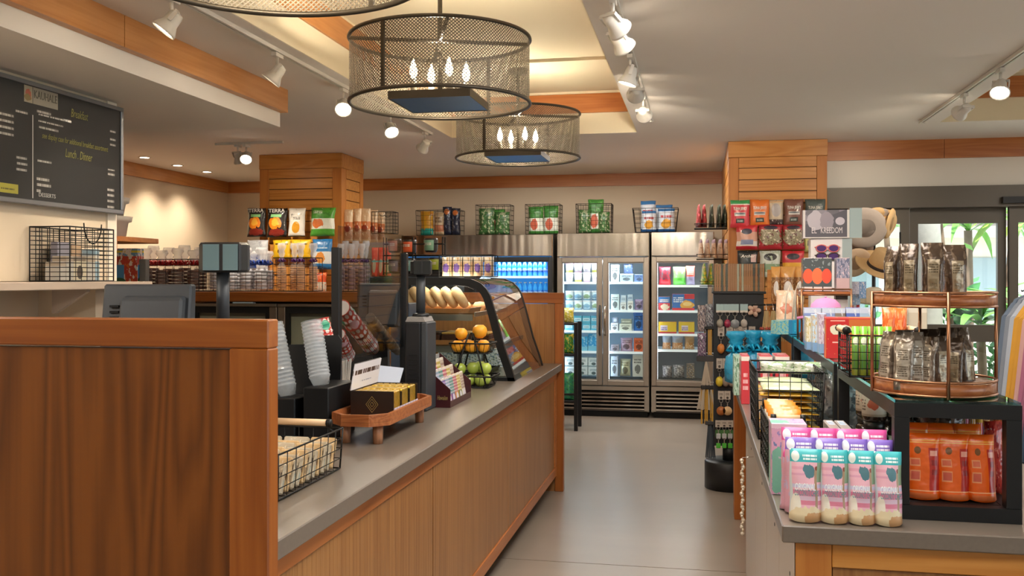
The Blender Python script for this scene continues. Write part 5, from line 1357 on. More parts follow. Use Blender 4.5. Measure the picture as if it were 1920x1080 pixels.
# right door
XR = xr1 - xr0
def R_(f0, f1): return xr0 + XR * (f0 + f1) / 2, XR * (f1 - f0) - .008
specs = [(0, 0, .26, .19, '#d3dde2', 'tall pale carton on the top shelf'), (0, .27, .68, .09, '#b9cde0', 'pale blue tray pack on the top shelf'), (0, .7, 1, .085, '#6f8ec8', 'blue pack on the top shelf'),
         (1, 0, .27, .175, '#c9d6d6', 'tall grey green carton on the second shelf'), (1, .28, .47, .085, '#e6e8e8', 'short white carton on the second shelf'), (1, .49, .68, .10, '#eceeee', 'white carton with dark print on the second shelf'), (1, .69, 1, .12, '#a08ab0', 'round mauve pack on the second shelf'),
         (2, 0, .24, .085, '#e4e6ea', 'white box with grey print on the third shelf'), (2, .25, .64, .078, '#dfe6dc', 'wide pale carton on the third shelf'), (2, .66, 1, .2, '#2f76c8', 'tall bright blue bag on the third shelf'),
         (3, 0, .26, .075, '#9a9098', 'small mauve grey box on the fourth shelf'), (3, .27, .66, .15, '#c8a8c0', 'pink patterned pack on the fourth shelf'), (3, .68, 1, .15, '#d9663f', 'orange pack on the fourth shelf'),
         (4, 0, .23, .22, '#c3ccd8', 'stack of pale packs on the lowest shelf'), (4, .26, .6, .19, '#d9d8b8', 'cream carton with a round emblem on the lowest shelf'), (4, .64, .97, .24, '#dfe0dc', 'tall white spotted carton on the lowest shelf')]
for k, (s, f0, f1, h, c, lab) in enumerate(specs):
    x, w = R_(f0, f1); z = SH2[s] if s < 4 else SH2[4]
    d2 = '#%02x%02x%02x' % tuple(int(int(c[i:i + 2], 16) * .55) for i in (1, 3, 5))
    m = pack('cooler_carton_%d' % k, c, [('lines', .12, .88, .62, .86, 2, d2), ('ell', .5, .35, .26, .2, d2, 4), ('noise', 6, .66, '#f0f2f4')], crinkle=.1)
    if 'bag' in lab or 'round' in lab or 'patterned' in lab: bag('frozen_bag', lab + ' behind the second cooler door', 'frozen bag', (x, yB, z + .0006), w, h, .08, m, 'pillow', k)
    else: bx_(lab + ' behind the second cooler door', x, yB, z, w, .1, h, m)
x, w = R_(.3, .47); bx_('small white carton stacked over the short white carton behind the second door', x, yB, SH2[1] + .087, w, .09, .075, pack('cc_w', '#c9d8e4', [('lines', .1, .9, .3, .7, 2, '#5f7f9c')]))
x, w = R_(.5, .67); bx_('small blue white carton stacked over the dark printed carton', x, yB, SH2[1] + .102, w, .09, .07, pack('cc_w2', '#bfd2e2', [('lines', .1, .9, .3, .7, 2, '#4f6f9c')]))
x, w = R_(.3, .64); bx_('grey carton lying over the wide pale carton behind the second door', x, yB, SH2[2] + .08, w, .09, .05, pack('cc_w3', '#9aa39a', [('lines', .1, .9, .3, .7, 1, '#e0e6dc')]))
x, w = R_(.05, .22); bx_('grey carton standing on the white box behind the second door', x, yB, SH2[2] + .087, w, .09, .06, pack('cc_w4', '#8f97a8', [('ell', .5, .5, .3, .3, '#cfd6e6')]))
x, w = R_(.36, .66); bag('frozen_bag', 'dark blue bag propped on the top shelf behind the second cooler door', 'frozen bag', (x, yB + .03, SH2[0] + .092), w, .11, .03, pack('navy_bag', '#46557a', [('noise', 5, .6, '#8fa0c0')], crinkle=.4), 'pillow', 77)
# single door cooler
xs0, xs1 = cx(1232), cx(1300)
XS = xs1 - xs0
specs = [(0, .02, .38, .20, '#8c2438', 'dark red frozen bag on the top shelf', 'bag'), (0, .42, .8, .20, '#7fae6a', 'green frozen bag on the top shelf', 'bag'), (0, .78, 1.05, .21, '#dc5a4c', 'coral frozen bag on the top shelf', 'bag'),
         (1, .02, .36, .15, '#c8424c', 'red white and blue frozen meal box on the second shelf', 'box'), (1, .40, 1.04, .18, '#2f6ab4', 'blue box with a golden pancake picture on the second shelf', 'box'),
         (2, .02, .54, .13, '#d9b92c', 'yellow red footed box on the third shelf, double cooler side,', 'box'), (2, .58, 1.04, .13, '#dcbf34', 'yellow red footed box on the third shelf, handle side,', 'box'),
         (3, .12, .38, .15, '#aebcd0', 'pale blue snack bag on the fourth shelf, nearest the double cooler', 'bag'), (3, .39, .72, .15, '#b3bccb', 'pale blue snack bag in the middle of the fourth shelf', 'bag'), (3, .74, 1.04, .15, '#c9a070', 'tan snack bag on the fourth shelf', 'bag'),
         (4, .12, .42, .13, '#a9a6a8', 'silver wrapped pack on the lowest shelf, nearest the double cooler', 'bag'), (4, .43, .76, .14, '#a5a4a6', 'silver wrapped pack in the middle of the lowest shelf', 'bag'), (4, .8, 1.04, .16, '#8d7d66', 'brown carton on the lowest shelf', 'box')]
yC = YF + .15
for k, (s, f0, f1, h, c, lab, kind) in enumerate(specs):
    x = xs0 + XS * (f0 + f1) / 2; w = XS * (f1 - f0) - .008; z = SH1[s]
    lay = {0: [('band', 0, .32, '#c01f34'), ('noise', 5, .55, '#4a4650', .3, 1)], 1: [('band', 0, .4, '#58b83f'), ('noise', 5, .55, '#8f9a96', .4, 1)], 2: [('band', 0, .45, '#8a7f9c'), ('lines', .1, .9, .55, .9, 4, '#f6c9be')],
           3: [('band', .55, 1, '#2f6fb0'), ('ell', .55, .25, .35, .22, '#e6d9c0', 5), ('lines', .1, .9, .62, .85, 2, '#f2e9e0')], 4: [('rect', .55, 1, .7, 1, '#c03040'), ('ell', .68, .34, .3, .26, '#e0a94c', 4), ('ell', .68, .4, .2, .12, '#f0d28c'), ('band', 0, .16, '#c8323c'), ('lines', .06, .5, .5, .85, 3, '#dfe8f4')],
           5: [('band', 0, .16, '#b0303c'), ('rect', .1, .5, .25, .7, '#cfc6d8'), ('lines', .12, .48, .3, .6, 2, '#6a5f98')], 6: [('band', 0, .16, '#b0303c'), ('rect', .18, .6, .25, .7, '#cfc6d8'), ('lines', .2, .58, .3, .6, 2, '#6a5f98')],
           7: [('band', 0, .5, '#c98c5a'), ('noise', 9, .55, '#e6d4b4', 0, .5)], 8: [('band', 0, .5, '#c98c5a'), ('noise', 9, .55, '#e6d4b4', 0, .5)], 9: [('band', 0, .5, '#b9803c'), ('noise', 9, .55, '#e6d4b4', 0, .5)]}.get(k, [('noise', 6, .5, '#6a666a'), ('noise', 11, .62, '#e4e4e8'), ('noise', 8, .68, '#b06a6a')])
    m = pack('frozen_%d' % k, c, lay, crinkle=.35 if kind == 'bag' else 0)
    if kind == 'bag': bag('frozen_bag', lab + ' of the narrow cooler', 'frozen bag', (x, yC, z + .0006), w, h, .08, m, 'pillow', k + 40)
    else: bx_(lab + ' of the narrow cooler', x, yC, z, w, .1, h, m)
# water bottles behind the black framed door
WAT = M('water_bottle_glow', '#3f9fe6', .15, emit='#2f8fe0', estr=.18)  # blue lighting put into the bottles as a weak emission
WATL = pack('water_label', '#2c6fd0', [('band', .35, .65, '#dfeaf4'), ('lines', .2, .8, .42, .58, 1, '#2f5fb0')])
CAPW = M('cap_white', '#e8f2fa', .4)
def bottle(lab, x, y, z, r, h, grp):
    t = thing('water_bottle', lab, 'bottle', (x, y, z), 0, grp)
    obj('body', cached(('btl', round(r, 4), h), lambda: MB().lathe([(0, 0), (r, .004), (r, h * .62), (r * .9, h * .7), (r * .42, h * .86), (r * .42, h * .92), (0, h * .92)], 10).mesh('body', WAT)), t)
    obj('label', cached(('btll', round(r, 4), h), lambda: MB().lathe([(r * 1.02, h * .25), (r * 1.02, h * .5)], 10).mesh('label', WATL)), t)
    obj('cap', cached(('btlc', round(r, 4), h), lambda: MB().lathe([(r * .46, h * .921), (r * .46, h), (0, h)], 8).mesh('cap', CAPW)), t)
xa0, xa1 = cx(926), cx(1024)
shA = [cz(518, 980), cz(560, 980), cz(610, 980)]
for s in range(2):
    for row in range(2):
        for i, (x, w) in enumerate(front(xa0, xa1, 10, .002)):
            bottle('blue water bottle behind the black door, %s from the stile, %s row, %s shelf' % (ORD[i], ('front', 'back')[row], ('upper', 'lower')[s]), x, YF + .13 + row * .075, shA[s] + .0006, w / 2 * .98, .185, 'water bottles in the black framed cooler')
# wire baskets of crisp bags on top of the coolers
TOPB, TOPC = cz(437) + .0015, cz(435, 1270) + .0015
TOPA = cz(440, 950) + .0015
YT = YF + .17
def top_basket(lab, px0, px1, ptop, zt, bags, grp, nx=6, nz=6, mat=WIRER, taper=.03):
    a, b = fy(px0, 440, YT).x, fy(px1, 440, YT).x
    x = (a + b) / 2; w = b - a; h = fy((px0 + px1) / 2, ptop, YT).z - zt
    wire_basket(lab, (x, YT, zt + .0035), w, .22, h, nx, 4, nz, mat=mat, taper=taper, r=.0022)
    for k, (f0, f1, pt, m, lb, yy, st) in enumerate(bags):
        xx = x + (-.5 + (f0 + f1) / 2) * w * .93; ww = (f1 - f0) * w * .93
        hh = fy((px0 + px1) / 2, pt, YT).z - zt - .006
        bag('crisp_bag', lb, 'crisp bag', (xx, YT + yy, zt + .0065), ww, hh, .075, m, st, 60 + k + int(px0), group=grp)
GR2 = pack('crisps_leaf', '#3f7f35', [('band', .12, .58, '#dfe0d2'), ('ell', .4, .36, .26, .2, '#c8644a', 5), ('noise', 6, .62, '#5f9a46', .58, 1)], crinkle=.6)
GR3 = pack('crisps_moss', '#3d6b34', [('noise', 5, .55, '#a9b08a'), ('noise', 9, .62, '#2c5026'), ('noise', 14, .68, '#e4e6da')], crinkle=.7)
OCH = pack('crisps_ochre', '#d19a24', [('band', 0, .28, '#2fa392'), ('noise', 6, .6, '#c98434')], crinkle=.5)
TNB = pack('crisps_tan', '#c5ab86', [('band', .15, .45, '#c07a56'), ('lines', .1, .9, .55, .85, 2, '#7a5f44')], crinkle=.5)
NVY = pack('crisps_navy', '#262a3c', [('noise', 5, .6, '#6d7484'), ('ell', .5, .82, .3, .1, '#c8733c')], crinkle=.8, rough=.2)
BLC = pack('crisps_bluewhite', '#d5dde6', [('band', .0, .12, '#2a5f9c'), ('ell', .5, .35, .3, .2, '#d59a34', 5), ('lines', .12, .88, .6, .78, 1, '#b0363c'), ('band', .88, 1, '#3f78b0')], crinkle=.6)
top_basket('black wire basket of ochre and navy crisp bags over the wide cooler', 785, 867, 396, TOPA, [(.02, .34, 396, OCH, 'ochre crisp bag with a teal foot in the first cooler top basket', -.02, 'pillow'), (.36, .6, 399, TNB, 'tan crisp bag in the first cooler top basket', -.02, 'pillow'), (.56, .78, 388, NVY, 'navy crisp bag in the first cooler top basket, beside the tan bag', .0, 'pillow'), (.76, .99, 391, NVY, 'navy crisp bag in the first cooler top basket, at its end', .0, 'pillow')], 'crisp bags in the first cooler top basket', 6, 5)
top_basket('black wire basket of moss green crisp bags over the wide cooler', 896, 960, 386, TOPA, [(.02, .52, 391, GR3, 'moss green crisp bag in the second cooler top basket, nearer the ochre bags', -.04, 'pillow'), (.5, .98, 398, GR3, 'moss green crisp bag in the second cooler top basket, nearer the third basket', -.02, 'pillow'), (.2, .8, 392, GR2, 'green and white crisp bag at the back of the second cooler top basket', .05, 'pillow')], 'crisp bags in the second cooler top basket')
top_basket('black wire basket of green and white crisp bags at the end of the wide cooler', 988, 1052, 385, TOPA, [(.03, .5, 388, GR2, 'green and white crisp bag in the third cooler top basket, nearer the second basket', -.03, 'pillow'), (.5, .97, 387, GR2, 'green and white crisp bag in the third cooler top basket, nearer the fourth basket', -.03, 'pillow')], 'crisp bags in the third cooler top basket', 7, 7)
top_basket('black wire basket of green crisp bags over the two door cooler', 1082, 1148, 384, TOPB, [(.02, .4, 394, GR3, 'moss green crisp bag in the fourth cooler top basket, front', -.04, 'pillow'), (.3, .78, 374, GR2, 'green and white crisp bag poking out of the fourth cooler top basket', .0, 'pillow'), (.62, .98, 398, GR3, 'moss green crisp bag in the fourth cooler top basket, beside the poking one', -.05, 'pillow')], 'crisp bags in the fourth cooler top basket', 7, 7)
top_basket('black wire basket of blue and white crisp bags over the coolers', 1187, 1272, 392, TOPC - .0, [(.14, .5, 376, BLC, 'tall blue and white crisp bag leaning in the fifth cooler top basket', .04, 'pillow'), (.18, .52, 396, BLC, 'blue and white crisp bag with yellow crisps in the fifth basket, nearer the fourth basket', -.05, 'pillow'), (.56, .96, 392, BLC, 'blue and white crisp bag with yellow crisps in the fifth basket, nearer the pillar', -.05, 'pillow'), (.5, .9, 384, BLC, 'blue and white crisp bag behind the others in the fifth basket', .04, 'pillow')], 'crisp bags in the fifth cooler top basket', 7, 5, taper=.12)
# green rack between counter end and coolers
q = on(1078, 808, 0)
t = thing('snack_rack', 'tall black metal rack of snack bags beyond the counter end panel', 'rack', (q.x - .23, q.y + .13, 0))
zr = fy(1078, 605, q.y).z
for sx in (-.24, .24):
    for y in (-.13, .17): MB().box(sx - .018, sx + .018, y - .018, y + .018, 0, zr).build('post', BLACK, t, .002)
shelf_z = [fy(1078, py, q.y).z for py in (606, 664, 738)] + [.30]
for z in shelf_z: MB().box(-.22, .22, -.13, .17, z - .02, z).build('shelf', BLACK, t, .002)
RGB = [pack('rack_bag_y', '#cfc14a', [('noise', 6, .55, '#e8e2c0'), ('noise', 9, .6, '#8a9a3a')], crinkle=.6), pack('rack_bag_g', '#3f8f3a', [('noise', 6, .55, '#c8b83c'), ('noise', 10, .6, '#20502a')], crinkle=.6), pack('rack_bag_t', '#2f8a6a', [('noise', 6, .55, '#4fa85a'), ('noise', 10, .62, '#183f34')], crinkle=.6)]
for s, z in enumerate(shelf_z):
    for i in range(3):
        bag('snack_bag', '%s snack bag on the %s shelf of the black rack, %s from the aisle' % (('yellow', 'lime', 'green', 'teal')[s], ('top', 'second', 'third', 'lowest')[s], ORD[i]), 'snack bag', (q.x - .23 + .15 - i * .14, q.y + .05, z + .0005), .13, .20 if s else .15, .08, RGB[min(s, 2)], 'pillow', 90 + s * 3 + i, group='bags on the black metal rack')
# ================================================================== island of goods beside the aisle
IX0, IX1, IY0, IY1 = .20, 1.04, 2.38, 6.30
top = MB().box(IX0, IX1, IY0, IY1, .868, .91).build('stone_worktop', STONE, None, .003)
tag(top, 'grey stone worktop of the goods island on the entrance side of the aisle', 'worktop')
isl = thing('island_cabinet', 'island base of pale laminate doors and brown wood panels under the second stone worktop', 'counter', (IX0 + .9, IY0 + 1.9, 0))
ox, oy = IX0 + .9, IY0 + 1.9
def ib(mb, x0, x1, y0, y1, z0, z1): return mb.box(x0 - ox, x1 - ox, y0 - oy, y1 - oy, z0, z1)
PALE = M('pale_laminate_doors', '#b9aa99', .35, coat=.2)
fxx = IX0 + .035
ib(ib(MB(), fxx + .02, IX1 - .04, IY0 + .06, 4.90, .0, .866), fxx + .16, IX1 - .04, 4.901, 6.049, .0, .866).build('carcass', W_COLZ, isl)
ys = [IY0 + .035, 2.90, 3.42, 4.10, 4.90]
for i in range(4):
    d = ib(MB(), fxx, fxx + .019, ys[i] + .002, ys[i + 1] - .002, .02, .862).build('laminate_door', PALE, isl, .001)
    MB().tube((fxx - ox - .001, (ys[i] + ys[i + 1]) / 2 - .1 - oy, .74), (fxx - ox + .003, (ys[i] + ys[i + 1]) / 2 - .1 - oy, .74), .006, 8).build('lock', DARK, d)
ib(MB(), fxx - .015, IX1 - .04, 6.05, 6.24, .0, .866).build('end_panel', W_ISL, isl, .002)
ib(MB(), fxx, fxx + .085, IY0 + .03, IY0 + .058, .0, .862).build('stile', W_COLZ, isl, .002)
ib(MB(), fxx + .086, IX1 - .05, IY0 + .03, IY0 + .058, .805, .862).build('top_rail', W_COL, isl, .002)
ib(MB(), fxx + .089, IX1 - .05, IY0 + .042, IY0 + .0585, .0, .801).build('inset_panel', W_CPAN, isl)
# gold bead strings hung at the island side
q = fx(1392, 862, IX0 - .012)
t = thing('bead_garland', 'string of gold and white beads hanging at the aisle side of the island', 'necklace', (IX0 - .012, q.y, fx(1392, 1003, IX0 - .012).z))
BL_ = (q.z - t.location.z) / 34
for k in range(34):
    r = .0062 if k % 3 else .0095
    obj('bead', cached(('bead', r), lambda: MB().ball((0, 0, 0), r, 8, 5).mesh('bead', M('bead_gold', '#d6cab6', .25, .3))), t, (.003 * math.sin(k * 1.3), .006 * math.sin(k * 2.1), .006 + k * BL_))
MB().path([(0, 0, 33.4 * BL_), (.0, 0, 35 * BL_), (.0475, 0, 35.5 * BL_)], .002, 5).build('hook', CHROME, t)
# --- black glass-topped risers along the island
RZ = 1.21
RX0, RX1 = fy(1677, 850, 2.50).x, fy(1917, 850, 2.50).x
TEAL = glass('riser_glass', '#bfe6e6', 1.3)
GEDGE = M('glass_edge', '#3fb6c4', .2, emit='#2fa8b8', estr=.0)
def riser(lab, y0, y1):
    t = thing('glass_riser', lab, 'display riser', ((RX0 + RX1) / 2, (y0 + y1) / 2, CT))
    w, d, b, H = (RX1 - RX0) / 2, (y1 - y0) / 2, .036, RZ - CT
    for sx in (-1, 1):
        for sy in (-1, 1):
            x0, yy = sorted((sx * w, sx * (w - b))), sorted((sy * d, sy * (d - b)))
            MB().box(x0[0], x0[1], yy[0], yy[1], .0365, H - .0445).build('leg', BLACK, t, .001)
    for nm, z0, z1 in (('top_frame', H - .044, H - .008), ('foot_frame', 0, .036)):
        m = MB().box(-w, w, -d, -d + b, z0, z1).box(-w, w, d - b, d, z0, z1).box(-w, -w + b, -d + b, d - b, z0, z1).box(w - b, w, -d + b, d - b, z0, z1)
        m.build(nm, BLACK, t)
    MB().box(-w + .002, w - .002, -d + .002, d - .002, H - .0075, H - .0005).build('glass_top', TEAL, t)
    MB().box(-w, -w + .0018, -d, d, H - .0075, H - .0005).build('glass_edge', GEDGE, t)
riser('black framed glass riser nearest the camera, over the orange bags', 2.50, 3.49)
riser('black framed glass riser in the middle of the island', 3.58, 5.08)
riser('black framed glass riser at the far end of the island', 5.14, 6.27)
# --- coconut chip pouches
COC = pack('coconut_pouch', '#e7b3c2', [('band', .47, .52, '#c9c4de'), ('band', .36, .44, '#d9809c'), ('band', .30, .36, '#dfc0d4'), ('band', .24, .30, '#d57f98'), ('band', .72, .76, '#dfa0b4'), ('band', .64, .67, '#dba0b8'),
   ('diag', 9.0, 1.25, '#cfd9dc'), ('ell', .62, .70, .2, .10, '#4f7a86', 7), ('rect', .78, .86, .2, .72, '#a8896c'), ('ell', .84, .74, .05, .03, '#8a4a34'), ('ell', .18, .2, .16, .2, '#ece6d8'), ('ell', .55, .08, .6, .13, '#e2d2ae', 6), ('ell', .75, .05, .3, .09, '#c99a6a', 8), ('rect', .86, 1, .55, .83, '#7f9a7a'), ('band', .82, 1, '#35aab0'), ('ell', .17, .90, .13, .07, '#dfe6e0'), ('lines', .40, .85, .85, .94, 2, '#e6f4f4'), ('ell', 0, 1, .05, .02, '#efe6ea')], rough=.45, coat=.1, crinkle=.15)
def headpack(name, c):
    return pack(name, '#d8a3b6', [('noise', 4, .56, '#c9b4d0'), ('band', .84, 1, c), ('ell', .17, .91, .14, .07, '#e2dfe8'), ('lines', .36, .85, .86, .95, 2, '#f4e6f0')], rough=.45, crinkle=.15)
COCV, COCP = headpack('coconut_pouch_violet', '#7a5cb8'), headpack('coconut_pouch_pink', '#d94f96')
COCW = M('pouch_letter_white', '#eef2f4', .5); COCG = M('pouch_letter_teal', '#5f8f9a', .5)
px_ = [(1478, 1540), (1534, 1590), (1586, 1640), (1636, 1690)]
for row, (mt_, nm, dz, dY) in enumerate(((COC, 'teal headed', .0, 0), (COCV, 'violet headed', .004, .075), (COCP, 'pink headed', .012, .135))):
    for i, (a, b) in enumerate(px_):
        Y = 2.432 + dY
        x = (fy(a, 970, 2.448).x + fy(b, 970, 2.448).x) / 2 - .004 * row
        w = fy(b, 970, 2.448).x - fy(a, 970, 2.448).x
        o = thing('chip_pouch', '%s pink coconut chip pouch, %s from the aisle in its row' % (nm, ORD[i]), 'snack pouch', (x, Y, CT + .0005), random.uniform(-.04, .04), 'coconut chip pouches on the island')
        h = .178 + .016 * row
        obj('pouch', bag_mesh(w * .98, h, .05, mt_, 'stand', 200 + i + row * 5), o, rot=(math.radians(-3), 0, 0))
        if row == 0:
            text('ORIGINAL', .024, COCW, o, (-.003, -.0295, h * .505), (math.radians(84), 0, 0), .1, fit=w * .62, bold=.01)
            text('COCONUT CHIPS', .020, COCG, o, (.0, -.0315, h * .425), (math.radians(84), 0, 0), .1, fit=w * .72, bold=.01)
# pouch at the aisle side and the tropical print pack behind
PNK = pack('tropical_print', '#d9a9c4', [('noise', 5, .56, '#9a8fc0'), ('noise', 8, .60, '#6f84b0'), ('ell', .2, .35, .35, .3, '#7ac0a8', 4), ('noise', 6, .66, '#e6d0e0'), ('band', .93, 1, '#e6c9d9')], crinkle=.2)
x, z, w, h = rect(1445, 788, 1511, 920, 2.74)
carton('gift_pack', 'pink and violet tropical print pack behind the coconut pouches, nearest the aisle', 'package', (x, 2.76, CT), w, .10, h + .002, PNK)
x, z, w, h = rect(1463, 842, 1484, 962, 2.55)
bag('chip_pouch', 'pink coconut pouch standing sideways at the aisle edge of the pouches', 'snack pouch', (x + .006, 2.555, CT + .0005), .06, .165, .04, COCP, 'stand', 250, rz=1.2)
for i in range(2):
    x = fy(1568 + i * 22, 800, 2.72).x
    carton('slim_box', 'slim grey box standing behind the pink headed pouches, %s' % ('nearer the aisle' if i == 0 else 'nearer the glass riser'), 'carton', (x, 2.79, CT), .028, .20, .187, pack('slim_grey_box', '#8f8580', [('rect', .2, .8, .55, .92, '#b9c9d9'), ('lines', .25, .75, .6, .85, 4, '#6d7f93')], rough=.4), group='slim grey boxes')
# --- small basket with wooden grips and orange topped packets
bx0, bx1, by0, by1 = fy(1442, 780, 2.93).x, fy(1513, 780, 2.93).x, 2.93, 3.30
wire_basket('black wire basket of orange topped packets with pale wooden grips on the island', ((bx0 + bx1) / 2, (by0 + by1) / 2, CT + .004), by1 - by0, bx1 - bx0, .165, 8, 4, 7, rz=math.pi / 2, r=.0016, rimr=.003, wood=True)
OTP = pack('orange_top_packet', '#4f7a68', [('band', .84, 1, '#d9822c'), ('band', .70, .84, '#e0d6c4'), ('noise', 7, .58, '#cfd6c6', .0, .6), ('ell', .5, .3, .3, .16, '#28403a')], crinkle=.3)
for i in range(7):
    yy = by0 + .05 + i * .042
    bag('seed_packet', 'orange topped packet in the grip handled basket, %s from the camera' % ORD[i], 'packet', ((bx0 + bx1) / 2 + .004 * (i % 2), yy, CT + .007), (bx1 - bx0) * .86, .192, .026, OTP, 'pillow', 260 + i, rx=math.radians(-14), group='orange topped packets')
# --- large basket with yellow bags
x, z, w, h = rect(1412, 700, 1547, 805, 3.55)
by = 3.86
bx = (fy(1419, 800, 3.62).x + fy(1545, 800, 3.62).x) / 2; bw_ = fy(1545, 800, 3.62).x - fy(1419, 800, 3.62).x
bxm = min(bx, RX0 - bw_ / 2 - .02)
bh = fy(1480, 700, 3.62).z - CT
wire_basket('large black wire basket of stacked yellow bags on the island', (bxm, by, CT + .004), bw_, .5, bh, 6, 9, 7, r=.002, rimr=.004, mat=WIRE, taper=.06)
YBG = pack('yellow_stack_bag', '#d2a12c', [('noise', 4, .60, '#b9b48a'), ('noise', 6, .66, '#7f8a6a'), ('band', .45, .52, '#a9a6b4')], crinkle=.6)
YBG2 = pack('green_stack_bag', '#c4cda0', [('noise', 4, .56, '#e0dfc8'), ('noise', 6, .64, '#8fae5c')], crinkle=.6)
for i in range(8):
    m_ = YBG2 if i == 7 else YBG
    o = thing('snack_bag', 'flat %s bag in the large island basket, %s from the bottom' % ('green' if i > 6 else 'yellow', ORD[i]), 'snack bag', (bxm + .01 * (i % 2) - .005, by, CT + .008 + i * (bh - .05) / 8.8 + .0), 0, 'bags stacked in the large island basket')
    obj('bag', bag_mesh(bw_ * .86, .42, .036, m_, 'pillow', 280 + i), o, (0, -.21, .018), rot=(math.radians(-90), 0, 0))
for i in range(2):
    bag('snack_bag', 'crinkled silver and green bag on top of the large island basket, %s' % ('nearer the aisle' if i == 0 else 'nearer the riser'), 'snack bag', (bxm + (-.02 + .13 * i), by + .10, CT + bh - .035), .14, .05, .05, pack('silver_green_bag', '#b9bcb0', [('noise', 5, .55, '#7f9a6a'), ('noise', 9, .62, '#e6e6e0')], crinkle=.9), 'pillow', 295 + i)
# --- red and white cartons, leafy pack, blue cellophane bags
RDC = pack('red_white_carton', '#c23a42', [('band', .9, 1, '#e6ddd0'), ('lines', .2, .8, .3, .7, 3, '#e6b0b0')])
for i, (a, b) in enumerate(((1391, 1405), (1424, 1449), (1454, 1481))):
    Y = 4.62
    x0_, x1_ = fy(a, 670, Y).x, fy(b, 670, Y).x
    tz = fy(a, 668, Y).z - CT
    carton('red_carton', 'red carton with a white top on the island, %s from the aisle' % ORD[i], 'carton', ((x0_ + x1_) / 2, Y + .11, CT), max(.04, x1_ - x0_), .2, tz, RDC, group='red cartons on the island')
x0_ = fy(1381, 700, 4.95).x
carton('leafy_pack', 'pale green leaf printed pack at the aisle edge of the island', 'package', (x0_ + .012, 5.05, CT), .05, .16, fy(1380, 668, 4.95).z - CT, pack('leaf_print', '#a9c3b0', [('noise', 6, .54, '#4f7a5c'), ('noise', 9, .62, '#d9e6da')]))
BCEL = film('blue_cellophane', '#1f93bd', .78, .15)
for i, px in enumerate((1372, 1404, 1438, 1452, 1473)):
    Y = 5.55 + .1 * (i % 2)
    q = fy(px + 8, 690, Y)
    gift_bag('blue cellophane gift bag with a blue bow on the island, %s from the aisle' % ORD[i], (min(q.x, RX0 - .08) if i < 4 else RX0 + .12, Y if i < 4 else 5.75, CT + .0005), .13, .12, .30, ck2, 'tealblue', 'blue cellophane gift bags', BCEL, 3)
# silver bags under the middle riser
SIL = pack('silver_foil_bag', '#a9aab0', [('noise', 5, .55, '#6d7078'), ('noise', 9, .62, '#d9dade')], rough=.2, metal=.5, crinkle=1.0)
for i in range(4):
    bag('foil_bag', 'crinkled silver foil bag under the middle glass riser, %s from the camera' % ORD[i], 'snack bag', (RX0 + .135 + .02 * (i % 2), 3.80 + i * .22, CT + .0005), .17, .22, .07, SIL, 'pillow', 300 + i, group='silver foil bags under the middle riser')
# --- jars under the near riser, stacked two high
JLAB = pack('jar_label', '#d9cdbb', [('ell', .52, .5, .16, .2, '#c05a3c', 5), ('band', .0, .1, '#b9a890'), ('band', .9, 1, '#b9a890'), ('lines', .1, .3, .25, .75, 4, '#7a6a5c')], rough=.5)
JGL = M('jar_dark_content', '#2c1d16', .15, coat=.5)
JLID = M('jar_lid', '#16130f', .35)
def jar(lab, x, y, z, r, h):
    t = thing('jar', lab, 'jar', (x, y, z), random.uniform(-.3, .3), 'labelled jars under the near riser')
    obj('glass_body', cached(('jar', r, h), lambda: MB().lathe([(0, 0), (r * .92, 0), (r, .006), (r, h * .74), (r * .8, h * .83), (0, h * .83)], 16).mesh('glass_body', JGL)), t)
    obj('paper_label', cached(('jarl', r, h), lambda: MB().lathe([(r * 1.015, h * .12), (r * 1.015, h * .68)], 16).mesh('paper_label', JLAB)), t)
    obj('lid', cached(('jarc', r, h), lambda: MB().lathe([(r * .86, h * .831), (r * .88, h * .84), (r * .88, h), (0, h)], 16).mesh('lid', JLID)), t)
k = 0
for lev in range(2):
    for j, yy in enumerate((3.24, 3.36)):
        for i in range(3):
            jar('cream labelled jar with a black lid, %s layer, %s from the aisle, %s row' % (('lower', 'upper')[lev], ORD[i], ('front', 'back')[j]), RX0 + .080 + i * .0785, yy, CT + .0005 + lev * .1385, .038, .138); k += 1
for i, (x, y) in enumerate(((.60, 2.98), (.66, 3.08), (.54, 3.06))):
    bag('foil_bag', 'dark green crinkled bag in front of the jars, %s of three' % ORD[i], 'snack bag', (x, y, CT + .0005), .11, .115, .06, pack('dark_green_foil', '#37352a', [('noise', 5, .55, '#7d7a58'), ('noise', 9, .62, '#1c1a14')], rough=.2, metal=.3, crinkle=1.0), 'pillow', 310 + i, rz=.4 * i)
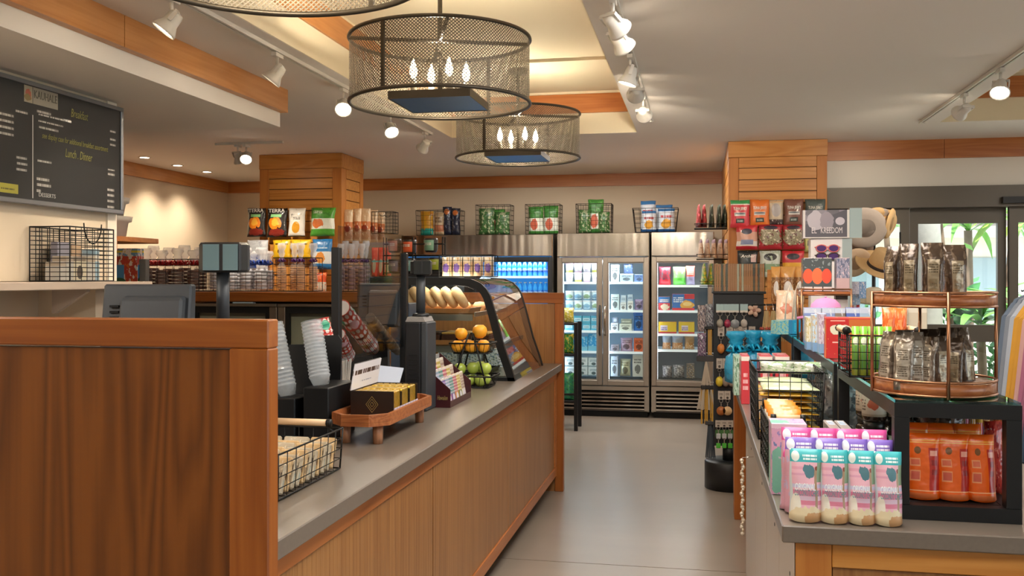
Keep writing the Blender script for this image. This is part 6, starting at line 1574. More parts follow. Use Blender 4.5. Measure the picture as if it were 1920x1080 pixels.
# --- orange bags under the near riser
ORB = pack('orange_pouch', '#e8600f', [('band', .88, .90, '#f0a03c'), ('band', .85, .865, '#f0b25a'), ('rect', .68, .97, .14, .78, '#b3271c'), ('noise', 9, .60, '#e8600f', 0, .14), ('rect', .72, .93, .66, .74, '#e6a08c'), ('rect', .74, .91, .52, .60, '#8f1c18'), ('rect', .74, .91, .38, .46, '#8f1c18'), ('ell', .36, .74, .1, .055, '#7a4a1c'), ('rect', .12, .42, .5, .62, '#e89a6a'), ('rect', .15, .40, .52, .60, '#d96a4c'), ('rect', .12, .42, .28, .44, '#e89a6a'), ('rect', .15, .40, .3, .42, '#d0604c'), ('band', .13, .145, '#f2b080'), ('rect', .1, .9, .02, .1, '#d9703c')], rough=.3, crinkle=.35)
xs = [(1697, 1763), (1756, 1820), (1813, 1868)]
for row in range(2):
    for i, (a, b) in enumerate(xs):
        Y = 2.575 + row * .085
        x0_, x1_ = fy(a, 950, 2.575).x, fy(b, 950, 2.575).x
        bag('orange_pouch', 'glossy orange pouch under the near riser, %s from the aisle in the %s row' % (ORD[i], ('front', 'back')[row]), 'snack pouch', ((x0_ + x1_) / 2 - .008 * row, Y, CT + .037), x1_ - x0_, .168 + .014 * row, .05, ORB, 'stand', 320 + i + row * 4, rz=-.12 + .1 * i, rx=math.radians(-4), group='orange pouches under the near riser')
MB().box(RX0 + .038, RX1 - .038, 2.54, 3.0, .030, .036).build('riser_floor', BLACK, None, loc=(0, 0, CT)); o = bpy.data.objects['riser_floor']; o.name = 'display_board'
tag(o, 'black board under the orange pouches inside the near riser', 'board')
DKB = pack('dark_clear_bag', '#3a2a22', [('noise', 5, .55, '#7a6556'), ('noise', 9, .62, '#16100d')], rough=.15, crinkle=1.0)
bag('snack_bag', 'dark crinkled bag behind the orange pouches', 'snack bag', (fy(1770, 850, 2.72).x, 2.74, CT + .0365), .12, .235, .05, DKB, 'pillow', 330)
for i in range(6):
    c = ('#7f93b0', '#b06a8c', '#c9607a', '#d9a03c', '#c9566c', '#8a7ab0')[i]
    a_, b_ = fy(1782 + i * 13, 785 + i * 7, 2.76), fy(1800 + i * 13, 800 + i * 7, 2.66)
    t = thing('candy_tube', 'slanted striped candy tube behind the orange pouches, %s from the aisle' % ORD[i], 'candy tube', (fy(1784 + i * 13, 800, 2.8).x, 2.80, CT + .037), 0, 'striped candy tubes')
    MB().lathe([(0, 0), (.009, 0), (.009, .235 - .012 * i), (0, .235 - .012 * i)], 10).build('wrapper', pack('candy_tube_%d' % i, c, [('stripes', 5, .4, '#e6d6dc'), ('band', .9, 1, '#d9b04c')]), t)
bag('snack_bag', 'yellow bag behind the striped candy tubes', 'snack bag', (fy(1855, 850, 2.86).x, 2.87, CT + .0005), .09, .27, .04, YEL1, 'pillow', 331)
bag('snack_bag', 'red glossy bag beside the riser leg behind the orange pouches', 'snack bag', (fy(1868, 850, 2.66).x, 2.68, CT + .0365), .05, .19, .04, pack('red_gloss_bag', '#b5352c', [('noise', 6, .55, '#8f1c22'), ('noise', 9, .62, '#e08a7a')], rough=.15, crinkle=.8), 'pillow', 332)
bag('snack_bag', 'amber glossy bag at the riser corner behind the red bag', 'snack bag', (fy(1884, 830, 2.8).x, 2.80, CT + .0005), .06, .25, .04, pack('amber_bag', '#a5502c', [('noise', 6, .55, '#d98a5a'), ('noise', 9, .62, '#6d2c16')], rough=.15, crinkle=.8), 'pillow', 333)
# --- two tier copper tray stand with coffee bags
sx_, sy_ = fy(1750, 720, 2.68).x, 2.68
R = .152
t = thing('tray_stand', 'round two tier copper and wood tray stand on the near glass riser', 'tray stand', (sx_, sy_, RZ))
zt = fy(1750, 572, 2.68).z - RZ
for z in (.006, zt):
    MB().lathe([(0, z), (R - .006, z), (R - .006, z + .008), (0, z + .008)], 40).build('tray_floor', W_TRAY, t)
    MB().lathe([(R - .0055, z), (R - .001, z), (R - .001, z + .028), (R - .0055, z + .028)], 40).build('wooden_side', W_TRAY, t)
    for zz in (z - .001, z + .034): MB().path([(R * math.cos(a), R * math.sin(a), zz) for a in [2 * math.pi * i / 40 for i in range(40)]], .0035, 6, closed=True).build('copper_ring', COPPER, t)
for a in (-90, 0, 90, 180): MB().tube(((R + .003) * math.cos(math.radians(a)), (R + .003) * math.sin(math.radians(a)), 0), ((R + .003) * math.cos(math.radians(a)), (R + .003) * math.sin(math.radians(a)), zt + .036), .0045, 8).build('copper_post', COPPER, t)
COF = pack('coffee_bag', '#4c3c2f', [('noise', 4, .56, '#6d5a48'), ('rect', .2, .8, .16, .72, '#9a8a70'), ('lines', .26, .74, .5, .66, 4, '#5f5340'), ('rect', .28, .72, .2, .4, '#8a7a5e'), ('lines', .32, .68, .24, .34, 4, '#5f5340'), ('band', 0, .1, '#6a4a34')], rough=.25, metal=.35, crinkle=.8)
COF2 = pack('coffee_bag_pale', '#7d7062', [('noise', 4, .55, '#a59a8c'), ('rect', .15, .85, .2, .85, '#b0a798'), ('lines', .2, .8, .55, .75, 5, '#6d6356'), ('lines', .2, .8, .25, .45, 5, '#6d6356')], rough=.22, metal=.4, crinkle=.9)
for i, (a, b, ptop, yy) in enumerate(((1661, 1690, 462, 2.66), (1688, 1722, 457, 2.60), (1728, 1768, 455, 2.59), (1768, 1810, 459, 2.65))):
    x0_, x1_ = fy(a, 540, yy).x, fy(b, 540, yy).x
    hh = fy((a + b) / 2, ptop, yy).z - (RZ + zt + .0085)
    bag('coffee_bag', 'brown foil coffee bag on the upper copper tray, %s from the aisle' % ORD[i], 'coffee bag', ((x0_ + x1_) / 2, yy, RZ + zt + .0085), (x1_ - x0_) * 1.04, hh, .05, COF, 'gusset', 340 + i, rz=(-.7, -.25, -.1, .15)[i], group='coffee bags on the upper copper tray')
k = 0
for i, (px, yy, rz, m_, hh) in enumerate(((1664, 2.66, -1.0, COF2, .148), (1694, 2.585, -.45, COF2, .142), (1716, 2.60, .2, COF2, .150), (1738, 2.60, -.7, COF2, .138), (1764, 2.60, .5, COF, .14), (1787, 2.62, -.3, COF, .135), (1812, 2.66, .7, COF, .14), (1700, 2.70, .3, COF2, .15), (1745, 2.72, .0, COF, .152), (1780, 2.74, .2, COF, .155), (1806, 2.76, .5, COF, .155))):
    bag('coffee_bag', 'crinkled coffee bag on the lower copper tray, %s from the aisle in the %s' % (ORD[i] if i < 7 else ORD[i - 7], 'front arc' if i < 7 else 'back'), 'coffee bag', (fy(px, 700, yy).x, yy, RZ + .0145), .052, hh, .034, m_, 'gusset', 350 + i, rz=rz, rx=math.radians(-4), group='coffee bags on the lower copper tray')
# --- basket of tubes and orange packs behind the tray stand
ty = 3.02
tx0, tx1 = fy(1592, 690, ty).x, fy(1722, 690, ty).x
wire_basket('black wire basket of green tubes and orange packs on the near glass riser', ((tx0 + tx1) / 2, ty + .10, RZ + .004), tx1 - tx0, .22, fy(1650, 632, ty).z - RZ, 8, 6, 5, wood=True, r=.0016, rimr=.003)
TUB = pack('green_tube', '#7fb548', [('band', .84, 1, '#86c840'), ('band', .80, .84, '#d98a3c'), ('ell', .5, .7, .3, .08, '#dfe6c8'), ('band', 0, .12, '#c9cf4a'), ('stripes', 3, .12, '#5f9a8a', .1, .6)], rough=.3)
TUO = pack('orange_tube', '#e0763c', [('noise', 6, .55, '#f0a870'), ('band', .9, 1, '#c9502c')], rough=.3)
for i in range(7):
    x = tx0 + .022 + i * .0235
    turned('snack_tube', '%s tube in the basket behind the copper tray stand, %s from the aisle' % ('green' if i < 5 else 'orange', ORD[i]), 'tube', (x, ty + .022, RZ + .0065), [(0, 0), (.0112, 0), (.0112, .15 if i < 5 else .10), (0, .15 if i < 5 else .10)], TUB if i < 5 else TUO, 12, 'tubes in the basket behind the tray stand')
ORP = pack('orange_pack', '#ea6a28', [('noise', 6, .55, '#f29a60'), ('noise', 9, .62, '#d04a18')], crinkle=.5)
for i, px in enumerate((1668, 1688, 1708, 1722)):
    bag('snack_pack', 'bright orange pack in the basket behind the copper tray stand, %s from the aisle' % ORD[i], 'snack pack', (min(fy(px, 620, ty + .12).x, tx1 - .03), ty + .12 + .02 * (i % 2), RZ + .0065), .045, .205 - .015 * (i % 2), .03, ORP, 'pillow', 370 + i, rz=.3 * (i % 2), group='orange packs behind the tray stand')
KRF = pack('paper_pack', '#c9bca6', [('lines', .55, .7, .2, .8, 4, '#9a5a4a'), ('band', .9, 1, '#ddd2bf')], rough=.7)
for i, (a, b, tp) in enumerate(((1658, 1702, 577), (1700, 1738, 574))):
    x, z, w, h = rect(a, tp, b, 660, 3.34)
    carton('paper_bag', 'tan paper pack with red print behind the orange packs, %s' % ('nearer the aisle' if i == 0 else 'nearer the doors'), 'paper bag', (x, 3.36, RZ), w, .08, fy(a, tp, 3.34).z - RZ, KRF, rz=-.1)
x, z, w, h = rect(1705, 622, 1792, 690, 3.2)
carton('flat_tin', 'grey green flat box with a pale lid behind the lower coffee bags', 'box', (min(x, RX1 - .02 + .04), 3.26, RZ), w * .9, .18, fy(1750, 622, 3.2).z - RZ, pack('flat_tin', '#6a6a60', [('band', .82, 1, '#a9b3a0')], rough=.4))
# ================================================================== goods on the middle and far risers
def card(name, lab, cat, x0, y0, x1, y1, Y, zb, dep, m, rz=0, grp=None, w=None):
    x, z, ww, h = rect(x0, y0, x1, y1, Y)
    return carton(name, lab, cat, (x, Y + dep / 2, zb), w or ww, dep, fy((x0 + x1) / 2, y0, Y).z - zb, m, rz=rz, group=grp)
RED = pack('red_gift_box', '#c02a2a', [('rect', .48, 1, 0, .95, '#c8682f'), ('noise', 6, .62, '#d98a4c', 0, .5), ('rect', .1, .4, .90, .93, '#e0a090'), ('ell', .3, .70, .2, .13, '#d9d2b8', 5), ('rect', .14, .26, .38, .41, '#e6c0b0'), ('band', .96, 1, '#d9564c')], rough=.4)
card('gift_box', 'red gift box with a cream fan emblem on the middle glass riser', 'gift box', 1548, 595, 1640, 668, 3.72, RZ, .05, RED)
WHE = [('#d9d3c0', '#b9a04c'), ('#b9cfe0', '#c9a050'), ('#c9bfd0', '#9a7a8c')]
for i, (a, b, tp) in enumerate(((1512, 1526, 594), (1524, 1540, 590), (1536, 1550, 588))):
    card('patterned_pack', ('cream', 'pale blue', 'mauve')[i] + ' patterned pack beside the red gift box on the middle riser', 'package', a, tp, b, 660, 4.15 - .1 * i, RZ, .08, pack('wheat_%d' % i, WHE[i][0], [('noise', 6, .55, WHE[i][1]), ('noise', 9, .62, '#e6e0d0'), ('band', 0, .25, '#7f9fc4')]))
for i, (a, b, c, nm) in enumerate(((1508, 1540, '#7f8fc0', 'periwinkle'), (1541, 1566, '#8f9ac4', 'dusty blue'), (1566, 1585, '#8a7a70', 'brown grey'), (1587, 1612, '#5f72b8', 'deep blue'), (1612, 1640, '#a9bcd0', 'pale blue'))):
    card('greeting_card', nm + ' card box in the row behind the red gift box', 'card box', a, 577, b, 640, 4.55, RZ, .05, pack('card_%d' % i, c, [('band', .85, 1, '#c9cfe0'), ('noise', 5, .62, '#dfe0e8'), ('ell', .6, .3, .3, .2, '#b98a6a', 5)]), grp='card boxes on the middle riser')
# paper bag with handles on the far riser
x, z, w, h = rect(1473, 601, 1513, 642, 5.25)
t = thing('paper_gift_bag', 'teal blue paper gift bag with tall pale handles on the far glass riser', 'gift bag', (x, 5.36, RZ), .35)
H = fy(1490, 601, 5.25).z - RZ
MB().prism([(-w / 2, -.05), (w / 2, -.05), (w / 2, .05), (-w / 2, .05)], 0, H, 'Z').build('bag_body', pack('teal_bag', '#1f8fb8', [('band', .0, .2, '#2f7fa8'), ('lines', .2, .8, .3, .4, 1, '#4fb0cc')]), t, .002)
MB().prism([(-w / 2 - .001, 0), (-w / 2 - .06, .0), (-w / 2 - .055, H * .95), (-w / 2 - .001, H)], -.05, .05, 'Y').build('side_gusset', pack('leafy_side', '#8fb8b0', [('noise', 5, .52, '#3fa0c0'), ('noise', 8, .6, '#b9c46a')]), t)
for yy in (-.045, .045):
    MB().path([(-w * .3, yy, H - .01), (-w * .22, yy, H + .13), (0, yy, H + .20), (w * .22, yy, H + .13), (w * .3, yy, H - .01)], .004, 6).build('handle', M('handle_cream', '#d9ccb8', .7), t)
bag('wrapped_gift', 'peach wrapped tall gift bag tied at the top behind the teal paper bag', 'gift bag', (x - .02, 5.62, RZ + .0005), .115, .235, .08, pack('peach_wrap', '#e6c0a0', [('noise', 5, .58, '#efdcc8'), ('ell', .5, .55, .3, .12, '#cc7a5c', 5)], crinkle=.8), 'stand', 400)
turned('bracelet_stack', 'stack of copper bracelets beside the teal paper bag', 'bracelets', (fy(1507, 640, 5.1).x, 4.98, RZ), [(.03, 0), (.037, .004), (.034, .010), (.037, .016), (.034, .022), (.037, .028), (.030, .032), (.026, .02), (.026, .004), (.03, 0)], COPPER, 16)
# copper shelf with sunglasses boxes
x, z, w, h = rect(1503, 545, 1596, 600, 4.75)
zs = fy(1550, 547, 4.75).z - RZ
t = thing('copper_shelf', 'small copper framed wooden shelf over the card boxes on the middle riser', 'shelf', (x, 4.84, RZ))
MB().box(-w / 2, w / 2, -.09, .09, zs - .012, zs).build('shelf_board', W_TRAY, t, .002)
for zz in (zs + .012, zs - .016): MB().path([(-w / 2, -.092, zz), (w / 2, -.092, zz), (w / 2, .092, zz), (-w / 2, .092, zz)], .004, 6, closed=True).build('copper_rail', COPPER, t)
for sx in (-1, 1):
    for sy in (-1, 1): MB().tube((sx * w / 2, sy * .092, 0), (sx * w / 2, sy * .092, zs + .012), .005, 6).build('copper_post', COPPER, t)
zS_ = RZ + zs + .0005
COR = pack('coral_set', '#4a4f50', [('noise', 8, .6, '#7d8482', .7, 1), ('ell', .18, .46, .17, .22, '#d9583c'), ('ell', .5, .46, .19, .24, '#e06a44'), ('ell', .82, .46, .17, .22, '#d0503c'), ('band', .0, .14, '#d9c4c0'), ('stripes', 3, .12, '#3a3634', 0, .16)], rough=.15)
xs_ = [fy(p_, 510, 4.70).x for p_ in (1508, 1563, 1572, 1597)]
hh = fy(1540, 483, 4.70).z - zS_
carton('boxed_set', 'clear fronted box with three coral rounds on the copper shelf', 'boxed set', ((xs_[0] + xs_[1]) / 2, 4.80, zS_), xs_[1] - xs_[0], .08, hh, COR)
carton('boxed_set', 'grey and mauve speckled box beside the coral box on the copper shelf', 'boxed set', ((xs_[2] + xs_[3]) / 2, 4.80, zS_), xs_[3] - xs_[2], .08, hh, pack('mauve_box', '#8f8a98', [('noise', 6, .52, '#5a5f74'), ('noise', 10, .6, '#c9b0b4'), ('band', 0, .4, '#b99a98')]))
# pink cap and white box under the shelf
q = fy(1545, 578, 4.70)
t = thing('cap', 'pink baseball cap lying in front of the copper shelf', 'cap', (q.x, 4.64, max(q.z, RZ + .20)), 2.5)
t.location.z = fy(1545, 590, 4.64).z
MB().lathe([(.075, 0), (.076, .02), (.068, .05), (.045, .072), (.012, .08), (0, .08)], 18, sx=1.0, sy=.85).build('crown', M('cap_pink', '#cf86b4', .8), t)
MB().prism([(.06, -.055), (.10, -.05), (.135, -.03), (.145, 0), (.135, .03), (.10, .05), (.06, .055)], -.004, .006, 'Z', T=Matrix.Rotation(math.radians(8), 4, 'Y')).build('brim', M('cap_pink', '#cf86b4', .8), t)
MB().lathe([(0, .08), (.007, .081), (.005, .086), (0, .087)], 8).build('button', M('cap_pink', '#cf86b4', .8), t)
o = card('cap_box', 'periwinkle box on which the pink cap lies', 'box', 1512, 590, 1566, 640, 4.66, RZ, .12, M('periwinkle_card', '#8c97c6', .6)); o.location.y = 4.66 - .01; 
card('white_bottle_box', 'white carton standing under the copper shelf', 'carton', 1567, 553, 1590, 600, 4.80, RZ, .06, pack('white_carton', '#ddd6cc', [('band', .9, 1, '#4a4038'), ('band', .0, .06, '#4a4038')]))
# sunglasses tower
YS = 5.75
x0_, x1_ = fy(1520, 480, YS).x, fy(1596, 480, YS).x
t = thing('sunglasses_tower', 'white sunglasses display tower with a grey picture header', 'sunglasses display', ((x0_ + x1_) / 2, YS + .06, RZ))
w = x1_ - x0_; Hs = fy(1555, 447, YS).z - RZ
MB().box(-w / 2, w / 2, -.06, .06, 0, Hs).build('tower_body', M('tower_white', '#e9dfdb', .5), t, .002)
MB().box(w / 2 - .05, w / 2 + .004, -.064, -.0605, .02, Hs - .002).build('mirror_strip', M('mirror_strip', '#cfdcdc', .15, .6), t)
hx0, hx1 = fy(1505, 430, YS).x - (x0_ + x1_) / 2, fy(1592, 430, YS).x - (x0_ + x1_) / 2
Hh = fy(1555, 394, YS).z - RZ
HEAD = pack('palm_picture', '#6f6a70', [('noise', 4, .5, '#8f8890'), ('diag', -.6, .45, '#5f5b62'), ('ell', .28, .62, .18, .35, '#bdb4bb', 3), ('ell', .52, .62, .15, .36, '#9a9098', 5), ('ell', .8, .6, .10, .14, '#c9bfc6'), ('rect', .0, .05, 0, 1, '#d9cfc9'), ('rect', .95, 1, 0, 1, '#d9d4cc'), ('band', 0, .04, '#d9cfc9')], rough=.3)
MB().box(hx0, hx1, -.075, -.02, Hs + .001, Hh).build('header_box', HEAD, t)
MB().box(hx1 + .001, hx1 + .07, -.07, -.02, Hs + .001, Hh + .01).build('header_side', M('header_glass', '#b9c9c8', .1, .3), t)
text('KREEDOM', .05, M('letter_pale', '#ded4d2', .5), t, ((hx0 + hx1) / 2 + .03, -.0762, Hs + .045), fit=(hx1 - hx0) * .46)
text('EL', .05, M('letter_pale', '#ded4d2', .5), t, ((hx0 + hx1) / 2 - (hx1 - hx0) * .26, -.0762, Hs + .045), fit=(hx1 - hx0) * .11)
PNKF, TORT, LENS = M('frame_pink', '#d9706c', .3), M('frame_tortoise', '#3a2a1c', .3), M('lens_violet', '#5a3a78', .08, .3, coat=.5)
def glasses(lab, z, fr):
    g = thing('sunglasses', lab, 'sunglasses', ((x0_ + x1_) / 2 - .02, YS - .012, RZ + z))
    for s in (-1, 1):
        c = s * .034
        ring = [(c + .029 * math.cos(a) * (1 if math.sin(a) < .2 else 1.06), 0, .021 * math.sin(a)) for a in [2 * math.pi * i / 16 for i in range(16)]]
        MB().path(ring, .0035, 6, closed=True).build('rim', fr, g)
        MB().prism([(p_[0], p_[2]) for p_ in ring], -.0008, .0008, 'Y').build('lens', LENS, g)
        MB().path([(s * .066, 0, .008), (s * .070, .012, .008), (s * .068, .028, .004)], .003, 5).build('temple', fr, g)
    MB().path([(-.008, 0, .006), (0, -.002, .010), (.008, 0, .006)], .003, 5).build('bridge', fr, g)
    MB().tube((0, .001, -.004), (0, .0115, -.004), .006, 6).build('holder', M('tower_white', '#e9dfdb', .5), g)
glasses('pink framed sunglasses with violet lenses at the top of the tower', fy(1548, 466, YS).z - RZ + 0, PNKF)
glasses('tortoiseshell sunglasses below the pink pair on the tower', fy(1548, 481, YS).z - RZ, TORT)
for o in [o for o in bpy.data.objects if o.name.startswith('sunglasses') and not o.name.startswith('sunglasses_')]: o.location.z = o.location.z
# ================================================================== wooden nut stand and straw brooms beyond the island
YN = 6.62
x0_, x1_ = fy(1446, 560, YN).x, fy(1506, 560, YN).x
zb, ztp = fy(1475, 571, YN).z, fy(1475, 500, YN).z
t = thing('nut_stand', 'wooden stand of clear nut bags beyond the far riser', 'stand', ((x0_ + x1_) / 2, YN, 0))
w = x1_ - x0_
MB().box(-w / 2 - .02, w / 2 + .02, -.08, .10, zb - .02, zb).build('shelf_board', W_COL, t, .002)
for sx in (-1, 1): MB().box(sx * (w / 2 + .02) - .01, sx * (w / 2 + .02) + .01, .06, .10, 0, zb - .0205).build('leg', W_COLZ, t, .002)
MB().box(-w / 2 - .02, w / 2 + .02, .081, .10, zb + .001, ztp - .02).build('back_board', W_COL, t, .002)
MB().box(-w / 2 - .01, w / 2 + .01, -.06, .06, .01, .04).build('foot_board', W_COL, t)
MB().box(-w / 2 - .0, w / 2 + .0, .0805, .0985, .041, zb - .021).build('support_panel', W_COLZ, t)
NUT = pack('nut_bag', '#b98a5c', [('noise', 8, .5, '#8a5a34'), ('noise', 12, .6, '#dcb98c'), ('band', .72, 1, '#e0a25a'), ('ell', .5, .42, .28, .2, '#efe4da')], rough=.25, crinkle=.6)
for i, (a, b) in enumerate(((1446, 1464), (1462, 1492), (1490, 1508))):
    xa, xb = fy(a, 560, YN - .03).x, fy(b, 560, YN - .03).x
    bag('nut_bag', 'clear bag of nuts with an orange header, %s from the aisle on the wooden stand' % ORD[i], 'nut bag', ((xa + xb) / 2, YN - .02, zb + .0005), xb - xa, ztp - zb, .07, NUT, 'pillow', 410 + i, group='nut bags on the wooden stand')
YBm = 6.45
for i, px in enumerate((1437, 1450, 1463)):
    a = fy(px, 583, YBm); b = fy(px, 640, YBm)
    t = thing('straw_tassel', 'straw tassel with a band of red beads hanging behind the island, %s from the aisle' % ORD[i], 'tassel', (a.x, YBm, b.z), 0, 'straw tassels behind the island')
    H = a.z - b.z
    m = MB()
    for k in range(16):
        an = k * 2.4; m.tube((.012 * math.cos(an), .012 * math.sin(an), H), (.038 * math.cos(an), .03 * math.sin(an), 0), .0022, 4)
    m.build('straw', M('straw_tan', '#b59a6a', .8), t)
    for k in range(8):
        an = 2 * math.pi * k / 8
        obj('bead', cached('tbead', lambda: MB().ball((0, 0, 0), .011, 8, 5).mesh('bead', M('bead_red', '#8f3424', .4))), t, (.034 * math.cos(an), .028 * math.sin(an), H * .42))
    MB().path([(0, 0, H), (0, .02, H + .03), (0, .06, H + .045)], .003, 5).build('hook', CHROME, t)
a = fy(1430, 580, YBm); b = fy(1470, 580, YBm)
t = thing('tassel_rail', 'thin dark stand holding the straw tassels', 'stand', ((a.x + b.x) / 2, YBm + .06, 0))
zz = fy(1450, 572, YBm).z
MB().tube((a.x - b.x, 0, zz), (b.x - a.x, 0, zz), .006, 6).build('cross_bar', BLACK, t); MB().tube((.02, 0, .012), (.02, 0, zz), .008, 6).build('pole', BLACK, t); MB().lathe([(0, 0), (.12, 0), (.12, .012), (0, .012)], 16, (.02, 0, 0)).build('foot', BLACK, t)
# ================================================================== spinner rack
YR = 6.98
q = on(1366, 915, 0)
cxr = fy(1385, 700, YR).x
t = thing('spinner_rack', 'black revolving rack of key rings and small gifts on a round black base', 'spinner rack', (cxr, YR, 0))
bx = fy(1368, 900, YR).x - cxr
MB().lathe([(0, 0), (.178, 0), (.178, .19), (.17, .20), (0, .20)], 32, (bx, 0, 0)).build('round_base', BLACKP, t)
MB().lathe([(0, .2005), (.05, .2005), (.05, .30), (0, .30)], 16, (bx, 0, 0)).build('turntable', BLACK, t)
bw0, bw1 = fy(1338, 600, YR).x - cxr, fy(1432, 600, YR).x - cxr
ztop = fy(1385, 551, YR).z
MB().box(bw0, bw1, -.012, .012, .3005, ztop).build('display_board', BLACKP, t)
MB().box(bw0, bw0 + .012, .0125, .3, .3005, ztop).box(bw0 + .0125, bw1, .288, .3, .3005, ztop).build('side_board', BLACKP, t)
MB().box(bw0 - .01, bw1 + .015, -.03, .31, ztop + .001, ztop + .018).build('top_board', BLACKP, t, .002)
zc0, zc1 = ztop + .0185, fy(1385, 494, YR).z
bin_ = MB().box(bw0 - .008, bw1 + .01, -.028, -.024, zc0, zc1).box(bw0 - .008, bw0 - .004, -.0235, .2, zc0, zc1).box(bw1 + .006, bw1 + .01, -.0235, .2, zc0, zc1).box(bw0 - .0035, bw1 + .0055, .196, .2, zc0, zc1)
bin_.build('clear_bin', GLASS, t)
WST = wood('stick_wood', '#a05a34', '#bd754a', '#cd8d62', 'Z', 2)
n = 22
for row in range(1):
    for i in range(n):
        x = cxr + bw0 + .004 + (bw1 - bw0) * (i + .5) / n
        mt_ = WST if i % 7 not in (3, 5) else M('stick_grey' if i % 2 else 'stick_cream', '#6d6660' if i % 2 else '#d0c8b8', .6)
        carton('wooden_stick', 'flat stick in the clear spinner bin, %s from the %s end' % (ORD[min(i, n - 1 - i)], 'door' if i >= n / 2 else 'cooler'), 'stick', (x, YR - .012 + row * .05, zc0 + .0005), .0135, .004, zc1 - zc0 - .004 - .01 * row, mt_, group='wooden sticks in the spinner bin', bev=0)
# hanging key rings
CRD = pack('card_teal', '#a9c4c6', [('band', .0, .25, '#d9d2c8')]); CRT = pack('card_tan', '#b5a99c', [('lines', .2, .8, .5, .8, 2, '#6a6058'), ('ell', .5, .2, .2, .14, '#3a302c')])
METAL = M('charm_metal', '#a8a098', .35, .8)
def keyring(lab, px, py, ph, cm, charm, cw=14):
    Y = YR - .045
    a = fy(px, py, Y); s = ph * 6.8 / 1760
    t = thing('key_ring', lab, 'key ring', (a.x, Y, a.z - s), 0, 'key rings on the spinner rack')
    w = cw * 6.8 / 1760
    MB().box(-w / 2, w / 2, -.001, .001, s * .62, s).build('card', cm, t)
    MB().path([(w * .28 * math.cos(q_), -.004, s * .56 + w * .28 * math.sin(q_)) for q_ in [2 * math.pi * i / 10 for i in range(10)]], .002, 5, closed=True).build('ring', METAL, t)
    MB().tube((0, -.004, s * .45), (0, -.004, s * .28), .004, 5).build('chain', METAL, t)
    c, kind = charm
    m_ = M('charm_' + c.strip('#'), c, .4)
    if kind == 'drop': MB().ball((0, -.006, s * .14), s * .15, 8, 6, sz=1.3).build('charm', m_, t)
    elif kind == 'disc': MB().lathe([(0, -.003), (s * .2, -.003), (s * .2, .003), (0, .003)], 14, T=Matrix.Translation((0, -.006, s * .12)) @ Matrix.Rotation(math.pi / 2, 4, 'X')).build('charm', m_, t)
    else: MB().box(-s * .12, s * .12, -.012, -.002, 0, s * .28).build('charm', m_, t, .003)
    MB().path([(0, .03, s * .97), (0, -.004, s * .97), (0, -.008, s * 1.0)], .0016, 4).build('peg_hook', CHROME, t)
cc = ['#9a9488', '#8f2c48', '#8a8f94', '#b0a8a0', '#7a746c']
for i, px in enumerate((1350, 1364, 1378, 1395)): keyring('key ring on a pale teal card, %s from the coolers in the top spinner row' % ORD[i], px, 570, 42, CRD, (cc[i], ('drop', 'drop', 'disc', 'drop')[i]), 14)
for i, px in enumerate((1352, 1368, 1382, 1394, 1410)): keyring('key ring on a tan card, %s from the coolers in the second spinner row' % ORD[i], px, 612, 48, CRT, (('#c97a34', '#3a5664', '#4a4a44', '#5f7a70', '#8f3a3a')[i], ('drop', 'drop', 'disc', 'box', 'drop')[i]), 12)
for i, px in enumerate((1349, 1361, 1372)): keyring('key ring on a tan card, %s from the coolers in the third spinner row' % ORD[i], px, 672, 50, CRT, (('#c9b02c', '#8a7a6c', '#a08a7c')[i], 'drop'), 11)
for i, px in enumerate((1352, 1364)): keyring('key ring with a wooden disc, %s from the coolers in the fourth spinner row' % ORD[i], px, 733, 42, CRT, (('#a5602c', '#cfa878')[i], 'disc'), 11)
for i, px in enumerate((1347, 1358, 1369)): keyring('key ring with a silver charm above the green toys, %s from the coolers' % ORD[i], px, 788, 34, CRT, ('#b0b2b4', 'box'), 11)
for i, px in enumerate((1347, 1358, 1369)): keyring('green toy key ring low on the spinner rack, %s from the coolers' % ORD[i], px, 806, 34, M('card_green', '#3f6a34', .6), ('#4fae3a', 'box'), 11)
for i, (px, c) in enumerate(((1349, '#d9b8a4'), (1367, '#a8bf6a'))):
    q = fy(px, 872, YR - .05)
    carton('gift_card', '%s printed gift card at the foot of the spinner rack' % ('pink', 'lime')[i], 'gift card', (q.x, YR - .05, .3), .075, .006, fy(px, 838, YR - .05).z - .3, pack('giftcard_%d' % i, c, [('ell', .5, .35, .3, .2, '#b0443a', 4), ('lines', .1, .9, .55, .9, 3, '#6a5a50')]))
# plush tag
q = fy(1414, 582, YR - .06)
t = thing('shell_charm', 'pale shell flower charm at the top of the spinner board', 'charm', (q.x, YR - .05, q.z))
for k in range(5):
    a = 2 * math.pi * k / 5 + .3
    obj('petal', cached('petal', lambda: MB().ball((0, 0, 0), .017, 8, 5, sz=1.4).mesh('petal', M('shell_pale', '#c9a894', .5))), t, (.026 * math.sin(a), 0, .026 * math.cos(a)), rot=(0, a, 0))
MB().ball((0, -.004, 0), .014, 8, 5).build('centre', M('shell_core', '#a5786a', .5), t); MB().tube((0, 0, 0), (0, .04, .0), .003, 5).build('peg_hook', CHROME, t)
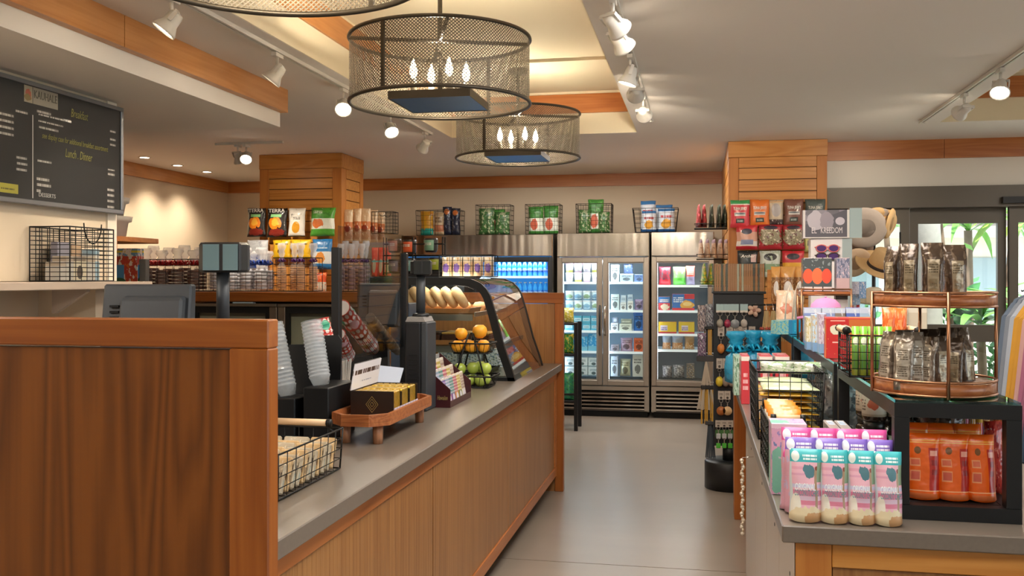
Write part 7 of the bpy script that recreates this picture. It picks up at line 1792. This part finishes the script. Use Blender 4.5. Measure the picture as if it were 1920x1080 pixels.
# bundles hung on the cooler side of the spinner
def bundle(lab, px0, px1, py0, py1, m_, n, cat='bundle', name='stick_bundle', m2=None, head=None, flare=1.15):
    Y = YR - .02 + .06
    a, b = fy((px0 + px1) / 2, py0, Y), fy((px0 + px1) / 2, py1, Y)
    t = thing(name, lab, cat, (a.x, Y, b.z))
    H = a.z - b.z; w = fy(px1, py0, Y).x - fy(px0, py0, Y).x
    for i in range(n):
        u = (i + .5) / n - .5
        mm = m2 if (m2 and i % 3 == 1) else m_
        T = Matrix.Translation((u * w, .02 * math.sin(i * 1.7), 0)) @ Matrix.Rotation(-u * .16 * flare, 4, 'Y')
        obj('strip', cached((name, round(w / n, 4), round(H, 3), mm.name), lambda: MB().box(-w / n * .42, w / n * .42, -.004, .004, 0, H * .93).mesh('strip', mm)), t).matrix_local = T
    MB().box(-w * .5, w * .5, -.03, .03, H * .90, H).build('header', head or M('header_dark', '#3a3838', .6), t, .004)
    MB().path([(0, 0, H), (0, .0, H + .02), (w * .5 + .03, .0, H + .02)], .002, 4).build('hook', CHROME, t)
bundle('bundle of taupe wooden strips hung on the cooler side of the spinner rack', 1306, 1342, 667, 768, M('strip_taupe', '#b3a592', .7), 11, flare=2.4)
bundle('bundle of black and yellow pencils hung above the taupe strips', 1320, 1342, 612, 665, M('pencil_yellow', '#b98a2c', .4), 6, m2=M('pencil_black', '#1c1a18', .5), head=M('pencil_head', '#1c1a18', .5), flare=0)
bundle('bundle of black and yellow pencils hung below the taupe strips', 1314, 1341, 722, 795, M('pencil_yellow', '#b98a2c', .4), 8, m2=M('pencil_black', '#1c1a18', .5), head=M('pencil_head', '#1c1a18', .5), flare=0)
bundle('bundle of dark grey strips hung lowest on the spinner rack', 1322, 1342, 789, 858, M('strip_slate', '#3a4046', .6), 6)
for i, (px, py0, py1, c) in enumerate(((1316, 572, 622, '#a99a98'), (1331, 570, 612, '#8f959c'), (1316, 624, 668, '#8a6f8c'))):
    x, z, w, h = rect(px - 8, py0, px + 8, py1, YR + .02)
    bag('trinket_bag', '%s clear trinket bag hung on the cooler side of the spinner rack' % ('rosy', 'grey', 'violet')[i], 'trinket bag', (x, YR + .02, z), w * 1.05, h, .03, pack('trinket_%d' % i, c, [('noise', 7, .52, '#5a5560'), ('noise', 12, .6, '#d9d4d8')], rough=.15, crinkle=.9), 'pillow', 430 + i)
# ================================================================== jerky pouches on the pillar
PF = 8.55
J = {}
def jk(name, base, layers): J[name] = pack('jerky_' + name, base, layers, rough=.35, crinkle=.35)
stdl = lambda ink: [('rect', .2, .8, .42, .54, '#c9c4c0'), ('ell', .5, .5, .3, .03, '#5a6068'), ('rect', .28, .72, .16, .32, '#2e3a38'), ('lines', .34, .66, .2, .28, 2, '#c9d2cc')]
jk('red', '#cf3b46', stdl(0) + [('band', .86, 1, '#3f9a58'), ('band', .82, .86, '#e6e0d6')])
jk('orange', '#e0752c', stdl(0)); jk('brown', '#7d5044', stdl(0)); jk('slate', '#4f5a58', stdl(0))
jk('cream', '#c9b8a0', [('ell', .5, .6, .34, .26, '#a8a0a0'), ('band', 0, .24, '#4a3a3c'), ('noise', 8, .6, '#cfc6c0', 0, .25), ('band', .9, .95, '#e0b88a')])
jk('redcream', '#cf9a84', [('band', .72, 1, '#c8303a'), ('band', 0, .14, '#b51f2c'), ('ell', .5, .74, .26, .12, '#3a3448'), ('band', .14, .34, '#d9cfc9'), ('rect', .2, .8, .2, .40, '#7f86a8')])
jk('window', '#a52630', [('ell', .5, .52, .5, .34, '#8f8468', 5), ('noise', 7, .58, '#d9cdb4', .2, .8), ('noise', 9, .6, '#5a1c20', .1, .8), ('ell', .5, .88, .3, .08, '#3a3040'), ('band', 0, .12, '#b02430')])
jk('black', '#22282a', [('rect', .68, .95, .55, .85, '#c9a8a4')])
jk('white', '#c9cfc6', [('ell', .5, .76, .32, .14, '#1f1c20'), ('band', .2, .5, '#7f9a78'), ('noise', 6, .6, '#aab4a0')])
jk('redyellow', '#c8303a', [('band', .25, .55, '#e0a42c'), ('ell', .5, .78, .3, .12, '#2a2230'), ('lines', .2, .8, .08, .2, 1, '#2a2230')])
jk('lime', '#c9c47a', [('rect', .3, .8, .35, .65, '#4a4a44')])
def jerky(kind, lab, x0, y0, x1, y1, dy, seed, txt=None):
    x, z, w, h = rect(x0, y0, x1, y1, PF - dy)
    o = thing('jerky_pouch', lab, 'jerky pouch', (x, PF - dy, z), 0, 'jerky pouches on the entrance pillar')
    obj('pouch', bag_mesh(w, h, .045, J[kind], 'pillow', seed), o, rot=(math.radians(-2), 0, 0))
    MB().path([(0, dy + .008, h - .012), (0, -.02, h - .012), (0, -.026, h - .004)], .002, 5).build('peg_hook', CHROME, o)
    if txt: text(txt, .035, M('print_white', '#f2efe6', .5), o, (0, -.026, h * (.68 if txt != 'Archer' else .78)), (math.pi / 2, 0, 0), .0 if txt != 'Archer' else .3, fit=w * .68, bold=.012)
jerky('red', 'red jerky pouch with a green top on the pillar, printed TUNA JERKY', 1369, 375, 1406, 427, .09, 1, 'TUNA JERKY')
jerky('orange', 'orange jerky pouch on the pillar, printed TUNA JERKY', 1406, 374, 1443, 425, .07, 2, 'TUNA JERKY')
jerky('cream', 'cream pouch with a grey circle on the pillar between orange and brown pouches', 1441, 375, 1469, 423, .06, 3)
jerky('brown', 'brown jerky pouch on the pillar, printed TUNA JERKY', 1470, 373, 1507, 424, .07, 4, 'TUNA JERKY')
jerky('slate', 'slate jerky pouch on the pillar, printed TUNA JERKY', 1509, 373, 1548, 425, .06, 5, 'TUNA JERKY')
jerky('redcream', 'red and cream jerky pouch in the second row on the pillar', 1380, 422, 1421, 468, .10, 6)
jerky('window', 'dark red windowed jerky pouch in the second row, beside the red and cream one', 1422, 421, 1467, 468, .09, 7)
jerky('window', 'dark red windowed jerky pouch in the second row, beside the picture header', 1467, 421, 1509, 468, .09, 8)
jerky('lime', 'pale lime pouch half hidden behind the sunglasses tower', 1506, 440, 1530, 472, .05, 9)
jerky('black', 'black jerky pouch with script lettering in the third row on the pillar', 1382, 470, 1421, 518, .09, 10, 'Archer')
jerky('white', 'white and green jerky pouch in the third row on the pillar', 1424, 470, 1464, 520, .08, 11)
jerky('redyellow', 'red and yellow jerky pouch in the third row on the pillar', 1466, 470, 1508, 520, .09, 12)
# bags racked on the cooler side of the pillar, seen edge on
def edge_row(lab, name, pxs, py0, py1, Y, mats, t_, grp, names):
    for i, px in enumerate(pxs):
        a, b = fy(px, py1, Y), fy(px, py0, Y)
        o = bag(name, names % ORD[i], 'snack bag', (a.x, Y, a.z), .17, b.z - a.z, t_, mats[i % len(mats)], 'stand', 440 + i, rz=-math.pi / 2 + .12, group=grp)
    x0, x1 = fy(min(pxs) - 8, py1, Y).x, .262
    t = thing('wire_shelf', lab, 'shelf', (x0, Y, fy(pxs[0], py1, Y).z - .012))
    m = MB()
    for k in range(5): m.tube((0, -.09 + .045 * k, 0), (x1 - x0, -.09 + .045 * k, 0), .003, 4)
    m.build('wire_mesh', WIRE, t)
    MB().path([(0, -.095, .0), (x1 - x0, -.095, .0), (x1 - x0, .095, .0), (0, .095, .0)], .004, 5, closed=True).build('rim', WIRE, t)
    MB().path([(0, -.095, .045), (x1 - x0, -.095, .045), (x1 - x0, .095, .045), (0, .095, .045)], .003, 5, closed=True).build('guard_rail', WIRE, t)
TANW = pack('tan_wedge', '#c9ac94', [('noise', 5, .6, '#9a7a64'), ('band', .8, 1, '#8a6f7c')], crinkle=.3)
DKG = pack('dark_green_wedge', '#2c3426', [('noise', 5, .58, '#6d7566'), ('band', 0, .2, '#1a1f18')], crinkle=.6)
RDW = pack('red_wedge', '#8f3434', [('noise', 5, .55, '#d9646a'), ('band', 0, .2, '#4a1c1c')], crinkle=.6)
GYW = pack('lime_wedge', '#6fa04a', [('noise', 5, .5, '#c9b93c'), ('noise', 8, .6, '#c9a8a0')], crinkle=.5)
edge_row('dark wire shelf of red and dark green bags on the cooler side of the pillar', 'snack_bag', (1310, 1320, 1334, 1348, 1358), 384, 427, 9.2, [RDW, RDW, DKG, DKG, DKG], .055, 'bags on the upper side shelf of the pillar', 'slim bag on the upper side shelf of the pillar, %s from the coolers')
edge_row('dark wire shelf of tan wedge bags on the cooler side of the pillar', 'snack_bag', (1314, 1326, 1338, 1350, 1361), 449, 484, 8.95, [TANW], .06, 'bags on the middle side shelf of the pillar', 'tan wedge bag on the middle side shelf of the pillar, %s from the coolers')
edge_row('dark wire shelf of green and yellow bags on the cooler side of the pillar', 'snack_bag', (1320, 1332, 1344, 1356), 494, 534, 8.95, [GYW], .06, 'bags on the lower side shelf of the pillar', 'green yellow bag on the lower side shelf of the pillar, %s from the coolers')
# ================================================================== hats on a wire stand by the doors
FELT, STRAW, STRAW2 = M('felt_grey', '#a79a90', .9, var=.05), M('straw_tan', '#b59a6a', .8), M('straw_gold', '#cda876', .8, var=.1, bscale=150, bump=.3)
BAND = M('hat_band', '#2e211c', .7)
def hat(lab, px, py, Y, r, m_, rot, band=True, dome=.11):
    q = fy(px, py, Y)
    t = thing('hat', lab, 'hat', q, rot=rot)
    k = r / .19
    MB().lathe([(.088 * k, .0), (.12 * k, -.004), (.17 * k, .002), (r, .016), (r, .020), (.165 * k, .007), (.12 * k, .002), (.09 * k, .006)], 28, sx=1.0, sy=.92).build('brim', m_, t)
    MB().lathe([(.092 * k, .0), (.088 * k, dome * .5), (.078 * k, dome * .92), (.05 * k, dome), (.02 * k, dome * .9), (0, dome * .86)], 24, sx=1.05, sy=.85).build('crown', m_, t)
    if band: MB().lathe([(.0935 * k, .004), (.0955 * k, .006), (.092 * k, .028), (.0895 * k, .029)], 24, sx=1.05, sy=.85).build('hat_band', BAND, t)
R_ = math.radians
YH = 7.3
hat('grey felt hat hanging with its hollow toward the aisle, biggest of the hats', 1622, 428, YH, .165, FELT, (R_(-78), R_(8), R_(8)))
for i, (px, py) in enumerate(((1640, 420), (1648, 422), (1656, 424))):
    hat('straw hat hung edge on behind the grey felt hat, %s from it' % ORD[i], px, py, YH + .10 + .03 * i, .14, (STRAW2, FELT, STRAW2)[i], (R_(-60), R_(14), R_(42)), True, .10)
hat('tan hat hung with its crown toward the doors', 1672, 420, YH + .12, .125, STRAW2, (R_(-75), R_(20), R_(75)), True, .12)
hat('cream felt hat hung below the grey felt hat', 1606, 494, YH - .06, .12, M('felt_cream', '#d2b596', .9), (R_(-68), R_(-22), R_(10)), False)
hat('golden straw hat with a dark band on the wire stand', 1650, 500, YH - .10, .185, STRAW2, (R_(36), R_(16), 0), True, .14)
hat('brown hat hung behind the cream felt hat', 1612, 470, YH + .14, .12, M('felt_brown', '#8f7462', .9), (R_(-70), R_(0), R_(20)), False)
hat('pale sun hat low on the hat stand', 1638, 568, YH - .3, .12, M('cloth_cream', '#d9cbb4', .9), (R_(8), 0, 0), False)
q0 = fy(1640, 420, YH + .22)
t = thing('hat_stand', 'black wire stand carrying the hats by the doors', 'hat stand', (q0.x, YH + .26, 0))
MB().lathe([(0, 0), (.22, 0), (.22, .015), (.03, .03), (0, .03)], 24).build('foot', BLACK, t)
MB().tube((0, 0, .0305), (0, 0, 2.05), .014, 8).build('pole', BLACK, t)
for px, py, Y in ((1622, 428, YH), (1640, 420, YH + .1), (1648, 422, YH + .13), (1656, 424, YH + .16), (1672, 420, YH + .12), (1606, 494, YH - .06), (1652, 496, YH - .05), (1612, 470, YH + .14), (1638, 568, YH - .3)):
    a = fy(px, py, Y) - Vector((q0.x, YH + .26, 0)); MB().path([(0, 0, a.z + .04), (a.x * .6, a.y * .6, a.z + .05), (a.x, a.y + .01, a.z + .01)], .005, 6).build('arm', BLACK, t)
MB().path([(.17, -.1, 1.86), (.17, -.1, 1.58), (.05, -.05, 1.58)], .006, 6).build('loop', BLACK, t)
# postcards and small goods beyond the tower
for i, (a, b, t0, t1, c, nm) in enumerate(((1595, 1612, 528, 552, '#c9c4d2', 'mauve and black'), (1612, 1626, 528, 560, '#7f9fc4', 'sky blue'), (1594, 1616, 550, 572, '#9fb8d0', 'pale blue and rose'), (1592, 1616, 570, 590, '#c02c34', 'red and black'))):
    x, z, w, h = rect(a, t0, b, t1, 5.9)
    carton('postcard_box', nm + ' postcard box beside the sunglasses tower', 'postcard box', (x, 5.93 + .02 * i, RZ if i == 3 else z), w, .03, (z + h - RZ) if i == 3 else h, pack('postcard_%d' % i, c, [('noise', 5, .56, '#e6dfe0'), ('noise', 8, .64, '#3a3c50')]))
t = thing('postcard_stand', 'thin wire stand behind the postcard boxes', 'stand', (fy(1604, 560, 5.98).x, 6.02, RZ))
MB().box(-.07, .07, -.0, .006, 0, .36).build('back_plate', GLASS, t); MB().box(-.07, .07, -.10, .02, 0, .004).build('foot', WHITEP, t)
# ================================================================== clothes rail
def shirt(lab, x, y, rz, m_, z=1.415):
    t = thing('long_shirt', lab, 'shirt', (x, y, z), rz, 'shirts on the clothes rail')
    o_ = [(-.24, -.80), (.24, -.80), (.245, -.35), (.27, -.62), (.335, -.60), (.27, -.14), (.20, -.035), (.07, .015), (.045, -.01), (-.045, -.01), (-.07, .015), (-.20, -.035), (-.27, -.14), (-.335, -.60), (-.27, -.62), (-.245, -.35)]
    def mk():
        v = []; f = []; ny = 1
        pts = o_
        m = MB()
        # left sleeve, torso, right sleeve as rounded slabs
        def slab(poly, th):
            n = len(poly); cx_ = sum(p_[0] for p_ in poly) / n; cz_ = sum(p_[1] for p_ in poly) / n
            v = [(p_[0], -th * .25, p_[1]) for p_ in poly] + [(cx_ + (p_[0] - cx_) * .8, -th, cz_ + (p_[1] - cz_) * .96) for p_ in poly]
            v += [(p_[0], th * .25, p_[1]) for p_ in poly] + [(cx_ + (p_[0] - cx_) * .8, th, cz_ + (p_[1] - cz_) * .96) for p_ in poly]
            f = [tuple(range(n, 2 * n)), tuple(range(4 * n - 1, 3 * n - 1, -1))]
            for i in range(n):
                j = (i + 1) % n
                f += [(i, j, n + j, n + i), (2 * n + i, 3 * n + i, 3 * n + j, 2 * n + j), (i, 2 * n + i, 2 * n + j, j)]
            m.add(v, f, 0, None, False)
        slab([(-.24, -.80), (.24, -.80), (.235, -.30), (.25, -.12), (.20, -.035), (.07, .015), (0, -.015), (-.07, .015), (-.20, -.035), (-.25, -.12), (-.235, -.30)], .036)
        for s in (-1, 1): slab([(s * .19, -.04), (s * .25, -.10), (s * .33, -.60), (s * .275, -.63), (s * .225, -.25)], .022)
        return m.mesh('cloth', m_)
    obj('cloth', cached(('shirt', m_.name), mk), t)
    obj('hanger', cached('hanger', lambda: MB().path([(-.17, 0, .0), (0, 0, .055), (.17, 0, .0)], .006, 6).path([(0, 0, .055), (0, 0, .09), (.018, 0, .11), (.0, 0, .128), (-.014, 0, .115)], .003, 5).mesh('hanger', M('hanger_metal', '#8a9098', .3, .8))), t)
cl_ = [('#4f5a68', 'slate blue'), ('#686c74', 'grey'), ('#8b8f96', 'pale grey'), ('#a8761c', 'mustard'), ('#a3721c', 'ochre'), ('#a07872', 'dusty rose'), ('#84495f', 'mauve'), ('#774055', 'plum'), ('#2b3a4c', 'navy'), ('#242f3e', 'dark navy'), ('#a8766e', 'salmon')]
for i, (c, nm) in enumerate(cl_):
    u = i / (len(cl_) - 1)
    a = ray(1868 + 7.5 * i, 600)
    Y = 4.35 - .075 * i
    x = a[0] / a[1] * Y + .235
    shirt('%s shirt hanging on the rail by the doors' % nm, x, Y, math.radians(24), M('cloth_' + c.strip('#'), c, .9, bump=.15, bscale=14, var=.08), 1.462)
x0_, x1_ = None, None
sh = [o for o in bpy.data.objects if o.name.startswith('long_shirt')]
p0, p1 = sh[0].location, sh[-1].location
d_ = (p1 - p0).normalized()
t = thing('clothes_rail', 'dark metal clothes rail carrying the coloured shirts', 'clothes rail', (p0.x, p0.y, 0))
E_ = (p1 - p0) + d_ * .25; S_ = -d_ * .12
MB().tube((S_.x, S_.y, 1.582), (E_.x, E_.y, 1.582), .012, 8).build('rail', STEELD, t)
for P_ in (S_, E_):
    MB().tube((P_.x, P_.y, .03), (P_.x, P_.y, 1.569), .012, 8).build('upright', STEELD, t)
    n_ = Vector((-d_.y, d_.x, 0)) * .25
    MB().tube((P_.x - n_.x, P_.y - n_.y, .015), (P_.x + n_.x, P_.y + n_.y, .015), .014, 8).build('foot', STEELD, t)
# ================================================================== garden outside the doors
PAVE = M('pale_paving', '#d9d5cc', .8, var=.06, bscale=8)
struct('ground', MB().box(-8, 16, 9.02, 30, -.12, -.02), PAVE)
LEAF = M('leaf_bright', '#5f9a3c', .45, var=.25, bscale=6); LEAF2 = M('leaf_deep', '#2f6a34', .45, var=.25, bscale=6); LEAF3 = M('leaf_lime', '#9ab850', .45, var=.2, bscale=6)
TRK = M('trunk_grey', '#8f8a84', .85, var=.2, bscale=20); TRB = M('trunk_brown', '#6a5444', .85, var=.2, bscale=20)
def blade(L, W, droop, m_):
    def mk():
        m = MB(); n = 8; v = []
        for k in range(n + 1):
            s = k / n; w = W * math.sin(math.pi * min(1, .12 + s * .9)) ** .8 if k < n else .002
            x = L * s * (1 - .1 * s); z = L * (s * .75 - droop * s * s)
            v += [(x, -w, z + w * .25), (x, 0, z), (x, w, z + w * .25)]
        f = []
        for k in range(n):
            for c in range(2): f.append((3 * k + c, 3 * k + c + 1, 3 * k + c + 4, 3 * k + c + 3))
        m.add(v, f, 0, None, True); return m.mesh('leaf', m_)
    return cached(('blade', L, W, droop, m_.name), mk)
def plant(lab, x, y, n, L, W, droop, m_, trunk=0, name='tropical_plant', seed=1):
    r = random.Random(seed)
    t = thing(name, lab, 'plant', (x, y, -.0195))
    MB().path([(0, 0, 0), (.03, .02, trunk * .5), (.0, .0, trunk + .05)], .05 if trunk else .06, 8).build('trunk', TRB, t)
    for i in range(n):
        a = 2.4 * i; e = r.uniform(-.5, .55)
        obj('leaf', blade(L, W, droop, m_), t, (0, 0, trunk + .02 + .01 * i), rot=(0, e, a)).scale = (r.uniform(.75, 1.1),) * 3
def g(px, Y): return fy(px, 500, Y).x
plant('fan of long bright leaves seen through the door pane nearest the clothes', g(1838, 11.2), 11.2, 22, .85, .055, .55, LEAF, .95, seed=2)
plant('broad leaved plant low behind the coffee bags, outside the glass', g(1800, 11.8), 11.8, 16, .8, .09, .5, LEAF2, .9, seed=3)
plant('low bright plant just outside the second door pane', g(1830, 10.2), 10.2, 16, .6, .07, .5, LEAF3, .1, seed=4)
plant('leafy plant outside beyond the third door pane', g(1935, 10.8), 10.8, 22, .9, .09, .5, LEAF, .9, seed=5)
plant('low deep green plant outside the third door pane', g(1915, 10.0), 10.0, 14, .6, .07, .5, LEAF2, .05, seed=6)
plant('low plant beside the pale trunk outside', g(1770, 11.4), 11.4, 14, .6, .06, .5, LEAF2, .1, seed=7)
plant('young palm outside behind the hats', g(1660, 12.6), 12.6, 16, .9, .05, .6, LEAF3, .4, seed=8)
plant('tall palm with hanging leaves over the second door pane', g(1815, 13.0), 13.0, 22, 1.2, .06, .75, LEAF, 2.1, seed=9)
plant('tall palm with hanging leaves outside the third door pane', g(1930, 13.5), 13.5, 22, 1.2, .07, .75, LEAF3, 2.2, seed=10)
t = thing('garden_tree', 'thick pale grey tree trunk outside the second door pane', 'tree', (g(1745, 11.0), 11.0, -.0195))
MB().path([(0, 0, 0), (.0, .02, .9), (-.02, .0, 1.9), (-.10, .0, 3.2)], .13, 14).build('trunk', TRK, t)
MB().path([(-.02, 0, 1.9), (.25, .2, 2.6), (.5, .3, 3.2)], .05, 8).build('branch', TRK, t)
for (px, Y, b, n_) in ((1800, 11.6, .12, 'first'), (1862, 12.0, -.14, 'second'), (1690, 12.2, .1, 'third')):
    t = thing('young_tree', 'slim leaning trunk outside the doors, %s' % {'first': 'behind the coffee bags', 'second': 'beside the fan leaved plant', 'third': 'behind the straw hat'}[n_], 'tree', (g(px, Y), Y, -.0195))
    MB().path([(0, 0, 0), (-b, .0, 1.2), (-b * 2, .1, 2.6), (-b * 3, .1, 3.6)], .035, 8).build('trunk', TRB, t)
    cr = MB(); r = random.Random(len(n_) + px)
    for k in range(160):
        p_ = Vector((r.gauss(-b * 3, .5), r.gauss(.1, .4), r.gauss(3.0, .35))); d1 = Vector((r.uniform(-1, 1), r.uniform(-1, 1), r.uniform(-.6, .3))).normalized() * .11; d2 = d1.cross(Vector((r.uniform(-1, 1), r.uniform(-1, 1), 1))).normalized() * .035
        cr.add([p_ - d1, p_ + d2, p_ + d1, p_ - d2], [(0, 1, 2, 3)])
    cr.build('foliage', LEAF3 if n_ == 'first' else LEAF, t, kind='stuff')
# bungalow across the garden
t = thing('bungalow', 'pale bungalow with a dark overhanging roof across the garden', 'building', (7.0, 18.0, -.0195))
MB().box(-6, 6, 0, 3, 0, 2.35).build('wall', M('bungalow_wall', '#e6e0d4', .8), t)
MB().prism([(-6.8, 2.35), (6.8, 2.35), (5.6, 3.4), (-5.6, 3.4)], -.9, 3.5, 'Y').build('roof', M('roof_brown', '#6d6662', .8), t)
for k in range(5): MB().box(-4.8 + k * 2.2, -3.8 + k * 2.2, -.03, -.001, .8, 1.9).build('window', M('far_window', '#8fa0a8', .2), t)
MB().box(-6.8, 6.8, -.93, -.9, 2.22, 2.42).build('fascia', M('fascia', '#8a8480', .7), t)
hd = MB(); r = random.Random(5)
for k in range(2600):
    p_ = Vector((r.uniform(-1, 13), r.gauss(14.6, .25), abs(r.gauss(.5, .35)))); d1 = Vector((r.uniform(-1, 1), r.uniform(-1, 1), r.uniform(-.5, 1))).normalized() * .12; d2 = d1.cross(Vector((r.uniform(-1, 1), r.uniform(-1, 1), 1))).normalized() * .04
    hd.add([p_ - d1, p_ + d2, p_ + d1, p_ - d2], [(0, 1, 2, 3)])
h_ = hd.build('hedge_foliage', LEAF2, None, kind='stuff'); tag(h_, 'low leafy green hedge between the garden plants and the bungalow', 'hedge')
SC.cycles.max_bounces = 10
SC.cycles.transparent_max_bounces = 24
SC.cycles.sample_clamp_indirect = 6.0
